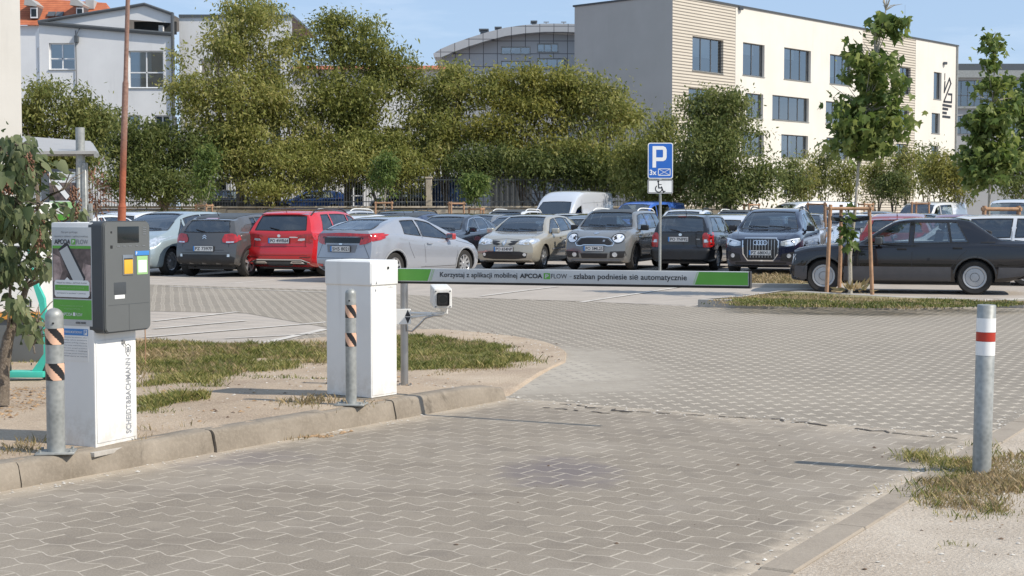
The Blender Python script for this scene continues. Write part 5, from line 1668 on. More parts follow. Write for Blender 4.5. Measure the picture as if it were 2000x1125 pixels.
CARS['beige'] = make_car('parked_car', meg, 'beige hatchback parked nose out between the silver hatchback and the grey crossover', None, (.36, .335, .275))
place(CARS['beige'], .50, 40.3, 250)

# 2 grey crossover seen from the front, black roof and white rails
L = 4.30
mini = Car(std(L, 1.822, 1.56, 2.67, .82, .335, rim='s5', rim_mat='alloy_dark', cladding=True, roofw=.73, up=.80, bulge_f=.22,
    top=[(0, .86), (.12, .93), (.4, 1.0), (.8, 1.05), (1.08, 1.085), (1.35, 1.30), (1.62, 1.475), (1.9, 1.535), (2.5, 1.56), (3.3, 1.545), (3.9, 1.50), (L, 1.46)],
    belt=[(0, .80), (.3, .91), (1.0, .99), (2.0, 1.02), (3.4, 1.05), (L, 1.06)],
    nose=[(.2, .08), (.42, .0), (.65, .02), (.85, .07), (1.05, .2)],
    windshield=(1.105, .69, 1.465, .56), rearglass=(1.10, .58, 1.40, .54),
    windows=[(1.22, 2.18, .42, 0), (2.24, 3.05, 0, 0), (3.10, 3.75, 0, -.12)],
    handles=[2.0, 2.9], handle_mat='chrome', seams=[[(1.2, 1.02), (1.22, .6), (1.32, .35)], [(2.21, 1.5), (2.21, .35)], [(1.32, .35), (2.8, .35)]],
    front_lines=[[(-.72, .98), (-.4, 1.02), (0, 1.03), (.4, 1.02), (.72, .98)]],
    details=[('grille', 'front', [(-.42, .645), (-.46, .71), (-.34, .81), (-.18, .825), (.18, .825), (.34, .81), (.46, .71), (.42, .645), (.32, .655), (.26, .675), (-.26, .675), (-.32, .655)], 'black_plastic', False, .007),
             ('lower_grille', 'front', [(-.33, .32), (-.36, .44), (.36, .44), (.33, .32)], 'black_plastic', False, .006),
             ('bumper_vent', 'front', [(.40, .33), (.42, .49), (.78, .50), (.80, .40), (.72, .33)], 'black_plastic', True, .006),
             ('headlight', 'front', oval(.60, .82, .155, .120, 20), 'chrome', True, .008),
             ('headlight_glass', 'front', oval(.60, .82, .128, .098, 20), 'lamp_bright', True, .012),
             ('lamp_eyelid', 'front', [(.50, .775), (.50, .86), (.56, .895), (.58, .80)], 'black_plastic', True, .014),
             ('fog_light', 'front', oval(.53, .41, .062, .058), 'headlamp', True, .012),
             ('bumper_lip', 'front', [(-.66, .255), (-.62, .295), (.62, .295), (.66, .255)], 'ink_grey', False, .006),
             ('front_roof', 'top', [(1.66, .53), (1.9, .60), (3.9, .60), (4.0, .5), (4.0, -.5), (3.9, -.60), (1.9, -.60), (1.66, -.53), (1.62, 0)], 'dark_housing', False, .006),
             ('badge', 'front', [(-.09, .945), (-.02, .925), (.02, .925), (.09, .945), (.02, .965), (-.02, .965)], 'chrome', False, .006),
             ('side_scuttle', 'side', [(1.02, .80), (1.30, .84), (1.30, .92), (1.02, .89)], 'chrome', True, .010),
             ('grille_badge', 'front', [(.22, .74), (.27, .73), (.29, .78), (.24, .785)], 'steel', False, .010),
             ('taillight', 'rear', [(.58, .74), (.58, 1.0), (.76, 1.0), (.76, .74)], 'taillamp', True, .006)],
    strips=[('grille_frame', 'front', [(-.47, .635), (-.51, .71), (-.37, .835), (-.19, .85), (.19, .85), (.37, .835), (.51, .71), (.47, .635), (.35, .63), (.28, .652), (-.28, .652), (-.35, .63)], .020, 'chrome', False, .010, True),
            ('lamp_ring', 'front', oval(.60, .82, .150, .116, 20), .018, 'black_plastic', True, .013, True)],
    plate_f=(.565, 'PO 5ML25'), plate_r=(.8, 'PO 5ML25'), rails=(1.95, 3.75, 'paper_white'), mirror_mat='black_plastic'))
CARS['crossover'] = make_car('parked_car', mini, 'grey crossover with black roof, pale roof rails and round headlights, beside the parking sign', None, (.175, .178, .175))
place(CARS['crossover'], 2.80, 39.6, 250)

# 3 black estate from behind
L = 4.24
fab = Car(std(L, 1.646, 1.44, 2.46, .80, .30, rim='s5', roofw=.74, up=.82, bulge_r=.05,
    top=[(0, .68), (.2, .78), (.6, .88), (1.0, .93), (1.2, .96), (1.5, 1.18), (1.85, 1.37), (2.1, 1.42), (2.7, 1.44), (3.6, 1.425), (L, 1.385)],
    belt=[(0, .64), (.4, .80), (1.1, .89), (2.0, .92), (3.4, .96), (L, .97)],
    tail=[(.2, .10), (.30, .0), (.52, .0), (.56, .05), (.95, .06), (1.15, .14), (1.42, .30)],
    windshield=(.98, .62, 1.36, .52), rearglass=(.99, .60, 1.33, .53),
    windows=[(1.35, 2.15, .55, 0), (2.21, 2.95, 0, .06), (3.05, 3.75, .05, -.18)],
    handles=[2.0, 2.85], handle_mat='black_plastic', seams=[[(2.18, 1.4), (2.18, .30)], [(1.3, .9), (1.3, .3)], [(1.3, .3), (2.8, .3)], [(3.0, 1.36), (2.98, .8), (2.85, .62)]],
    rear_lines=[[(-.66, .56), (-.60, 1.0), (-.55, 1.345), (.55, 1.345), (.60, 1.0), (.66, .56)]],
    details=[('taillight', 'rear', [(.58, .60), (.56, .90), (.60, .965), (.74, .975), (.78, .9), (.80, .60)], 'taillamp', True, .010),
             ('bumper', 'rear', [(-.78, .30), (-.80, .54), (.80, .54), (.78, .30)], 'black_plastic', False, .020),
             ('badge', 'rear', oval(0, .915, .042, .034), 'chrome', False, .012),
             ('badge_lettering', 'rear', [(-.50, .79), (-.50, .815), (-.41, .815), (-.41, .79)], 'steel', False, .008),
             ('high_brake_light', 'rear', [(-.10, 1.352), (-.10, 1.372), (.10, 1.372), (.10, 1.352)], 'taillamp_dark', False, .012),
             ('headlight', 'front', [(.42, .62), (.46, .76), (.74, .76), (.74, .64)], 'headlamp', True, .006)],
    sub={'taillight': [('reversing_lamp', [(.60, .72), (.60, .80), (.76, .80), (.77, .72)], 'headlamp', .014)]},
    plate_r=(.80, 'PO 7NF92'), plate_r_y=.05, plate_f=(.4, 'PO 7NF92'), aerial=3.5, rim_mat='hubcap', mirror_mat='black_plastic'))
CARS['estate'] = make_car('parked_car', fab, 'black estate car seen from behind, its red and white tail lamp beside the navy suv', None, (.012, .012, .016))
place(CARS['estate'], 4.95, 39.4, 70)

# 4 dark blue suv from the front
L = 4.385
q3 = Car(std(L, 1.831, 1.59, 2.60, .90, .345, rim='s5', roofw=.72, up=.80, bulge_f=.18, tw=.23,
    top=[(0, .86), (.2, .94), (.6, 1.0), (1.0, 1.045), (1.22, 1.075), (1.5, 1.27), (1.9, 1.48), (2.2, 1.555), (2.7, 1.59), (3.3, 1.56), (3.9, 1.49), (L, 1.43)],
    belt=[(0, .80), (.4, .93), (1.2, 1.0), (2.2, 1.03), (3.6, 1.08), (L, 1.09)],
    nose=[(.2, .08), (.42, .0), (.65, .0), (.85, .03), (1.05, .15)],
    windshield=(1.09, .70, 1.48, .53), rearglass=(1.10, .56, 1.38, .50), seal='chrome',
    windows=[(1.42, 2.30, .60, 0), (2.36, 3.15, 0, 0), (3.20, 3.60, 0, -.15)],
    handles=[2.1, 3.05], seams=[[(1.4, 1.02), (1.32, .7), (1.4, .32)], [(2.33, 1.55), (2.33, .32)], [(1.4, .32), (3.0, .32)]],
    top_lines=[[(.1, .55), (1.15, .70)], [(.1, -.55), (1.15, -.70)]],
    details=[('grille', 'front', [(-.30, .36), (-.40, .50), (-.415, .80), (-.36, .86), (.36, .86), (.415, .80), (.40, .50), (.30, .36)], 'black_plastic', False, .008),
             ('headlight', 'front', [(.47, .70), (.47, .79), (.60, .83), (.86, .875), (.88, .80), (.80, .71), (.62, .68)], 'headlamp', True, .008),
             ('bumper_vent', 'front', [(.46, .34), (.50, .50), (.78, .56), (.80, .42), (.7, .32)], 'black_plastic', True, .006),
             ('fog_light', 'front', oval(.66, .46, .05, .05), 'headlamp', True, .011),
             ('skid_strip', 'front', [(-.6, .26), (-.6, .30), (.6, .30), (.6, .26)], 'black_plastic', False, .007),
             ('taillight', 'rear', [(.45, .84), (.45, .98), (.84, .98), (.84, .84)], 'taillamp', True, .006)],
    sub={'headlight': [('headlight_bulb', [(.56, .72), (.56, .78), (.70, .80), (.70, .72)], 'lamp_bright', .013), ('running_light', [(.49, .775), (.49, .79), (.60, .825), (.85, .868), (.86, .845), (.62, .805)], 'lamp_bright', .013)]},
    strips=[('grille_frame', 'front', [(-.30, .35), (-.405, .50), (-.42, .80), (-.365, .865), (.365, .865), (.42, .80), (.405, .50), (.30, .35)], .028, 'chrome', False, .012, True)]
        + [('grille_bar', 'front', [(x, .42), (x, .83)], .016, 'steel', False, .011, False) for x in (-.30, -.23, -.16, -.09, -.02, .05, .12, .19, .26, .33)]
        + [('badge_ring', 'front', oval(x, .765, .052, .052, 14), .015, 'chrome', False, .018, True) for x in (-.108, -.036, .036, .108)]
        + [('roof_rail_strip', 'side', [(1.4, 1.02), (3.6, 1.10)], .012, 'chrome', True, .006, False)],
    plate_f=(.53, 'PZ 680XU'), plate_r=(.8, 'PZ 680XU'), rails=(2.1, 3.9, 'black_plastic'), mirror_mat='black_plastic'))
CARS['navy'] = make_car('parked_car', q3, 'dark navy suv with four rings on a tall chrome framed grille', None, (.010, .014, .035))
place(CARS['navy'], 6.55, 37.0, 251)

# 5 black saloon side on
L = 4.43
mb_spec = std(L, 1.69, 1.385, 2.665, .79, .315, rim='disc', rim_mat='hubcap', roofw=.775, up=.83, bulge_f=.05, bulge_r=.04, rear_wiper=False,
    top=[(0, .77), (.08, .81), (.5, .865), (1.1, .91), (1.42, .935), (1.66, 1.09), (1.95, 1.28), (2.12, 1.355), (2.45, 1.385), (3.1, 1.385), (3.34, 1.36), (3.56, 1.22), (3.84, 1.025), (3.95, .985), (4.2, .975), (L, .955)],
    belt=[(0, .75), (.4, .82), (1.4, .885), (2.4, .90), (3.6, .925), (L, .92)],
    bot=[(0, .26), (.4, .20), (L - .5, .22), (L, .32)],
    plan=[(0, .95), (.06, .98), (.4, 1.0), (L - .6, 1.0), (L - .06, .97), (L, .95)],
    nose=[(.2, .02), (.42, .0), (.62, .03), (.80, .05), (1.0, .06)], tail=[(.2, .08), (.45, .0), (.62, .01), (.9, .03), (1.2, .05)],
    windshield=(.96, .66, 1.30, .57), rearglass=(1.03, .60, 1.31, .55), sill=.022,
    windows=[(1.52, 2.30, .50, .03), (2.38, 3.03, .03, -.06), (3.05, 3.34, -.05, -.20)],
    handles=[2.18, 3.15], handle_mat='black_plastic', handle_drop=.075,
    seams=[[(1.42, .86), (1.42, .6), (1.5, .24)], [(2.36, 1.3), (2.36, .24)], [(1.5, .24), (3.0, .24)], [(3.42, .9), (3.20, .70), (3.05, .50), (3.02, .30)], [(.12, .74), (1.4, .865)], [(3.7, .9), (L - .1, .86)]],
    top_lines=[[(.15, .66), (1.35, .72)], [(.15, -.66), (1.35, -.72)]],
    details=[('side_cladding', 'side', [(1.16, .25), (3.04, .25), (3.04, .50), (1.16, .50)], 'cladding', True, .008),
             ('side_cladding', 'side', [(3.84, .30), (L - .08, .36), (L - .06, .50), (3.86, .50)], 'cladding', True, .008),
             ('side_cladding', 'side', [(.03, .34), (.03, .50), (.42, .50), (.40, .26), (.14, .22)], 'cladding', True, .008),
             ('front_bumper', 'front', [(-.76, .24), (-.80, .50), (.80, .50), (.76, .24)], 'cladding', False, .014),
             ('rear_bumper', 'rear', [(-.76, .28), (-.78, .50), (.78, .50), (.76, .28)], 'cladding', False, .014),
             ('turn_signal', 'front', [(.66, .52), (.66, .72), (.80, .71), (.80, .52)], 'paper_white', True, .010),
             ('turn_signal', 'side', [(.02, .53), (.02, .70), (.10, .70), (.10, .53)], 'paper_white', True, .010),
             ('headlight', 'front', [(.36, .52), (.36, .72), (.65, .72), (.65, .52)], 'headlamp', True, .010),
             ('grille', 'front', [(-.26, .50), (-.28, .73), (.28, .73), (.26, .50)], 'steel', False, .010),
             ('boot_vent', 'side', [(3.55, .935), (3.80, .935), (3.80, .955), (3.55, .955)], 'black_plastic', True, .006),
             ('taillight', 'rear', [(.45, .60), (.45, .80), (.80, .80), (.80, .60)], 'taillamp', True, .010),
             ('taillight', 'side', [(L - .12, .62), (L - .12, .79), (L - .02, .79), (L - .02, .62)], 'taillamp', True, .008)],
    strips=[('arch_lip', 'side', [(s_ + .375 * math.cos(a), .315 + .375 * math.sin(a)) for a in np.linspace(.2, math.pi - .2, 14)], .020, 'dark_housing', True, .010, False) for s_ in (.79, .79 + 2.665)],
    plate_f=(.38, 'PO 4HK27'), mirror_s=1.78, mirror_mat='dark_housing')
def pull(d, cut_, by):      # shorten the front overhang: positions behind the front wheel slide forward, those before it are squeezed
    q = lambda v: v * (cut_ - by) / cut_ if v < cut_ else v - by
    for k in ('top', 'belt', 'bot', 'plan'): d[k] = [(q(x), y) for x, y in d[k]]
    d['windows'] = [(q(a_), q(b_), c_, e_) for a_, b_, c_, e_ in d['windows']]; d['handles'] = [q(v) for v in d['handles']]
    d['seams'] = [[(q(x), y) for x, y in P] for P in d['seams']]; d['top_lines'] = [[(q(x), y) for x, y in P] for P in d['top_lines']]
    d['details'] = [(n, k, [(q(x), y) for x, y in P] if k == 'side' else P, *r) for n, k, P, *r in d['details']]
    d['strips'] = [(n, k, [(x - by, y) for x, y in P], *r) for n, k, P, *r in d['strips']]
    d['mirror_s'] -= by; d['fo'] -= by; d['L'] -= by
    return d
mb = Car(pull(mb_spec, .79, .17))
CARS['saloon'] = make_car('parked_car', mb, 'black four door saloon with round silver wheel covers beside the grass island', None, (.007, .006, .009), glass='glass')
place(CARS['saloon'], 7.41, 27.73, 164.8)

# 6 silver hatchback from behind
L = 4.30
civ = Car(std(L, 1.77, 1.40, 2.605, .88, .32, rim='s9', roofw=.66, up=.80, bulge_r=.16, bulge_f=.2,
    top=[(0, .62), (.25, .74), (.6, .83), (1.0, .93), (1.35, 1.08), (1.7, 1.235), (2.1, 1.36), (2.5, 1.40), (2.9, 1.385), (3.4, 1.30), (3.8, 1.20), (L, 1.10)],
    belt=[(0, .58), (.4, .74), (1.1, .84), (2.0, .90), (2.8, .97), (3.6, 1.03), (L, 1.02)],
    tail=[(.2, .06), (.45, .0), (.7, .03), (.9, .05), (1.0, .06), (1.12, .12), (1.4, .4)],
    plan=[(0, .80), (.12, .90), (.35, .96), (.9, 1.0), (L - 1.0, 1.0), (L - .4, .95), (L - .1, .88), (L, .82)],
    windshield=(1.0, .62, 1.29, .48), rearglass=(1.115, .60, 1.315, .46), rear_wiper=False,
    windows=[(1.32, 2.46, .62, .03), (2.53, 3.12, .03, -.07)],
    handles=[2.3], handle_mat='paint', seams=[[(1.28, .88), (1.22, .6), (1.3, .3)], [(2.50, 1.38), (2.50, .92), (2.42, .3)], [(1.3, .3), (2.6, .3)], [(3.1, .98), (3.0, .72), (2.85, .5)], [(.45, .72), (1.2, .85)]],
    rear_lines=[[(-.70, .52), (-.56, .80), (-.60, .92)], [(.70, .52), (.56, .80), (.60, .92)], [(-.70, .52), (.70, .52)]],
    details=[('taillight', 'rear', [(.46, .80), (.50, .96), (.62, 1.02), (.83, 1.055), (.86, .99), (.80, .90), (.60, .82)], 'taillamp', True, .012),
             ('taillight', 'side', [(L - .62, 1.01), (L - .30, 1.04), (L - .06, 1.02), (L - .10, .88), (L - .34, .93)], 'taillamp', True, .010),
             ('lower_rear_window', 'rear', [(-.50, .835), (-.55, .955), (.55, .955), (.50, .835)], 'screen', False, .012),
             ('spoiler', 'rear', [(-.70, .975), (-.66, 1.025), (0, 1.045), (.66, 1.025), (.70, .975), (0, .975)], 'taillamp', False, .022),
             ('plate_recess', 'rear', [(-.36, .64), (-.40, .80), (.40, .80), (.36, .64)], 'ink_grey', False, .008),
             ('badge', 'rear', [(-.04, .80), (-.045, .83), (.045, .83), (.04, .80)], 'chrome', False, .014),
             ('reflector', 'rear', [(.50, .34), (.50, .39), (.74, .40), (.74, .34)], 'taillamp', True, .010),
             ('rear_diffuser', 'rear', [(-.62, .28), (-.60, .335), (.60, .335), (.62, .28)], 'black_plastic', False, .008),
             ('headlight', 'front', [(.36, .58), (.42, .68), (.74, .80), (.76, .68)], 'headlamp', True, .006)],
    strips=[('arch_lip', 'side', [(s_ + .385 * math.cos(a), .32 + .385 * math.sin(a)) for a in np.linspace(-.1, math.pi + .1, 16)], .022, 'hubcap', True, .009, False) for s_ in (.88, .88 + 2.605)],
    plate_r=(.715, '5H5 8021'), mirror_color=(.45, .05, .05)))
CARS['silver'] = make_car('parked_car', civ, 'silver hatchback seen from behind with a red tail lamp bar, behind the barrier cabinet', None, (.31, .33, .37))
place(CARS['silver'], -2.46, 33.0, 57.5)

# 7 red suv from behind
L = 4.38
kar = Car(std(L, 1.84, 1.54, 2.64, .87, .345, rim='s5', cladding=True, roofw=.73, up=.80, tw=.23,
    top=[(0, .84), (.2, .92), (.6, .99), (1.0, 1.03), (1.2, 1.06), (1.5, 1.26), (1.85, 1.44), (2.15, 1.51), (2.7, 1.54), (3.4, 1.525), (4.0, 1.48), (L, 1.44)],
    belt=[(0, .78), (.4, .92), (1.2, .99), (2.2, 1.02), (3.6, 1.04), (L, 1.05)],
    tail=[(.2, .12), (.42, .0), (.62, .0), (.68, .05), (.98, .05), (1.15, .14), (1.45, .36)],
    windshield=(1.08, .69, 1.43, .56), rearglass=(1.075, .64, 1.385, .56), rear_tint='glass_dark',
    windows=[(1.36, 2.20, .50, 0), (2.27, 3.12, 0, .02), (3.20, 3.75, .02, -.16)],
    handles=[2.05, 3.0], seams=[[(2.235, 1.5), (2.235, .34)], [(1.3, 1.0), (1.35, .34)], [(1.35, .34), (2.9, .34)]],
    rear_lines=[[(-.70, .50), (-.64, .70), (-.64, 1.02)], [(.70, .50), (.64, .70), (.64, 1.02)], [(-.70, .50), (.70, .50)], [(-.68, .70), (.68, .70)]],
    details=[('taillight', 'rear', [(.42, .92), (.46, .965), (.62, .985), (.86, .985), (.88, .90), (.80, .80), (.70, .82), (.66, .90)], 'taillamp', True, .010),
             ('reversing_lamp', 'rear', [(.46, .84), (.50, .885), (.63, .89), (.64, .85), (.56, .83)], 'headlamp', True, .012),
             ('lower_bumper', 'rear', [(-.72, .29), (-.74, .36), (-.50, .40), (.50, .40), (.74, .36), (.72, .29)], 'black_plastic', False, .010),
             ('skid_plate', 'rear', [(-.30, .27), (-.30, .36), (.30, .36), (.30, .27)], 'dark_housing', False, .014),
             ('badge', 'rear', oval(0, .945, .04, .034), 'chrome', False, .010),
             ('tailgate_lettering', 'rear', [(-.26, .90), (-.26, .925), (-.46, .925), (-.46, .90)], 'chrome', False, .007),
             ('reflector', 'rear', [(.52, .44), (.52, .465), (.78, .475), (.78, .45)], 'taillamp_dark', True, .008),
             ('roof_spoiler', 'rear', [(-.58, 1.415), (-.55, 1.455), (.55, 1.455), (.58, 1.415)], 'paint', False, .030),
             ('headlight', 'front', [(.42, .74), (.46, .84), (.80, .86), (.80, .78)], 'headlamp', True, .006)],
    strips=[('chrome_strip', 'rear', [(-.76, .34), (-.56, .405), (.56, .405), (.76, .34)], .018, 'chrome', False, .016, False),
            ('exhaust_trim', 'rear', [(.30, .335), (.62, .335), (.56, .365), (.34, .365)], .014, 'chrome', True, .018, True)],
    plate_r=(.835, 'PO 4WR64'), rails=(1.95, 3.95, 'black_plastic'), aerial=3.9))
CARS['red'] = make_car('parked_car', kar, 'bright red suv seen from behind with dark roof rails', None, (.62, .018, .022))
place(CARS['red'], -4.65, 35.9, 72)

# 8 grey hatchback from behind
L = 3.996
c3 = Car(std(L, 1.749, 1.46, 2.54, .80, .32, rim='s5', cladding=True, roofw=.70, up=.80, rim_mat='alloy', bulge_r=.14,
    top=[(0, .82), (.2, .90), (.6, .96), (.95, 1.0), (1.1, 1.03), (1.4, 1.24), (1.75, 1.40), (2.1, 1.455), (2.6, 1.46), (3.1, 1.42), (3.6, 1.36), (L, 1.31)],
    belt=[(0, .76), (.4, .90), (1.2, .95), (2.0, .97), (2.8, .99), (3.4, 1.03), (L, 1.04)],
    tail=[(.2, .10), (.40, .0), (.62, .01), (.80, .05), (1.0, .08), (1.15, .18), (1.35, .36)],
    windshield=(1.04, .66, 1.385, .54), rearglass=(1.03, .60, 1.285, .50),
    windows=[(1.22, 2.05, .50, 0), (2.12, 2.78, 0, 0), (2.84, 3.12, 0, -.10)],
    handles=[1.95, 2.7], seams=[[(2.085, 1.42), (2.085, .34)], [(1.3, .34), (2.6, .34)]],
    rear_lines=[[(-.62, .56), (-.58, 1.0)], [(.62, .56), (.58, 1.0)], [(-.62, .56), (.62, .56)], [(-.50, .62), (.50, .62)]],
    details=[('taillight', 'rear', [(.46, .80), (.44, .88), (.50, .98), (.66, 1.0), (.80, .96), (.82, .86), (.76, .79), (.60, .77)], 'taillamp', True, .014),
             ('lower_bumper', 'rear', [(-.70, .27), (-.76, .45), (-.56, .52), (.56, .52), (.76, .45), (.70, .27)], 'black_plastic', False, .010),
             ('black_roof', 'top', [(1.85, .48), (2.1, .56), (3.3, .56), (3.5, .50), (3.5, -.50), (3.3, -.56), (2.1, -.56), (1.85, -.48)], 'dark_housing', False, .006),
             ('chevron_badge', 'rear', [(-.05, .87), (0, .905), (.05, .87), (.05, .89), (0, .925), (-.05, .89)], 'chrome', False, .010),
             ('chevron_badge', 'rear', [(-.05, .915), (0, .95), (.05, .915), (.05, .935), (0, .97), (-.05, .935)], 'chrome', False, .010),
             ('high_brake_light', 'rear', [(-.16, 1.315), (-.16, 1.335), (.16, 1.335), (.16, 1.315)], 'taillamp', False, .016),
             ('reflector', 'rear', [(.58, .47), (.58, .53), (.64, .53), (.64, .47)], 'headlamp', True, .016),
             ('headlight', 'front', [(.42, .68), (.46, .78), (.76, .80), (.76, .70)], 'headlamp', True, .006)],
    sub={'taillight': [('reversing_lamp', [(.54, .785), (.54, .815), (.72, .82), (.72, .79)], 'headlamp', .018)]},
    plate_r=(.655, 'PZ 7397F'), aerial=3.3, mirror_mat='black_plastic'))
CARS['grey'] = make_car('parked_car', c3, 'dark grey hatchback seen from behind, left of the bright red suv', None, (.085, .083, .082))
place(CARS['grey'], -6.35, 35.7, 70)

# 9 pale blue people carrier from the front
L = 4.47
pic = Car(std(L, 1.83, 1.52, 2.73, .90, .33, rim='s12', roofw=.69, up=.82, bulge_f=.2,
    top=[(0, .74), (.2, .84), (.5, .93), (.85, 1.02), (1.05, 1.09), (1.5, 1.32), (1.95, 1.455), (2.4, 1.51), (2.9, 1.52), (3.6, 1.49), (L, 1.41)],
    belt=[(0, .68), (.4, .82), (1.2, .92), (2.2, .97), (3.6, 1.03), (L, 1.05)],
    windshield=(1.06, .70, 1.43, .52), rearglass=(1.08, .58, 1.36, .53),
    windows=[(1.25, 1.56, .42, .08), (1.64, 2.45, .10, 0), (2.52, 3.35, 0, 0), (3.42, 3.95, 0, -.14)],
    handles=[2.3, 3.2], seams=[[(1.40, .93), (1.35, .6), (1.42, .32)], [(2.485, 1.48), (2.485, .32)], [(1.42, .32), (3.0, .32)], [(1.3, .52), (3.2, .56)]],
    details=[('headlight', 'front', [(.50, .66), (.56, .80), (.72, .90), (.84, .92), (.86, .84), (.80, .68), (.64, .62)], 'headlamp', True, .008),
             ('grille', 'front', [(-.48, .66), (-.50, .70), (0, .76), (.50, .70), (.48, .66)], 'chrome', False, .008),
             ('lower_grille', 'front', [(-.5, .34), (-.56, .52), (.56, .52), (.5, .34)], 'black_plastic', False, .006),
             ('taillight', 'rear', [(.56, .70), (.56, 1.0), (.82, 1.0), (.82, .70)], 'taillamp', True, .006)],
    plate_f=(.58, 'PO 2CL48'), plate_r=(.8, 'PO 2CL48'), seat_s=2.35))
CARS['paleblue'] = make_car('parked_car', pic, 'pale blue grey people carrier nose out, partly hidden by the ticket terminal', None, (.30, .37, .40))
place(CARS['paleblue'], -8.37, 36.5, 250)

# 10 black coupe-like saloon behind the silver hatchback
L = 4.6
sed = Car(std(L, 1.80, 1.42, 2.70, .88, .33, rim='s9', roofw=.68, up=.80, bulge_f=.18, seal='chrome',
    top=[(0, .70), (.2, .79), (.6, .87), (1.1, .95), (1.3, .98), (1.7, 1.19), (2.1, 1.36), (2.5, 1.42), (2.9, 1.415), (3.3, 1.35), (3.8, 1.16), (4.15, 1.06), (L, 1.03)],
    belt=[(0, .66), (.4, .79), (1.3, .90), (2.2, .94), (3.8, .99), (L, .98)],
    tail=[(.2, .1), (.45, .0), (.75, .02), (1.0, .06), (1.3, .1)],
    windshield=(1.0, .66, 1.33, .50), rearglass=(1.09, .55, 1.31, .47), rear_wiper=False,
    windows=[(1.45, 2.40, .62, .0), (2.46, 3.20, .0, -.04), (3.25, 3.62, -.03, -.24)],
    handles=[2.25, 3.1], seams=[[(1.4, .92), (1.34, .6), (1.4, .3)], [(2.43, 1.4), (2.43, .3)]],
    details=[('headlight', 'front', [(.42, .62), (.46, .74), (.80, .76), (.80, .66)], 'headlamp', True, .006),
             ('grille', 'front', [(-.35, .56), (-.38, .72), (.38, .72), (.35, .56)], 'black_plastic', False, .006),
             ('taillight', 'rear', [(.50, .78), (.50, .95), (.84, .95), (.84, .78)], 'taillamp', True, .006)],
    plate_f=(.48, 'PO 8KT31'), plate_r=(.75, 'PO 8KT31')))
CARS['sedan'] = make_car('parked_car', sed, 'black saloon between the silver hatchback and the beige hatchback, set further back', None, (.010, .012, .020), glass='glass')
place(CARS['sedan'], -1.75, 42.6, 250)

# vans
def van(L, W, H, wb, fo, tyre, cowl, zc, s_roof, z_hood, **k):
    return std(L, W, H, wb, fo, tyre, roofw=k.pop('roofw', .84), up=.80, bulge_f=.2, bulge_r=.03,
        bot=[(0, .28), (.3, .26), (L, .30)],
        plan=[(0, .84), (.15, .93), (.5, .98), (1.0, 1.0), (L - .3, 1.0), (L, .98)],
        nose=[(.2, .06), (.5, .0), (.8, .04), (1.1, .14), (1.4, .25)], tail=[(.2, .05), (.5, .0), (2.5, .05)], **k)
L = 5.6
mas = Car(van(L, 2.05, 2.42, 3.2, .9, .35, .9, 1.35, 1.9, 1.1, rim='s6', rim_mat='steel',
    top=[(0, 1.0), (.25, 1.13), (.7, 1.24), (.9, 1.32), (1.3, 1.68), (1.55, 1.93), (1.95, 2.22), (2.4, 2.38), (3.2, 2.42), (L, 2.40)],
    belt=[(0, .95), (.5, 1.12), (1.2, 1.22), (L, 1.25)],
    windshield=(1.34, .80, 1.90, .68), rearglass=(1.4, .6, 1.9, .6), solid_windows=['rear'], windows=[(1.20, 2.05, .42, 0)],
    handles=[2.1], seams=[[(2.12, 2.0), (2.12, .4)], [(1.2, 1.2), (1.2, .45)], [(2.2, 1.85), (5.4, 1.95)], [(3.4, 2.0), (3.4, .4)]],
    details=[('headlight', 'front', [(.58, .86), (.62, 1.06), (.86, 1.10), (.88, .90)], 'headlamp', True, .006),
             ('grille', 'front', [(-.5, .80), (-.5, .98), (.5, .98), (.5, .80)], 'black_plastic', False, .006),
             ('bumper', 'front', [(-.9, .32), (-.9, .70), (.9, .70), (.9, .32)], 'ink_grey', False, .008)],
    up_=1, cat='van', mirror_mat='black_plastic', rear_seat=False, rear_wiper=False))
mas.up = .50
CARS['whitevan'] = make_car('parked_van', mas, 'tall white panel van standing in front of the trees, above the car roofs', None, (.62, .65, .70))
pv = AT(1112, 400, 65)
place(CARS['whitevan'], pv.x, pv.y, 243)
L = 4.9
t5 = Car(van(L, 1.90, 1.95, 3.0, .9, .33, .9, 1.2, 1.9, 1.1, rim='s6', roofw=.80,
    top=[(0, .92), (.25, 1.02), (.7, 1.12), (.85, 1.18), (1.3, 1.50), (1.7, 1.80), (2.1, 1.92), (3.0, 1.95), (L, 1.92)],
    belt=[(0, .86), (.5, 1.02), (1.2, 1.12), (L, 1.15)],
    windshield=(1.21, .76, 1.78, .66), rearglass=(1.2, .64, 1.7, .62), windows=[(1.12, 1.95, .50, 0), (2.05, 3.2, 0, 0), (3.3, 4.5, 0, 0)], solid_windows=[2],
    handles=[1.95], seams=[[(2.0, 1.85), (2.0, .4)], [(3.25, 1.85), (3.25, .4)]],
    details=[('headlight', 'front', [(.52, .72), (.56, .92), (.80, .92), (.80, .74)], 'headlamp', True, .006),
             ('grille', 'front', [(-.48, .76), (-.48, .88), (.48, .88), (.48, .76)], 'black_plastic', False, .006),
             ('taillight', 'rear', [(.80, .9), (.80, 1.4), (.88, 1.4), (.88, .9)], 'taillamp', True, .006)],
    cat='van', mirror_mat='black_plastic', rear_wiper=False))
CARS['bluevan'] = make_car('parked_van', t5, 'bright blue van between the tall white van and the parking sign', None, (.06, .17, .60))
pv = AT(1258, 400, 64)
place(CARS['bluevan'], pv.x, pv.y, 238)

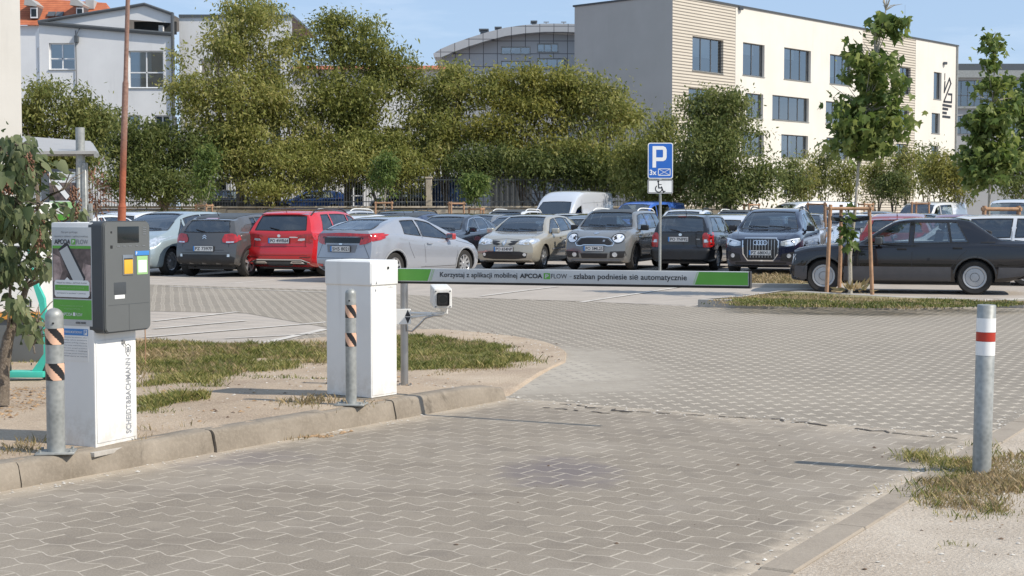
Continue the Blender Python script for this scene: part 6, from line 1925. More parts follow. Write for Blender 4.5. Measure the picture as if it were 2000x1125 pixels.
# ---- copies for the rows behind
def copy_car(src, x, y, h, color, label, group='cars parked in the rows behind', name='parked_car', skip=()):
    r = src.copy(); COL.objects.link(r); place(r, x, y, h)
    r['label'] = label
    if group: r['group'] = group
    for ch in list(src.children):
        if ch.name.split('.')[0] in skip: continue
        k = ch.copy(); COL.objects.link(k); k.parent = r
        if ch.material_slots and ch.material_slots[0].material == MATS['paint']: k.color = (*color, 1)
        for g in list(ch.children):
            q = g.copy(); COL.objects.link(q); q.parent = k
    return r
def at_px(px, Y): return ((px - 1000) / FPX * Y, Y)
WH, SI, GR, DK, BK, NV, RD_, MG = (.72, .73, .74), (.42, .44, .47), (.16, .165, .17), (.05, .052, .056), (.012, .012, .014), (.015, .025, .07), (.42, .02, .025), (.32, .02, .05)
bgl = [
    # px, depth, proto, heading, colour, label
    (228, 47, 'red', 250, (.10, .015, .02), 'dark maroon suv whose roof shows just right of the shelter post'),
    (205, 42, 'beige', 70, WH, 'white hatchback roof left of the rusty pole'),
    (300, 45, 'paleblue', 72, WH, 'white people carrier roof with a dark rear window just right of the rusty pole'),
    (395, 48, 'estate', 250, DK, 'dark grey estate roof above the pale blue people carrier'),
    (520, 46, 'grey', 250, SI, 'silver roof between the dark grey hatchback and the bright red suv'),
    (655, 47, 'crossover', 250, SI, 'silver suv with pale roof rails right behind the bright red suv'),
    (718, 44, 'beige', 72, WH, 'white hatchback roof above the tail of the silver hatchback'),
    (778, 49, 'red', 250, BK, 'black suv with dark roof rails behind the silver hatchback'),
    (825, 47, 'grey', 70, NV, 'navy hatchback whose rounded roof rises behind the silver hatchback'),
    (1008, 46, 'silver', 250, NV, 'navy car behind the left side of the beige hatchback'),
    (998, 53, 'crossover', 252, WH, 'white suv with roof bars between the navy car and the tall white van'),
    (1108, 50, 'estate', 248, WH, 'white estate car nose out in front of the tall white van'),
    (1172, 46.5, 'beige', 70, BK, 'black hatchback in the gap between the beige hatchback and the grey crossover'),
    (1338, 50, 'navy', 250, WH, 'white car roof just right of the parking sign pole'),
    (1430, 44.5, 'beige', 72, WH, 'white hatchback behind the black estate and left of the navy suv'),
    (1372, 62, 'sedan', 250, SI, 'silver saloon roof in the far row right of the parking sign'),
    (1440, 57, 'crossover', 250, WH, 'white suv roof in the far row above the black estate'),
    (1500, 52, 'sedan', 250, NV, 'navy saloon roof left of the navy suv'),
    (1525, 60, 'estate', 250, WH, 'white roof behind the navy suv left of the small white van'),
    (1490, 66, 'red', 250, BK, 'black suv roof in the far row by the dark green tree'),
    (1690, 42.5, 'beige', 250, (.50, .56, .62), 'pale silver blue hatchback seen between the wooden stakes'),
    (1650, 58, 'grey', 250, SI, 'silver roof beyond the wooden stakes'),
    (1712, 61, 'paleblue', 250, SI, 'silver people carrier in the far row behind the red hatchback'),
    (1752, 55, 'sedan', 250, NV, 'navy saloon roof above the red hatchback'),
    (1795, 50, 'estate', 250, (.20, .22, .25), 'grey estate roof right above the red hatchback'),
    (1845, 55, 'silver', 70, MG, 'crimson hatchback roof in the far row left of the log rail'),
    (1872, 44, 'sedan', 70, (.20, .02, .05), 'dark crimson saloon roof above the white estate car'),
    (1820, 68, 'crossover', 250, WH, 'white suv roof in the far row above the crimson roofs'),
    (2010, 47, 'silver', 250, MG, 'crimson car at the right edge beyond the log rail'),
    (1575, 57, 'beige', 250, GR, 'grey hatchback roof under the small white van'),
    (570, 55, 'estate', 250, WH, 'white estate roof in the far row above the bright red suv'),
    (880, 55, 'estate', 250, DK, 'charcoal estate roof in the far row above the black saloon'),
    (940, 50, 'beige', 250, GR, 'grey hatchback roof above the right end of the black saloon'),
    (450, 54, 'sedan', 70, GR, 'grey saloon roof in the far row above the dark grey hatchback'),
]
for px, Y, k, h, colr, lab in bgl:
    x, y = at_px(px, Y); copy_car(CARS[k], x, y, h + random.Random(px).uniform(-2, 2), colr, lab)
x, y = at_px(1758, 36.2); rp = copy_car(CARS['grey'], x, y, 72, (.30, .035, .025), 'brick red hatchback seen from behind above the black saloon', None, skip=('black_roof',))
x, y = at_px(1565, 64); copy_car(CARS['bluevan'], x, y, 205, WH, 'white van roof above the navy suv', None, 'parked_van')
x, y = at_px(1810, 66); copy_car(CARS['bluevan'], x, y, 230, WH, 'small white van in the far row right of the red hatchback', None, 'parked_van')
x, y = at_px(1985, 53); copy_car(CARS['bluevan'], x, y, 235, WH, 'white minibus front at the right edge under the maple', None, 'parked_van')
# white estate right behind the black saloon
we = copy_car(CARS['estate'], 9.45, 30.9, 164, (.72, .73, .74), 'white estate car side on behind the black saloon', None)
for ch in we.children:
    if ch.name.startswith('side_window'): ch.material_slots[0].link = 'OBJECT'; ch.material_slots[0].material = MATS['glass_dark']
# cars beyond the fence
for px, Y, k, h, colr, lab in ((798, 82, 'red', 180, BK, 'black car parked beyond the fence right of the young tree'), (470, 82, 'estate', 0, DK, 'dark car parked beyond the fence above the pale blue people carrier'), (610, 82, 'beige', 180, (.02, .06, .2), 'blue car parked beyond the fence above the bright red suv')):
    x, y = at_px(px, Y); r = copy_car(CARS[k], x, y, h, colr, lab, 'cars beyond the fence'); r.location.z = 1.25
# ---------------------------------------------------------------- buildings
def wall_mat(name, a, b, sc=.35, stain=.25, bump=.15):
    m = M(name, .9); v = m.coord(); n = m.noise(v, sc, 6, .6); f = m.noise(v, 9, 4)
    z = m.coord(scale=(1.6, 1.6, .15)); st = m.noise(z, 1.0, 5, .65)
    c = m.ramp(n, [(.3, a), (.7, b)]); c = m.mix(st.ss(.52, .75) * stain, c, tuple(k * .78 for k in a))
    m.color(c); m.bump(f, bump, .01); return m.mat
MATS['render_cream'] = wall_mat('cream_render', (.61, .58, .52), (.68, .65, .59), stain=.25)
MATS['render_white'] = wall_mat('white_render', (.63, .635, .64), (.73, .735, .74), stain=.35)
MATS['render_grey'] = wall_mat('grey_render', (.36, .36, .36), (.40, .40, .395), stain=.15)
MATS['render_sand'] = wall_mat('sand_render', (.62, .55, .42), (.70, .63, .50), stain=.2)
MATS['stone_base'] = wall_mat('stone_base', (.26, .22, .16), (.48, .42, .33), 1.2, .7, .5)
def ribbed(name, a, b, period, axis=2, grid=None):
    m = M(name, .8); x, y, z = m.xyz(m.coord())
    g = (z / period).fract(); line = (g - .5).abs().gt(.34)
    n = m.noise(m.coord(), .5, 4)
    c = m.mix(line, m.mix(n.ss(.3, .7), a, tuple(k * 1.06 for k in a)), b)
    m.color(c); m.bump((line * -1.0), .9, .05); return m.mat
MATS['ribs'] = ribbed('ribbed_cladding', (.55, .50, .42), (.20, .18, .155), .20)
def gridm(name, a, b, px, pz, w=.03):
    m = M(name, .45, .15); x, y, z = m.xyz(m.coord())
    r = (z / pz); gx = ((x / px).fract() - .5).abs().gt(.5 - w / px); gz = (r.fract() - .5).abs().gt(.5 - w / pz)
    rnd = m.white(m.comb((x / px).floor(), r.floor(), 0.0))
    c = m.mix(rnd, a, tuple(k * 1.12 for k in a)); c = m.mix(gx.mx(gz), c, b)
    m.color(c); return m.mat
MATS['panels'] = gridm('metal_panels', (.40, .41, .42), (.14, .14, .15), 1.05, .95)
MATS['panels_wall'] = wall_mat('grey_slab_wall', (.40, .39, .37), (.45, .44, .42), stain=.18)
def tiles():
    m = M('clay_tiles', .8); v = m.coord(); x, y, z = m.xyz(v)
    g = ((z / .17).fract()).lt(.22); n = m.noise(v, 2, 5)
    c = m.ramp(n, [(.3, (.36, .10, .045)), (.7, (.50, .16, .07))]); c = m.mix(g * .6, c, (.14, .04, .02)); m.color(c); return m.mat
MATS['tiles'] = tiles()

class Wall:
    """a wall plane: origin o, direction d along it, seen side n; lengths in metres"""
    def __init__(w, o, d, n): w.o, w.d, w.n = Vector(o), Vector(d).normalized(), Vector(n).normalized()
    def P(w, s, z, out=0.0):
        p = w.o + w.d * s + w.n * out; return Vector((p.x, p.y, z))
    def s_at(w, px):
        t = (px - 1000) / FPX; return (w.o.y * t - w.o.x) / (w.d.x - w.d.y * t)
    def z_at(w, px, py):
        s = w.s_at(px); return AT(px, py, (w.o + w.d * s).y).z
def wall_with_openings(parent, name, w, s0, s1, z0, z1, ops, mat, depth=.25, bars_=1, blind=0.0, frame='frame_dark', ztop=None, pane='pane', transom=False, seed=1):
    """ops: list of (sa, sb, za, zb); real holes with reveals, frames, panes and a dim room behind"""
    rs = random.Random(seed)
    ss = sorted(set([s0, s1] + [v for o in ops for v in o[:2]])); zs = sorted(set([z0, z1] + [v for o in ops for v in o[2:4]]))
    bm = bmesh.new()
    for a, b in zip(ss[:-1], ss[1:]):
        for c, d in zip(zs[:-1], zs[1:]):
            m_ = ((a + b) / 2, (c + d) / 2)
            if any(o[0] < m_[0] < o[1] and o[2] < m_[1] < o[3] for o in ops): continue
            poly(bm, [w.P(a, c), w.P(b, c), w.P(b, d), w.P(a, d)])
    for (a, b, c, d) in [o[:4] for o in ops]:
        for q in (((a, c), (b, c)), ((b, c), (b, d)), ((b, d), (a, d)), ((a, d), (a, c))):
            poly(bm, [w.P(*q[0]), w.P(*q[1]), w.P(*q[1], -depth), w.P(*q[0], -depth)])
    wo_ = obj(name, bm, mat, parent)
    for (a, b, c, d) in [o[:4] for o in ops]:
        nb = max(1, round((b - a) / 1.15)) if bars_ == 1 else bars_
        fw = .07
        bm = bmesh.new()
        def bar(sa, sb, za, zb):
            prism(bm, [w.P(sa, za, -depth + .06), w.P(sb, za, -depth + .06), w.P(sb, zb, -depth + .06), w.P(sa, zb, -depth + .06)], -w.n * .06)
        bar(a + .002, a + fw, c + .002, d - .002); bar(b - fw, b - .002, c + .002, d - .002); bar(a + fw, b - fw, c + .002, c + fw); bar(a + fw, b - fw, d - fw, d - .002)
        for i in range(1, nb): s = a + (b - a) * i / nb; bar(s - fw * .5, s + fw * .5, c + fw, d - fw)
        if transom: zz = c + (d - c) * .42; bar(a + fw, b - fw, zz - fw * .5, zz + fw * .5)
        fixn(bm); fr = obj('window', bm, frame, parent)
        bm = bmesh.new(); poly(bm, [w.P(a + fw, c + fw, -depth + .03), w.P(b - fw, c + fw, -depth + .03), w.P(b - fw, d - fw, -depth + .03), w.P(a + fw, d - fw, -depth + .03)]); obj('pane', bm, pane, fr)
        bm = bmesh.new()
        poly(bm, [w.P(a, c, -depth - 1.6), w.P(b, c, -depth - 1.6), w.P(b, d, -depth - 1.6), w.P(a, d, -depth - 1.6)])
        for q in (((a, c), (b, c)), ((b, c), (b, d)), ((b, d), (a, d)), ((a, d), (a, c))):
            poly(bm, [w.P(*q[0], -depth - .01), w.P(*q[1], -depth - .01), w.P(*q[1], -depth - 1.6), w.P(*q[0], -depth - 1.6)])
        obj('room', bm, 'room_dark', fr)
        if rs.random() < blind:
            h = (d - c) * rs.uniform(.3, .8); sa = a + fw; sb = a + (b - a) * rs.choice([.5, .66, 1.0]) - fw
            bm = bmesh.new(); poly(bm, [w.P(sa, d - h, -depth - .04), w.P(sb, d - h, -depth - .04), w.P(sb, d - .01, -depth - .04), w.P(sa, d - .01, -depth - .04)]); obj('blind', bm, 'blind', fr)
        bm = bmesh.new(); prism(bm, [w.P(a - .04, c - .03, .0), w.P(b + .04, c - .03, .0), w.P(b + .04, c - .002, .0), w.P(a - .04, c - .002, .0)], w.n * .06); fixn(bm); obj('sill', bm, 'galv', fr)
    return wo_

def main_building():
    C0 = Vector((10.3, 96, 0)); f = Vector((.674, .738, 0)).normalized(); nf = Vector((f.y, -f.x, 0)); H = 15.35
    t = empty('office_building', C0, 0, 'large cream office building with ribbed bands, square windows and a blank grey end wall', 'building')
    w = Wall((0, 0, 0), f, nf)
    w.s_at = lambda px: ((C0.y * ((px - 1000) / FPX) - C0.x) / (f.x - f.y * ((px - 1000) / FPX)))
    w.z_at = lambda px, py: AT(px, py, (C0 + f * w.s_at(px)).y).z
    def op(x0, x1, y0, y1):
        a, b = w.s_at(x0), w.s_at(x1); zt = w.z_at(x0, y0); zb = w.z_at(x0, y1); return (a, b, zb, zt)
    sR, sE, sR2a, sR2b, sEnd = 0, w.s_at(1433), w.s_at(1680), w.s_at(1783), w.s_at(1865)
    wall_with_openings(t, 'ribbed_wall', w, 0, sE - .004, 0, H, [op(1350, 1410, 70, 137), op(1343, 1388, 171, 226), op(1343, 1400, 250, 305)], 'ribs', blind=.7, seed=3)
    wall_with_openings(t, 'wall', w, sE + .02, sR2a - .004, 0, H, [op(1448, 1490, 82, 146), op(1528, 1580, 92, 154), op(1617, 1660, 105, 163),
        op(1455, 1488, 181, 229), op(1506, 1577, 185, 233), op(1610, 1662, 197, 240), op(1524, 1576, 262, 307), op(1612, 1655, 268, 310), op(1448, 1490, 256, 303), op(1530, 1576, 335, 378)], 'render_cream', blind=.6, seed=4)
    wall_with_openings(t, 'ribbed_wall', w, sR2a + .004, sR2b - .004, 0, H, [op(1704, 1722, 118, 172), op(1753, 1774, 130, 183), op(1748, 1772, 209, 250), op(1700, 1722, 202, 246), op(1748, 1770, 280, 315)], 'ribs', blind=.4, seed=5)
    wall_with_openings(t, 'wall', w, sR2b + .02, sEnd, 0, H, [op(1819, 1834, 140, 193), op(1816, 1832, 220, 260), op(1817, 1830, 284, 316)], 'render_cream', bars_=1, blind=.3, seed=6)
    # dark joints between the bands
    bm = bmesh.new()
    for s in (sE, sR2b): prism(bm, [w.P(s, 0, -.02), w.P(s + .016, 0, -.02), w.P(s + .016, H, -.02), w.P(s, H, -.02)], nf * .01)
    obj('facade_joint', bm, 'ink', t)
    e = Vector((-f.y, f.x, 0)); ne = -f
    we = Wall((0, 0, 0), e, ne)
    bm = bmesh.new(); poly(bm, [we.P(0, 0), we.P(8.2, 0), we.P(8.2, H), we.P(0, H)]); obj('end_wall', bm, 'panels_wall', t)
    bm = bmesh.new()
    a, b, c, d = w.P(0, H), w.P(sEnd, H), w.P(sEnd, H) + e * 8.2, w.P(0, H) + e * 8.2
    prism(bm, [w.P(-.06, H, .08), w.P(sEnd + .06, H, .08), w.P(sEnd + .06, H, .08) + e * 8.4, w.P(-.06, H, .08) + e * 8.4], (0, 0, .12)); fixn(bm)
    obj('roof_edge', bm, 'dark_housing', t)
    bm = bmesh.new(); poly(bm, [w.P(sEnd, 0), w.P(sEnd, 0) + e * 8.2, w.P(sEnd, H) + e * 8.2, w.P(sEnd, H)]); poly(bm, [w.P(0, 0) + e * 8.2, w.P(sEnd, 0) + e * 8.2, w.P(sEnd, H) + e * 8.2, w.P(0, H) + e * 8.2]); obj('rear_wall', bm, 'render_grey', t)
    bm = bmesh.new(); tube(bm, w.P(sEnd - .25, 0, .1), w.P(sEnd - .25, H, .1), .07); obj('downpipe', bm, 'galv', t, 40)
    # emblem and letters on the right end, drawn in bars
    fr = lambda u, v, h: w.P(u, v, .03)
    def pp(l): return [(w.s_at(1400 + x / 2.678), w.z_at(1400 + x / 2.678, y / 2.678)) for x, y in l]
    bm = bmesh.new()
    def pz(l): return [(w.s_at(1780 + x / 7.033), w.z_at(1780 + x / 7.033, 90 + y / 7.033)) for x, y in l]
    bars(bm, pz([(422, 378), (421, 462)]), .09, 0, fr)
    bars(bm, pz([(424, 492), (418, 630), (486, 445), (506, 515), (414, 762), (518, 772), (520, 664), (476, 660)]), .16, 0, fr)
    for l in ([(404, 808), (514, 828)], [(404, 858), (466, 868)], [(404, 914), (448, 920)], [(404, 966), (498, 978)]): bars(bm, pz(l), .19, 0, fr)
    obj('facade_emblem', bm, 'ink', t)
    bm = bmesh.new()
    for px in (1790, 1826): s = w.s_at(px); tube(bm, w.P(s, H, -3), w.P(s, H + 3.4, -3), .02, .01, 6)
    obj('lightning_rod', bm, 'steel', t)
    for px, py in ((1441, 17), (1838, 124)):
        p = w.P(w.s_at(px), w.z_at(px, py), .12); bm = bmesh.new(); box(bm, tuple(p - Vector((.15, .15, .1))), tuple(p + Vector((.15, .15, .12))), .03); obj('security_camera', bm, 'frame_dark', t)
main_building()

def curved_building():
    Y = 112.0; k = Y / FPX
    x0 = AT(862, 100, Y).x
    t = empty('curved_roof_building', (x0, Y, 0), 0, 'grey panelled building under a curved metal roof', 'building')
    X = lambda px: (px - 862) * k
    Z = lambda py: AT(1000, py, Y).z
    arc = [(848, 108), (862, 99), (885, 89), (915, 78), (950, 67), (985, 58), (1020, 53), (1060, 50), (1100, 50), (1140, 52), (1180, 58)]
    w = Wall((0, 0, 0), (1, 0, 0), (0, -1, 0))
    ztop = Z(79)
    ops = [(X(978), X(1035), Z(106), Z(91)), (X(1048), X(1089), Z(102), Z(85)), (X(978), X(1035), Z(136), Z(119)), (X(1048), X(1106), Z(134), Z(114))]
    zc = Z(85) + .02
    wall_with_openings(t, 'wall', w, X(925), X(1150), 0, zc, ops, 'panels', depth=.15, bars_=3, frame='galv', blind=.6, seed=9)
    bm = bmesh.new()
    poly(bm, [w.P(X(1150), zc), w.P(X(1150), Z(68)), w.P(X(1060), Z(66)), w.P(X(1020), Z(69)), w.P(X(985), Z(74)), w.P(X(950), Z(82)), w.P(X(925), zc)])
    poly(bm, [w.P(X(925), 0), w.P(X(925), zc), w.P(X(915), Z(91)), w.P(X(885), Z(101)), w.P(X(866), Z(109)), w.P(X(866), 0)])
    fixn(bm); obj('gable_wall', bm, 'panels', t)
    bm = bmesh.new(); n = len(arc)
    up = [Vector((X(a), -1.2, Z(b))) for a, b in arc]; th = 17 * k * .92
    lo = [Vector((p.x + .05, p.y, p.z - (th if i > 0 else .25))) for i, p in enumerate(up)]
    for i in range(n - 1):
        poly(bm, [lo[i], lo[i + 1], up[i + 1], up[i]])
        d = Vector((0, 14, 0))
        poly(bm, [up[i], up[i + 1], up[i + 1] + d, up[i] + d]); poly(bm, [lo[i], lo[i + 1], lo[i + 1] + d, lo[i] + d])
    fixn(bm); obj('roof', bm, 'panels', t)
    bm = bmesh.new(); poly(bm, [w.P(X(866), 0), w.P(X(866), Z(109)), w.P(X(866), Z(109), -12), w.P(X(866), 0, -12)]); obj('side_wall', bm, 'panels', t)
    for px, py, ww, h in ((944, 68, 14, 12), (972, 62, 9, 10), (1042, 50, 8, 10)):
        bm = bmesh.new(); box(bm, (X(px - ww / 2), 1, Z(py + 6)), (X(px + ww / 2), 2, Z(py - h)), .05); box(bm, (X(px - ww / 2) - .1, .9, Z(py - h)), (X(px + ww / 2) + .1, 2.1, Z(py - h) + .12), .03); obj('roof_vent', bm, 'frame_dark', t)
    bm = bmesh.new()
    for px in (1066, 1100): tube(bm, (X(px), 1, Z(52)), (X(px), 1, Z(40)), .05); box(bm, (X(px) - .2, .9, Z(41)), (X(px) + .2, 1.1, Z(39)))
    obj('roof_mast', bm, 'steel', t)
curved_building()

def right_building():
    Y = 150.0; k = Y / FPX; x0 = AT(1850, 100, Y).x
    t = empty('glass_building', (x0, Y, 0), 0, 'grey and blue glazed building at the far right behind the cream one', 'building')
    X = lambda px: (px - 1850) * k; Z = lambda py: AT(1000, py, Y).z; w = Wall((0, 0, 0), (1, 0, 0), (0, -1, 0))
    bands = [(430, 262, 'render_grey'), (262, 238, 'G'), (238, 208, 'G2'), (208, 190, 'render_grey'), (190, 153, 'G'), (153, 140, 'galv'), (140, 122, 'render_grey')]
    ops = [(X(1866), X(2150), Z(206 + 2), Z(157)), (X(1866), X(2150), Z(262), Z(226))]
    wall_with_openings(t, 'wall', w, 0, X(2200), 0, Z(138), ops, 'render_grey', depth=.2, bars_=22, frame='frame_dark', pane='blue_pane', transom=True, seed=11)
    bm = bmesh.new(); prism(bm, [w.P(X(1850), Z(152), .4), w.P(X(2200), Z(152), .4), w.P(X(2200), Z(138), .4), w.P(X(1850), Z(138), .4)], (0, 16, 0)); fixn(bm); obj('cornice', bm, 'galv', t)
    bm = bmesh.new(); prism(bm, [w.P(X(1862), Z(137.5), -1.2), w.P(X(2200), Z(137.5), -1.2), w.P(X(2200), Z(122), -1.2), w.P(X(1862), Z(122), -1.2)], (0, 12, 0)); fixn(bm); obj('attic', bm, 'frame_dark', t)
    bm = bmesh.new(); prism(bm, [w.P(X(1850), Z(212), .25), w.P(X(2200), Z(212), .25), w.P(X(2200), Z(208), .25), w.P(X(1850), Z(208), .25)], (0, .25, 0)); fixn(bm); obj('ledge', bm, 'galv', t)
MATS['blue_pane'] = glass_mat('blue_glass', (.16, .30, .46), .22)
right_building()

def left_white():
    Y = 86.0; k = Y / FPX; ox = AT(79, 200, Y).x
    t = empty('white_building', (ox, Y, 0), 0, 'white rendered building with a shallow gable and white framed windows at the upper left', 'building')
    X = lambda px: (px - 79) * k; Z = lambda py: AT(1000, py, Y).z; w = Wall((0, 0, 0), (1, 0, .0), (0, -1, 0))
    zt = Z(54)
    ops = [(X(97), X(147), Z(136), Z(84)), (X(251), X(319), Z(172), Z(99)), (X(249), X(272), Z(288), Z(225)), (X(150), X(215), Z(300), Z(235)), (X(300), X(330), Z(288), Z(225))]
    wall_with_openings(t, 'wall', w, 0, X(335), 0, Z(62), ops, 'render_white', depth=.22, bars_=2, frame='window_frame', blind=.8, transom=True, seed=21)
    # recessed loggia under the gable on the right
    bm = bmesh.new()
    poly(bm, [w.P(0, Z(62)), w.P(X(251), Z(62)), w.P(X(251), Z(38)), w.P(X(79), Z(43))])
    poly(bm, [w.P(X(251), Z(38)), w.P(X(335), Z(45)), w.P(X(335), Z(26)), w.P(X(284), Z(10)), w.P(X(245), Z(16)), w.P(X(82), Z(40)), w.P(X(79), Z(43))])
    fixn(bm); obj('gable', bm, 'render_white', t)
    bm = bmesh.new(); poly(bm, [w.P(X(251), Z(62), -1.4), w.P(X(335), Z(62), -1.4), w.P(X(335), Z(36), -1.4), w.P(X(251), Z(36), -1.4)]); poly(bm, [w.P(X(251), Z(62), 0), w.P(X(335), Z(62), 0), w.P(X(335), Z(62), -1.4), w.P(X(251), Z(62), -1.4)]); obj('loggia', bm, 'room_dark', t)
    bm = bmesh.new(); box(bm, (X(306), .5, Z(62)), (X(314), .9, Z(47)), .02); obj('loggia_box', bm, 'window_frame', t)
    bm = bmesh.new()
    path_tube(bm, [w.P(X(78), Z(43), .12), w.P(X(245), Z(15.5), .12), w.P(X(284), Z(8.5), .12), w.P(X(336), Z(27), .12)], .09, 6)
    path_tube(bm, [w.P(X(79), Z(45), .12), w.P(X(251), Z(60), .12), w.P(X(336), Z(67), .12)], .12, 6)
    obj('roof_trim', bm, 'frame_dark', t)
    bm = bmesh.new()
    pts = [w.P(X(78), Z(43.5), .1), w.P(X(245), Z(15.6), .1), w.P(X(284), Z(9), .1), w.P(X(336), Z(27), .1)]
    for a, b in zip(pts[:-1], pts[1:]): poly(bm, [a, b, b + Vector((0, 12, 0)), a + Vector((0, 12, 0))])
    obj('roof', bm, 'roof_metal', t)
    # shaded return wall on the left
    d2 = Vector((-.36, .93, 0)); w2 = Wall((0, 0, 0), -d2, (-.93, -.36, 0))
    S2 = Wall((d2.x * 3.4, d2.y * 3.4, 0), (-d2.x, -d2.y, 0), (-.93, -.36, 0))
    wall_with_openings(t, 'return_wall', S2, 0, 3.4, 0, Z(52), [(1.5, 2.45, Z(137), Z(88))], 'render_white', depth=.2, bars_=1, frame='window_frame', transom=True, seed=22)
    bm = bmesh.new(); box(bm, (X(335), -.15, 0), (X(339), .25, Z(24)), .02); obj('parapet_pier', bm, 'frame_dark', t)
    # lower white wing running on behind the trees
    wall_with_openings(t, 'wing_wall', Wall((X(339), 1.5, 0), (1, 0, .0), (0, -1, 0)), 0, 6.6, 0, Z(27), [(i, i + 1.5, z_, z_ + 1.8) for i in (1.2, 4.4) for z_ in (1.6, 5.0, 8.6)], 'render_white', depth=.2, bars_=2, frame='window_frame', blind=.5, transom=True, seed=23)
    bm = bmesh.new(); prism(bm, [Vector((X(339), 1.4, Z(27))), Vector((X(339) + 6.7, 1.4, Z(27))), Vector((X(339) + 6.7, 12, Z(27))), Vector((X(339), 12, Z(27)))], (0, 0, .15)); fixn(bm); obj('flat_roof', bm, 'frame_dark', t)
    bm = bmesh.new(); tube(bm, w.P(X(150), Z(180), .06), w.P(X(150), Z(60), .06), .025); path_tube(bm, [w.P(X(150), Z(82), .06), w.P(X(153), Z(72), .3), w.P(X(158), Z(56), .1)], .03, 6); box(bm, tuple(w.P(X(149), Z(84), .3)), tuple(w.P(X(156), Z(70), .02)), .03); obj('wall_lamp', bm, 'frame_dark', t)
left_white()

def low_white():
    Y = 96.0; k = Y / FPX; ox = AT(560, 200, Y).x
    t = empty('low_white_building', (ox, Y, 0), 0, 'white building with an orange tiled roof showing through gaps between the tall trees', 'building')
    X = lambda px: (px - 560) * k; Z = lambda py: AT(1000, py, Y).z; w = Wall((0, 0, 0), (1, 0, 0), (0, -1, 0))
    ops = [(X(560) + i, X(560) + i + 1.3, z_, z_ + 1.7) for i in (1, 3.6, 6.2, 8.8) for z_ in (1.8, 5.2)]
    wall_with_openings(t, 'wall', w, 0, X(880), 0, Z(135), ops, 'render_white', depth=.2, bars_=2, frame='window_frame', blind=.5, transom=True, seed=31)
    bm = bmesh.new(); poly(bm, [w.P(-.3, Z(136), .4), w.P(X(884), Z(136), .4), w.P(X(850), Z(118), -3.4), w.P(X(575), Z(118), -3.4)])
    poly(bm, [w.P(-.3, Z(136), -8), w.P(X(884), Z(136), -8), w.P(X(850), Z(118), -3.4), w.P(X(575), Z(118), -3.4)]); poly(bm, [w.P(X(884), Z(136), .4), w.P(X(884), Z(136), -8), w.P(X(850), Z(118), -3.4)])
    fixn(bm); obj('roof', bm, 'tiles', t)
low_white()

def left_edge():
    Y = 60.0; p = AT(42, 200, Y)
    t = empty('sand_building', (p.x, Y, 0), 0, 'pale sand coloured building cut by the left edge of the picture', 'building')
    w = Wall((-9, -3.0, 0), (9, 3.0, 0), (3, -9, 0)); Lw = math.hypot(9, 3)
    wall_with_openings(t, 'wall', w, 0, Lw - .9, 0, 14, [(1.5, 2.8, 7, 8.7), (4.2, 5.5, 7, 8.7), (1.5, 2.8, 3.4, 5.1), (4.2, 5.5, 3.4, 5.1)], 'render_sand', seed=41, bars_=2, frame='window_frame', transom=True)
    bm = bmesh.new(); poly(bm, [w.P(Lw - .896, 0, .02), w.P(Lw, 0, .02), w.P(Lw, 14, .02), w.P(Lw - .896, 14, .02)]); obj('corner_strip', bm, 'render_cream', t)
    bm = bmesh.new(); poly(bm, [w.P(Lw, 0, .02), w.P(Lw, 0, .02) + Vector((-3.2, 8, 0)), w.P(Lw, 14, .02) + Vector((-3.2, 8, 0)), w.P(Lw, 14, .02)]); obj('side_wall', bm, 'render_sand', t)
    bm = bmesh.new()
    for z in (5.9, 8.2, 9.0, 11.4): prism(bm, [w.P(0, z, .0), w.P(Lw - .9, z, .0), w.P(Lw - .9, z + .04, .0), w.P(0, z + .04, .0)], w.n * .03)
    obj('string_course', bm, 'stone_base', t)
left_edge()

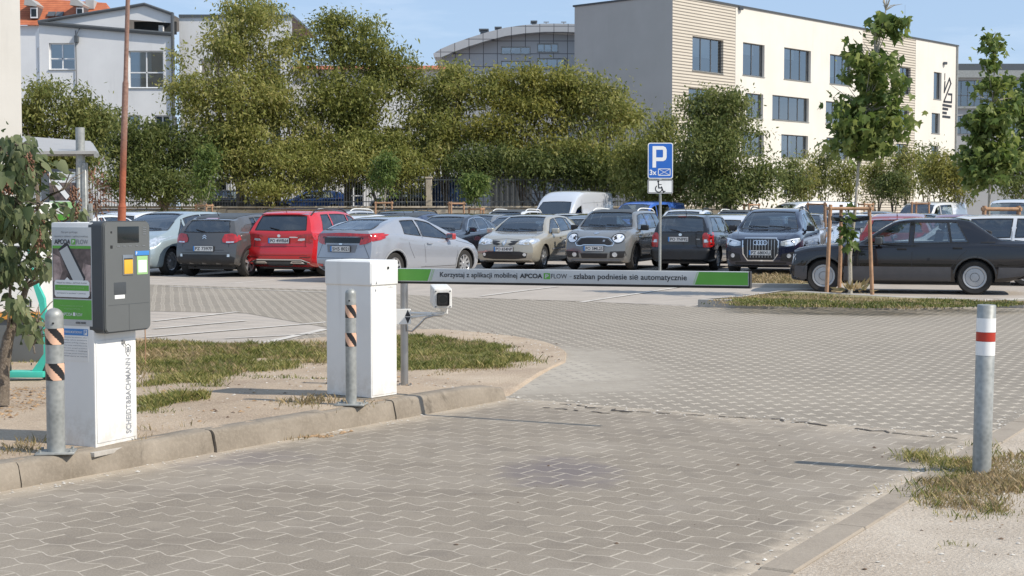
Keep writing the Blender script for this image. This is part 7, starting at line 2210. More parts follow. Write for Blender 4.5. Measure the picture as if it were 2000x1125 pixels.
def red_roof():
    Y = 104.0; k = Y / FPX; p = AT(43, 45, Y)
    t = empty('tiled_roof_house', (p.x, Y, 0), 0, 'house with a steep red tiled roof, dormers and skylights behind the white building', 'house')
    X = lambda px: (px - 43) * k; Z = lambda py: AT(1000, py, Y).z
    bm = bmesh.new(); poly(bm, [(X(0), 0, 0), (X(205), 0, 0), (X(205), 0, Z(50)), (X(0), 0, Z(50))]); obj('wall', bm, 'render_white', t)
    dz = Z(-16) - Z(50); P = [Vector((X(0), -.3, Z(50))), Vector((X(215), -.3, Z(50))), Vector((X(190), 2.2, Z(-3))), Vector((X(0), 2.2, Z(-16)))]
    bm = bmesh.new(); poly(bm, P); poly(bm, [P[1], P[1] + Vector((0, 6, 0)), P[2]]); poly(bm, [P[3], P[2], P[2] + Vector((0, 5, -dz * .9)), P[3] + Vector((0, 5, -dz * .9))]); fixn(bm); rf = obj('roof', bm, 'tiles', t)
    for px in (64, 153):
        bm = bmesh.new(); y0 = .2
        box(bm, (X(px - 7), y0, Z(36)), (X(px + 9), y0 + 2, Z(13)), .04); d = obj('dormer', bm, 'frame_dark', t)
        bm = bmesh.new(); prism(bm, [(X(px - 16), y0 - .3, Z(10)), (X(px + 8), y0 - .3, Z(13)), (X(px + 10), y0 - .3, Z(9)), (X(px - 6), y0 - .3, Z(-4)), (X(px - 14), y0 - .3, Z(-4))], (0, 2.2, 0)); fixn(bm); obj('dormer_roof', bm, 'roof_metal', d)
        bm = bmesh.new(); box(bm, (X(px - 6), y0 - .06, Z(35)), (X(px + 8), y0 - .01, Z(14)), .02); obj('dormer_frame', bm, 'window_frame', d)
        bm = bmesh.new(); poly(bm, [(X(px - 4), y0 - .07, Z(32)), (X(px + 6), y0 - .07, Z(32)), (X(px + 6), y0 - .07, Z(17)), (X(px - 4), y0 - .07, Z(17))]); obj('pane', bm, 'screen', d)
    n = (P[1] - P[0]).cross(P[3] - P[0]).normalized(); n = n if n.y < 0 else -n
    for px in (95, 111):
        fz = lambda z: .8 * 0 + (-.3 + 2.5 * (z - Z(50)) / (Z(-10) - Z(50)))
        q = [(X(px - 7), Z(32)), (X(px + 7), Z(32)), (X(px + 7), Z(22)), (X(px - 7), Z(22))]
        bm = bmesh.new(); prism(bm, [Vector((a, fz(b), b)) + n * .02 for a, b in q], n * .1); fixn(bm); o = obj('skylight', bm, 'frame_dark', t)
    bm = bmesh.new(); box(bm, (X(155), 1.4, Z(12)), (X(172), 2.6, Z(-6)), .03); obj('chimney', bm, 'render_grey', t)
red_roof()

# yard beyond the fence, the wall and the railings
bm = bmesh.new(); prism(bm, [(-70, 73.2, 0), (9, 73.2, 0), (9, 85.2, 0), (-70, 85.2, 0)], (0, 0, 1.2)); fixn(bm)
tag(obj('yard', bm, 'lot'), kind='structure')
def fence():
    Y = 72.6
    t = empty('railing_fence', (0, Y, 0), 0, 'metal railing fence on a stained stone base running under the trees', 'fence')
    xa, xb = -46, 11
    bm = bmesh.new(); rs = random.Random(3); x = xa
    while x < xb:
        l = rs.uniform(2.8, 3.6); box(bm, (x, -.15, -.1), (min(x + l - .02, xb), .2, 1.62 + rs.uniform(-.03, .03)), .02, 1); x += l
    box(bm, (xa, -.20, 1.66), (xb, .25, 1.76), .02, 1)
    obj('base_wall', bm, 'stone_base', t)
    bm = bmesh.new()
    for xr in (0,):
        box(bm, (xa, -.02, 1.95), (xb, .02, 2.0)); box(bm, (xa, -.02, 3.02), (xb, .02, 3.07))
    x = xa
    while x < xb: box(bm, (x - .014, -.014, 1.76), (x + .014, .014, 3.2)); x += .135
    obj('railings', bm, 'rail_paint', t)
    for x in (-37.0, -26.0, -15.15, -4.05, 6.9):
        bm = bmesh.new(); box(bm, (x - .15, -.17, 1.76), (x + .15, .17, 3.1), .02, 1); box(bm, (x - .19, -.21, 3.1), (x + .19, .21, 3.18), .02, 1)
        obj('pier', bm, 'stone_base', t)
mk('rail_paint', (.09, .095, .095), .6, var=.4)
mk('container_blue', (.02, .05, .13), .5, var=.3)
fence()
def container(px0, px1, pyt, Y, mat, label):
    a, b = AT(px0, pyt, Y), AT(px1, pyt, Y)
    t = empty('storage_container', (a.x, Y, 1.2), 0, label, 'container')
    bm = bmesh.new(); Wd = b.x - a.x; H = a.z - 1.2
    n = int(Wd / .14); P = []
    for i in range(n + 1): P += [(i * Wd / n, 0 if i % 2 else .04), ((i + .8) * Wd / n, 0 if i % 2 else .04)]
    for (p, q) in zip(P[:-1], P[1:]):
        if q[0] <= Wd + .05: poly(bm, [(p[0], p[1], .1), (q[0], q[1], .1), (q[0], q[1], H - .1), (p[0], p[1], H - .1)])
    obj('corrugated_side', bm, mat, t)
    bm = bmesh.new(); box(bm, (-.03, -.02, 0), (Wd + .1, 2.4, .1), .01); box(bm, (-.03, -.02, H - .1), (Wd + .1, 2.4, H), .01); box(bm, (-.03, -.03, .1), (.06, .1, H - .1)); box(bm, (Wd, -.03, .1), (Wd + .1, .1, H - .1)); obj('frame', bm, mat, t)
    bm = bmesh.new(); poly(bm, [(0, 2.35, .1), (Wd, 2.35, .1), (Wd, 2.35, H), (0, 2.35, H)]); obj('back', bm, mat, t)
container(843, 905, 345, 80, 'container_blue', 'dark blue container beyond the railings left of the tall white van')
container(960, 1035, 338, 81, 'frame_dark', 'charcoal container beyond the railings right behind the tall white van')
# ---------------------------------------------------------------- trees
FOL = {
 'olive': [(0.08, (0.11, 0.13, 0.03)), (0.4, (0.225, 0.245, 0.06)), (0.68, (0.335, 0.33, 0.10)), (0.95, (0.48, 0.42, 0.17))],
 'deep': [(0.1, (0.07, 0.10, 0.028)), (0.5, (0.15, 0.185, 0.055)), (0.9, (0.29, 0.295, 0.10))],
 'gold': [(0.1, (0.13, 0.14, 0.03)), (0.5, (0.27, 0.265, 0.06)), (0.9, (0.42, 0.37, 0.10))],
 'fresh': [(0.1, (0.055, 0.095, 0.022)), (0.5, (0.13, 0.19, 0.045)), (0.9, (0.30, 0.34, 0.10))],
 'lilac': [(0.1, (0.07, 0.105, 0.045)), (0.5, (0.17, 0.205, 0.095)), (0.9, (0.38, 0.39, 0.22))],
 'rusty': [(0.1, (0.09, 0.045, 0.028)), (0.5, (0.18, 0.09, 0.055)), (0.9, (0.30, 0.17, 0.11))],
}
for k_, v_ in FOL.items(): MATS['leaf_' + k_] = leafm('leaves_' + k_, v_, 0.48 if k_ != 'rusty' else .1)
MATS['trunk'] = soil_mat('tree_bark', (0.09, 0.07, 0.055), (0.16, 0.13, 0.10), (0.24, 0.20, 0.16), 0.2)
MATS['trunk_pale'] = soil_mat('pale_tree_bark', (0.26, 0.24, 0.19), (0.38, 0.35, 0.29), (0.50, 0.47, 0.40), 0.4)

def leaf_cloud(C_, axes, outline, size, mat_seed, droop=.3, fold=.25):
    """C_ (n,3) leaf centres; outline: 2D leaf shape (k,2) with base at 0,0 and tip at (0,1)"""
    rs = np.random.RandomState(mat_seed); n = len(C_)
    d = rs.normal(size=(n, 3)); d[:, 2] -= droop * 1.5; d /= np.linalg.norm(d, axis=1)[:, None]
    u = rs.normal(size=(n, 3)); u[:, 2] += 1.2; u -= (u * d).sum(1)[:, None] * d; u /= np.linalg.norm(u, axis=1)[:, None]
    s = np.cross(d, u)
    sz = size * np.clip(np.exp(rs.normal(-.12, .32, n)), .4, 1.5)
    o = np.array(outline); k = len(o)
    V = np.empty((n, k, 3))
    for i in range(k):
        V[:, i] = C_ + d * (o[i, 1] * sz)[:, None] + s * (o[i, 0] * sz)[:, None] - u * (abs(o[i, 0]) * fold * sz)[:, None] - np.array([0, 0, 1.0]) * ((o[i, 1] ** 2) * droop * .5 * sz)[:, None]
    return V.reshape(-1, 3), k
def fan(n, k):
    b = (np.arange(n) * k)[:, None]
    tri = np.array([[0, i, i + 1] for i in range(1, k - 1)])
    return (b[:, :, None] + tri[None]).reshape(-1, 3)
LANCE = [(0, 0), (.20, .45), (0, 1), (-.20, .45)]
HEART = [(0, 0), (.30, -.08), (.46, .20), (.34, .60), (0, 1.1), (-.34, .60), (-.46, .20), (-.30, -.08)]
MAPLE = [(0, 0), (.30, -.05), (.55, .12), (.42, .30), (.66, .62), (.30, .58), (.16, .78), (0, 1.1), (-.16, .78), (-.30, .58), (-.66, .62), (-.42, .30), (-.55, .12), (-.30, -.05)]

def crown_points(blobs, n, seed, clump=.30, gap=.38, shell=.55):
    """leaf positions gathered in sprays through the crown volume; gaps where a noise field is low"""
    rs = np.random.RandomState(seed)
    ext = []
    for b in blobs:            # smaller lobes pushed out of each main one break up the outline
        for _ in range(5):
            d = rs.normal(size=3); d[2] = abs(d[2]) * .9 + d[2] * .1; d /= np.linalg.norm(d); q = rs.uniform(.22, .42)
            ext.append((b[0] + d[0] * b[3] * .92, b[1] + d[1] * b[4] * .9, b[2] + d[2] * b[5] * .95, b[3] * q, b[4] * q, b[5] * q * rs.uniform(.9, 1.7)))
    blobs = list(blobs) + ext
    vol = np.array([b[3] * b[4] * b[5] for b in blobs]) ** .75; vol /= vol.sum()
    per = 16; m = int(n / per * 1.9)
    idx = rs.choice(len(blobs), m, p=vol)
    B = np.array(blobs)[idx]
    d = rs.normal(size=(m, 3)); d /= np.linalg.norm(d, axis=1)[:, None]
    r = rs.rand(m) ** shell
    r *= 1 + .16 * np.sin(d[:, 0] * 7 + idx) * np.cos(d[:, 2] * 6 + idx * 2)
    P = B[:, :3] + d * r[:, None] * B[:, 3:6]
    gp = 1.0 if clump > .15 else .25
    nz = vnoise(P[:, 0] * .45 * (1 / gp) + P[:, 1] * .2, P[:, 2] * .5 * (1 / gp), .9, seed + 21) * .45 + .55 * (vnoise(P[:, 0] * .9 + P[:, 1] * .35, P[:, 2] * .9 + P[:, 1] * .3, 1.1, seed) * .6 + vnoise(P[:, 0] + P[:, 1] * .5, P[:, 2], .5, seed + 7) * .4)
    P = P[nz + rs.rand(m) * .18 > gap]
    P = P[:int(n / per)]
    L = np.repeat(P, per, 0)
    L += rs.normal(size=L.shape) * (clump * np.repeat(np.exp(rs.normal(-.05, .28, len(P))), per))[:, None] * np.array([1, 1, .62])
    return L, P
def add_limbs(bm, base, P, trunk_r, z_split, n, seed, blobs, lean=(0, 0)):
    rs = random.Random(seed)
    top = max(b[2] for b in blobs)
    sp = Vector((base[0] + lean[0], base[1] + lean[1], z_split))
    zs = [0, z_split * .5, z_split]
    path_tube(bm, [Vector((base[0], base[1], base[2])), Vector((base[0], base[1], base[2])).lerp(sp, .5) + Vector((rs.uniform(-.05, .05), 0, 0)), sp], [trunk_r * 1.25, trunk_r, trunk_r * .8], 10)
    for i in range(n):
        b = blobs[i % len(blobs)]
        tgt = Vector((b[0] + rs.uniform(-.4, .4) * b[3], b[1] + rs.uniform(-.4, .4) * b[4], b[2] + rs.uniform(-.1, .6) * b[5]))
        m1 = sp.lerp(tgt, .4) + Vector((rs.uniform(-.2, .2), rs.uniform(-.2, .2), .25 * (tgt - sp).length * .5)); m2 = sp.lerp(tgt, .75) + Vector((rs.uniform(-.15, .15), 0, .1))
        q = trunk_r * rs.uniform(.35, .6); st = Vector((base[0], base[1], base[2])).lerp(sp, rs.uniform(.75, 1))
        path_tube(bm, [st, m1, m2, tgt], [q, q * .65, q * .4, q * .12], 6)
        for j in range(3):
            a = m1.lerp(tgt, rs.uniform(0, .7)); e = a + Vector((rs.uniform(-1, 1) * b[3], rs.uniform(-1, 1) * b[4], rs.uniform(0, 1) * b[5])) * .7
            path_tube(bm, [a, a.lerp(e, .5) + Vector((0, 0, .1)), e], [q * .35, q * .22, q * .05], 5)
def tree(name, label, cat, group, blobs, n, leaf, kind, seed, base=None, trunk_r=.15, z_split=2.2, limbs=10, outline=LANCE, clump=.30, gap=.38, shell=.55, bark='trunk', droop=.3, trunk=True, blobs_local=False, stems=1):
    b0 = blobs[0]; base = base or (b0[0], b0[1], 0)
    t = empty(name, base, 0, label, cat, group)
    bl = [(b[0] - base[0], b[1] - base[1], b[2] - base[2], b[3], b[4], b[5]) for b in blobs]
    L, P = crown_points(bl, n, seed, clump, gap, shell)
    V, k = leaf_cloud(L, None, outline, leaf, seed, droop)
    c = np_mesh('crown', V, fan(len(L), k), 'leaf_' + kind, t)
    if trunk:
        bm = bmesh.new()
        for i in range(stems):
            add_limbs(bm, (0 + (i - (stems - 1) / 2) * .35, .1 * i, 0), P, trunk_r, z_split, limbs, seed + i, bl, lean=((i - (stems - 1) / 2) * .5, 0))
        obj('trunk', bm, bark, t, 60)
    return t
def B(px, py, Y, wx, wz, dy=None):
    """a crown lobe seen at px,py with pixel half sizes wx, wz at depth Y"""
    p = AT(px, py, Y); k = Y / FPX
    return (p.x, Y, p.z, wx * k, (dy if dy else wx * k * .9), wz * k)
def based(px, Y): return (AT(px, 400, Y).x, Y, 0)

GB = 'tall trees along the railing fence'
tree('tree', 'tall olive tree reaching the top edge, rising behind the rusty pole and the white building', 'tree', GB,
     [B(470, 60, 76, 80, 62), B(410, 120, 75, 75, 60), B(520, 130, 76, 70, 70), B(455, 200, 74, 95, 60), B(385, 190, 74, 60, 55), B(540, 215, 75, 55, 60), B(480, 20, 77, 55, 30), B(430, 265, 74, 75, 45), B(520, 275, 74, 75, 45), B(590, 275, 74, 50, 45)], 34000, .21, 'olive', 101, based(470, 76), .22, 3.0, 22, gap=.485)
tree('tree', 'tall loose crowned olive tree right of the one behind the rusty pole', 'tree', GB,
     [B(660, 90, 78, 65, 65), B(720, 110, 77, 65, 65), B(610, 120, 77, 45, 70), B(690, 190, 76, 90, 70), B(770, 150, 77, 45, 60), B(640, 250, 76, 70, 55), B(760, 240, 76, 70, 60), B(650, 50, 78, 35, 35), B(690, 290, 75, 80, 45), B(780, 290, 75, 60, 50), B(620, 290, 75, 40, 40)], 34000, .21, 'olive', 102, based(680, 78), .22, 3.0, 22, gap=.49)
tree('tree', 'rounded olive tree below the curved metal roof', 'tree', GB,
     [B(850, 190, 77, 65, 60), B(910, 180, 76, 60, 50), B(880, 260, 76, 80, 60), B(830, 300, 75, 50, 50)], 19000, .21, 'olive', 103, based(870, 77), .16, 2.4, 14, gap=.42)
tree('tree', 'broad yellowish green tree between the curved roof and the grey end wall', 'tree', GB,
     [B(1000, 190, 77, 65, 60), B(1070, 180, 76, 55, 50), B(1030, 260, 75, 85, 60), B(970, 270, 75, 50, 55)], 20000, .21, 'gold', 104, based(1020, 77), .16, 2.4, 14, gap=.41)
tree('tree', 'olive tree standing against the blank grey end wall', 'tree', GB,
     [B(1130, 200, 76, 60, 55), B(1190, 230, 75, 60, 55), B(1150, 290, 74, 85, 55), B(1215, 300, 74, 45, 50)], 19000, .21, 'olive', 105, based(1160, 76), .16, 2.4, 14, gap=.41)
tree('tree', 'dark green tree directly behind the rusty pole', 'tree', GB,
     [B(230, 280, 72, 60, 50), B(290, 320, 72, 60, 55), B(350, 290, 73, 60, 60), B(410, 310, 73, 60, 60), B(250, 360, 71, 55, 35), B(340, 370, 71, 70, 30)], 26000, .20, 'deep', 106, based(320, 72.3), .13, 1.8, 12, gap=.34)
tree('tree', 'leafy green tree over the shelter roof at the left', 'tree', GB,
     [B(100, 210, 68, 55, 45), B(140, 240, 68, 55, 50), B(70, 260, 68, 50, 50), B(160, 310, 68, 50, 50), B(100, 330, 68, 60, 50), B(190, 250, 69, 30, 40)], 21000, .20, 'deep', 107, based(120, 68), .13, 1.8, 10, gap=.34)
tree('tree', 'shrubby green tree filling the gap between the two tallest trees', 'tree', GB,
     [B(470, 310, 73, 60, 50), B(560, 320, 73, 70, 45), B(620, 340, 73, 55, 35), B(520, 370, 72, 60, 22)], 21000, .19, 'olive', 108, based(540, 73), .10, 1.6, 10, gap=.39)
tree('tree', 'low green tree hanging over the railings behind the silver hatchback', 'tree', GB,
     [B(700, 320, 73, 55, 40), B(760, 340, 73, 50, 38), B(805, 340, 73, 35, 40)], 15000, .19, 'olive', 109, based(740, 73), .10, 1.6, 8, gap=.40)
tree('tree', 'low spreading tree just behind the tall white van', 'tree', GB,
     [B(925, 330, 73, 45, 40), B(985, 320, 73, 45, 35), B(1060, 330, 73, 50, 38), B(1130, 340, 73, 50, 38), B(1190, 350, 73, 45, 38)], 22000, .19, 'deep', 110, based(1060, 73), .10, 1.6, 8, gap=.38)
tree('tree', 'yellow green bushy tree behind the parking sign', 'tree', GB,
     [B(1240, 330, 68, 45, 55), B(1300, 280, 70, 40, 50), B(1330, 350, 67, 45, 50), B(1270, 370, 67, 50, 30)], 16000, .19, 'olive', 111, based(1290, 68), .10, 1.4, 8, gap=.30)
tree('tree', 'dense dark green tree with a rounded top in front of the ribbed facade', 'tree', GB,
     [B(1385, 230, 66, 55, 50), B(1420, 260, 66, 60, 55), B(1370, 300, 65, 50, 50), B(1450, 320, 65, 65, 55), B(1500, 340, 65, 40, 50), B(1410, 370, 65, 80, 35), B(1430, 205, 66, 35, 28)], 26000, .18, 'deep', 112, based(1420, 66), .16, 1.8, 12, gap=.36)
GS = 'thin young trees in the far planting strip'
lab = ['pale slender tree left of the young maple', 'feathery young tree under the lower office windows', 'light green sapling behind the young maple trunk', 'thin green tree right of the young maple trunk',
       'pale feathery tree below the ribbed band', 'golden bushy tree between the two maples', 'small green tree below the facade emblem', 'golden shrub left of the right maple trunk', 'green sapling beside the golden shrub', 'dark green bush right of the dense dark tree', 'grey green bush at the far right edge']
for i, (px, py, hx, hz, Y, kd, nn) in enumerate([(1570, 345, 28, 55, 70, 'olive', 5000), (1610, 335, 30, 60, 72, 'deep', 5500), (1655, 350, 30, 50, 70, 'olive', 4500), (1715, 350, 35, 45, 71, 'olive', 5500),
        (1770, 335, 32, 58, 70, 'olive', 5000), (1835, 345, 34, 55, 68, 'gold', 5500), (1810, 330, 30, 60, 74, 'deep', 4500), (1872, 350, 30, 52, 67, 'gold', 5000), (1745, 365, 30, 35, 68, 'deep', 4500), (1545, 350, 25, 50, 69, 'deep', 4500), (1985, 345, 45, 50, 66, 'deep', 7000)]):
    tree('young_tree', lab[i], 'tree', GS, [B(px, py + hz * .25, Y, hx, hz * .75), B(px + hx * .3, py - hz * .45, Y, hx * .6, hz * .5), B(px - hx * .4, py - hz * .2, Y, hx * .5, hz * .5)], int(nn * .6), .15, kd, 200 + i, based(px, Y), .05, 1.2, 6, gap=.43, clump=.20)
GP = 'small trees on stakes across the car park'
for i, (px, py, hx, hz, Y, kd, lb) in enumerate([(400, 350, 20, 60, 58, 'fresh', 'bright green young tree right of the rusty pole above the parked cars'), (750, 345, 26, 45, 60, 'fresh', 'bright green young tree above the black suv roof'),
        (928, 370, 24, 28, 60, 'fresh', 'small bright tree left of the tall white van')]):
    tree('young_tree', lb, 'tree', GP, [B(px, py, Y, hx, hz), B(px + 6, py - hz * .6, Y, hx * .6, hz * .5)], 2600, .15, kd, 240 + i, based(px, Y), .035, 1.9, 5, gap=.25, clump=.16, bark='trunk_pale')

# log stakes round the young trees
def staking(name, x, y, h, rad, r, label, near=True, rot=0.0, group=None):
    t = empty(name, (x, y, 0), rot, label, 'tree stakes', group)
    rs = random.Random(int(x * 100))
    tops = []
    for i in range(3):
        a = R(210 + 120 * i)
        p0 = Vector((math.cos(a) * rad * 1.1, math.sin(a) * rad * 1.1, -.02)); p1 = Vector((math.cos(a) * rad * .92, math.sin(a) * rad * .92, h))
        bm = bmesh.new(); path_tube(bm, [p0, p0.lerp(p1, .5) + Vector((rs.uniform(-.01, .01), 0, 0)), p1], [r, r * .97, r * .92], 12); obj('stake', bm, 'timber', t, 40); tops.append(p1)
    for i in range(3):
        a, b = tops[i], tops[(i + 1) % 3]; d = (b - a).normalized(); zz = Vector((0, 0, -.07 - .0 * i))
        out = ((a + b) / 2).normalized() * r * 1.2; out.z = 0
        bm = bmesh.new(); tube(bm, a - d * .07 + zz + out, b + d * .07 + zz + out, r * .85, n=12); obj('rail', bm, 'timber', t, 40)
    if near:
        bm = bmesh.new()
        for i in range(2):
            a = tops[i] * 1.0; c = Vector((0, 0, h - .28)); q = Vector((a.x, a.y, h - .24))
            n = Vector((0, 0, .028)); poly(bm, [q - n, c - n * 1.6, c + n * 1.6, q + n])
        for i in range(3):
            a = tops[i]; tube(bm, (a.x, a.y, h - .27), (a.x, a.y, h - .20), r * 1.06, n=12, cap=False)
        path_tube(bm, [(math.cos(a) * .05, math.sin(a) * .05, h - .28) for a in np.linspace(0, 6.28, 10)], .028, 6)
        obj('strap', bm, 'strap', t)
    return t
def young_maple(px_base, Y, pts, blobs, n, leaf, label, seed, r0=.04):
    base = (AT(px_base, 400, Y).x, Y, .1)
    t = empty('young_maple', base, 0, label, 'tree')
    bl = [(b[0] - base[0], b[1] - base[1], b[2] - base[2], b[3], b[4], b[5]) for b in blobs]
    L, P = crown_points(bl, n, seed, .11, .42, .5)
    V, k = leaf_cloud(L, None, MAPLE, leaf, seed, .45, .3)
    np_mesh('crown', V, fan(len(L), k), 'leaf_fresh', t)
    k_ = Y / FPX; q = [Vector(((x - px_base) * k_, 0, AT(1000, y, Y).z - .1)) for x, y in pts]
    bm = bmesh.new(); rr = [r0 * (1 - .85 * i / (len(q) - 1)) for i in range(len(q))]; path_tube(bm, q, rr, 10)
    rs = random.Random(seed)
    for b in bl:
        for _ in range(7):
            st = min(q, key=lambda p: abs(p.z - (b[2] - b[5] * .4))); e = Vector((b[0] + rs.uniform(-.85, .85) * b[3], b[1] + rs.uniform(-.85, .85) * b[4], b[2] + rs.uniform(-.3, .8) * b[5]))
            if e.z < st.z: e.z = st.z + .1
            path_tube(bm, [st, st.lerp(e, .5) + Vector((0, 0, .03)), e], [r0 * .28, r0 * .2, r0 * .06], 5)
    obj('trunk', bm, 'trunk_pale', t, 60)
Ym = 25.9
young_maple(1663, Ym, [(1663, 580), (1661, 500), (1667, 440), (1672, 390), (1677, 300), (1685, 220), (1705, 120), (1725, 20), (1730, -25)],
    [B(1690, 240, Ym, 62, 52), B(1665, 190, Ym, 45, 45), B(1720, 170, Ym, 45, 55), B(1735, 245, Ym, 42, 32), B(1650, 270, Ym, 34, 32), B(1685, 110, Ym, 38, 34), B(1690, 295, Ym, 50, 22), B(1725, 60, Ym, 20, 34), B(1732, 0, Ym, 16, 24), B(1742, 45, Ym, 22, 14)],
    2300, .115, 'young maple with big bright leaves tied to wooden stakes on the grass island', 301)
staking('tree_stakes', 5.80, 25.75, 1.62, .42, .034, 'three wooden stakes with log rails round the young maple on the grass island', True, R(2))
# small shoot at the trunk base and middle
t = empty('leafy_shoot', (AT(1655, 450, 25.6).x, 25.6, .12), 0, 'leafy side shoot between the wooden stakes of the near maple', 'shoot')
Lc = np.random.RandomState(5).normal(size=(70, 3)) * np.array([.05, .05, .16]) + np.array([0, 0, 1.03])
V, k = leaf_cloud(Lc, None, MAPLE, .11, 5, .4); np_mesh('leaves', V, fan(70, k), 'leaf_fresh', t)
bm = bmesh.new(); path_tube(bm, [(.05, 0, 0), (.03, 0, .6), (0, 0, 1.2)], [.008, .006, .003], 6); obj('stem', bm, 'trunk_pale', t)
t = empty('root_sprout', (AT(1667, 450, 24.9).x, 24.9, .12), 0, 'pale sprouting leaves at the foot of the near maple', 'sprout')
Lc = np.random.RandomState(6).normal(size=(60, 3)) * np.array([.14, .08, .03]) + np.array([0, 0, .07])
V, k = leaf_cloud(Lc, None, LANCE, .14, 6, -.3); np_mesh('leaves', V, fan(60, k), 'grass_dry', t)

Yr = 32.0
young_maple(1930, Yr, [(1930, 560), (1931, 440), (1932, 390), (1934, 330), (1937, 200), (1938, 100), (1938, 62)],
    [B(1938, 100, Yr, 16, 36), B(1938, 165, Yr, 28, 42), B(1925, 240, Yr, 42, 44), B(1955, 230, Yr, 38, 50), B(1915, 310, Yr, 40, 40), B(1960, 310, Yr, 40, 38), B(1935, 350, Yr, 50, 22), B(1895, 335, Yr, 24, 22)],
    2700, .12, 'slender maple with a pointed crown at the right edge', 302)
staking('tree_stakes', AT(1945, 400, 32.0).x, 32.0, 1.62, .50, .05, 'stout log stakes and rails round the slender maple at the right', True, R(12))
Yq = 38.0
young_maple(2030, Yq, [(2030, 520), (2030, 400), (2034, 300), (2030, 200), (2028, 150)],
    [B(2020, 180, Yq, 26, 45), B(2020, 240, Yq, 50, 50), B(2000, 300, Yq, 38, 45), B(2060, 290, Yq, 45, 45)], 2200, .14, 'dark leaved maple cut by the right edge behind the slender one', 303)
GST = 'small log stakes across the car park'
for i, (px, py, Y, s_, lb) in enumerate([(750, 393, 60, .30, 'log frame under the bright young tree above the black suv'), (888, 394, 58, .28, 'log frame above the charcoal estate roof'), (933, 405, 60, .28, 'log frame left of the tall white van'),
        (1052, 397, 75, .30, 'log frame by the fence left of the tall white van roof'), (1466, 397, 64, .30, 'log frame at the foot of the dense dark tree'), (1600, 395, 56, .35, 'dark log frame in front of the white van roof'), (1795, 394, 60, .32, 'log frame above the brick red hatchback'), (1690, 396, 66, .3, 'log frame far behind the near maple stakes'), (400, 398, 58, .28, 'log frame under the bright young tree right of the rusty pole')]):
    p = AT(px, py, Y); staking('tree_stakes', p.x, Y, max(1.3, p.z), s_ + .1, .04, lb, False, i * .7, GST)

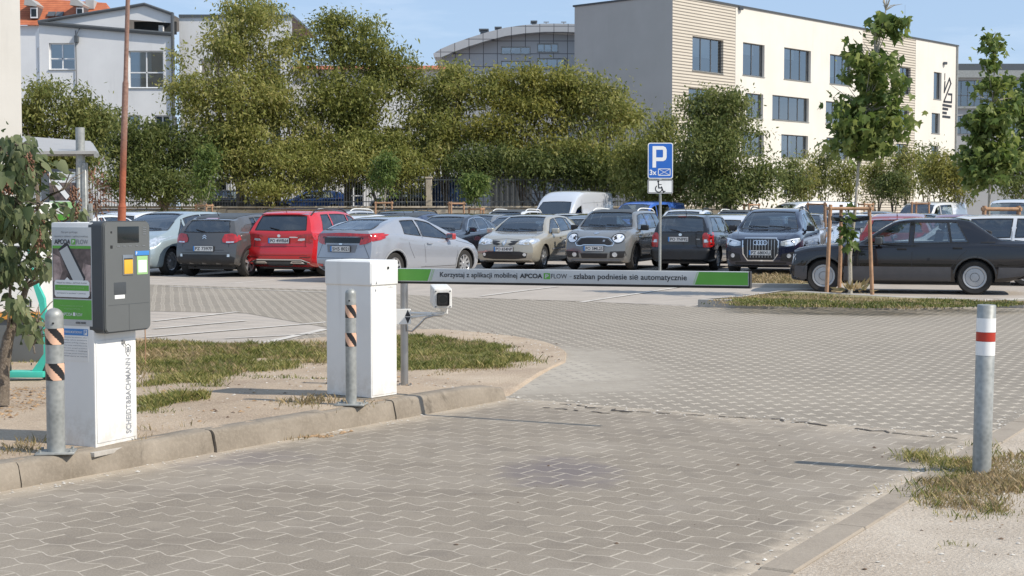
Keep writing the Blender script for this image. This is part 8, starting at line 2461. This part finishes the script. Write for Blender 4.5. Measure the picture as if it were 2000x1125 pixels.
# ---------------------------------------------------------------- leafy bush on the left
def lilac():
    base = G(4, 783, .12)
    t = empty('lilac_bush', base, 0, 'tall leafy bush with brown seed heads in front of the shelter at the left edge', 'bush')
    Y0 = base.y
    def Q(px, py, dy=0.0): p = AT(px, py, Y0 + dy); return p - base
    bm = bmesh.new(); rs = random.Random(8)
    path_tube(bm, [Q(2, 790), Q(6, 720), Q(16, 660), Q(36, 610), Q(52, 560)], [.060, .048, .040, .028, .020], 10)
    path_tube(bm, [Q(6, 720), Q(-30, 640, .2), Q(-60, 520, .3), Q(-70, 380, .3)], [.045, .035, .028, .015], 8)
    tips = []
    for st, mid, en in (((36, 610), (60, 520), (75, 400)), ((52, 560), (85, 520), (112, 470)), ((16, 660), (20, 560), (30, 420)), ((52, 560), (95, 540), (125, 530)), ((30, 620), (70, 625), (105, 640)), ((30, 420), (40, 340), (30, 280)),
                        ((75, 400), (100, 380), (125, 370)), ((75, 400), (70, 340), (60, 290)), ((-30, 640), (0, 560), (10, 480)), ((-70, 380), (-40, 320), (-20, 270)), ((20, 560), (-10, 480), (-20, 400)), ((60, 520), (100, 450), (150, 415)), ((36, 610), (60, 650), (68, 690))):
        a, b, c = Q(*st, rs.uniform(-.05, .05)), Q(*mid, rs.uniform(-.25, .3)), Q(*en, rs.uniform(-.4, .4))
        path_tube(bm, [a, b, c], [.016, .011, .005], 6); tips.append((a, b, c))
        for _ in range(6):
            s_ = b.lerp(c, rs.random()); e = s_ + Vector((rs.uniform(-.18, .18), rs.uniform(-.2, .2), rs.uniform(-.1, .2)))
            path_tube(bm, [s_, s_.lerp(e, .5) + Vector((0, 0, .02)), e], [.006, .004, .002], 5)
    obj('trunk', bm, 'trunk', t, 60)
    reg = [((35, 330), (65, 50), 170), ((40, 430), (60, 50), 220), ((0, 380), (50, 90), 170), ((20, 520), (50, 45), 150), ((75, 460), (35, 40), 90), ((25, 290), (40, 28), 90), ((-50, 350), (70, 110), 260), ((-40, 520), (60, 80), 200), ((90, 520), (26, 25), 40), ((105, 405), (26, 14), 14), ((35, 600), (30, 30), 60), ((60, 640), (26, 26), 34), ((150, 412), (22, 12), 22)]
    C_ = []; rn = np.random.RandomState(4)
    for (c, s_, n) in reg:
        for _ in range(int(n * 1.25)):
            v = rn.normal(size=3) * .5; p = Q(c[0] + v[0] * s_[0], c[1] + v[1] * s_[1], v[2] * .55); C_.append(p)
    V, k = leaf_cloud(np.array(C_), None, HEART, .060, 4, .5, .35)
    np_mesh('foliage', V, fan(len(C_), k), 'leaf_lilac', t)
    V_, F_ = [], []
    for px, py in ((8, 300), (22, 318), (58, 318), (75, 470), (15, 360), (80, 330), (68, 422), (150, 408), (146, 382), (84, 432)):
        c = Q(px, py, rn.uniform(-.45, .1))
        for _ in range(46):
            o = rn.normal(size=3) * np.array([.022, .020, .034]); s_ = .008
            b = len(V_); q = np.array(c) + o
            for d in ((s_, 0, 0), (0, s_, 0), (-s_, 0, 0), (0, -s_, 0), (0, 0, s_ * 1.6), (0, 0, -s_ * 1.6)): V_.append(q + np.array(d) * rn.uniform(.7, 1.3))
            for f in ((0, 1, 4), (1, 2, 4), (2, 3, 4), (3, 0, 4), (1, 0, 5), (2, 1, 5), (3, 2, 5), (0, 3, 5)): F_.append([b + i for i in f])
    tag(np_mesh('seed_heads', V_, F_, 'leaf_rusty', t), kind='stuff')
lilac()
t = empty('rusty_shrub', (AT(187, 380, 19).x, 19, 0), 0, 'small rusty leaved shrub top right of the shelter post', 'shrub')
Lc = np.random.RandomState(9).normal(size=(420, 3)) * np.array([.08, .08, .14]) + np.array([0, 0, AT(187, 378, 19).z])
V, k = leaf_cloud(Lc, None, LANCE, .055, 9, .1); np_mesh('foliage', V, fan(420, k), 'leaf_rusty', t)
bm = bmesh.new(); path_tube(bm, [(0, 0, 0), (.03, 0, .9), (0, 0, 1.75)], [.02, .014, .006], 6); obj('stem', bm, 'trunk', t)
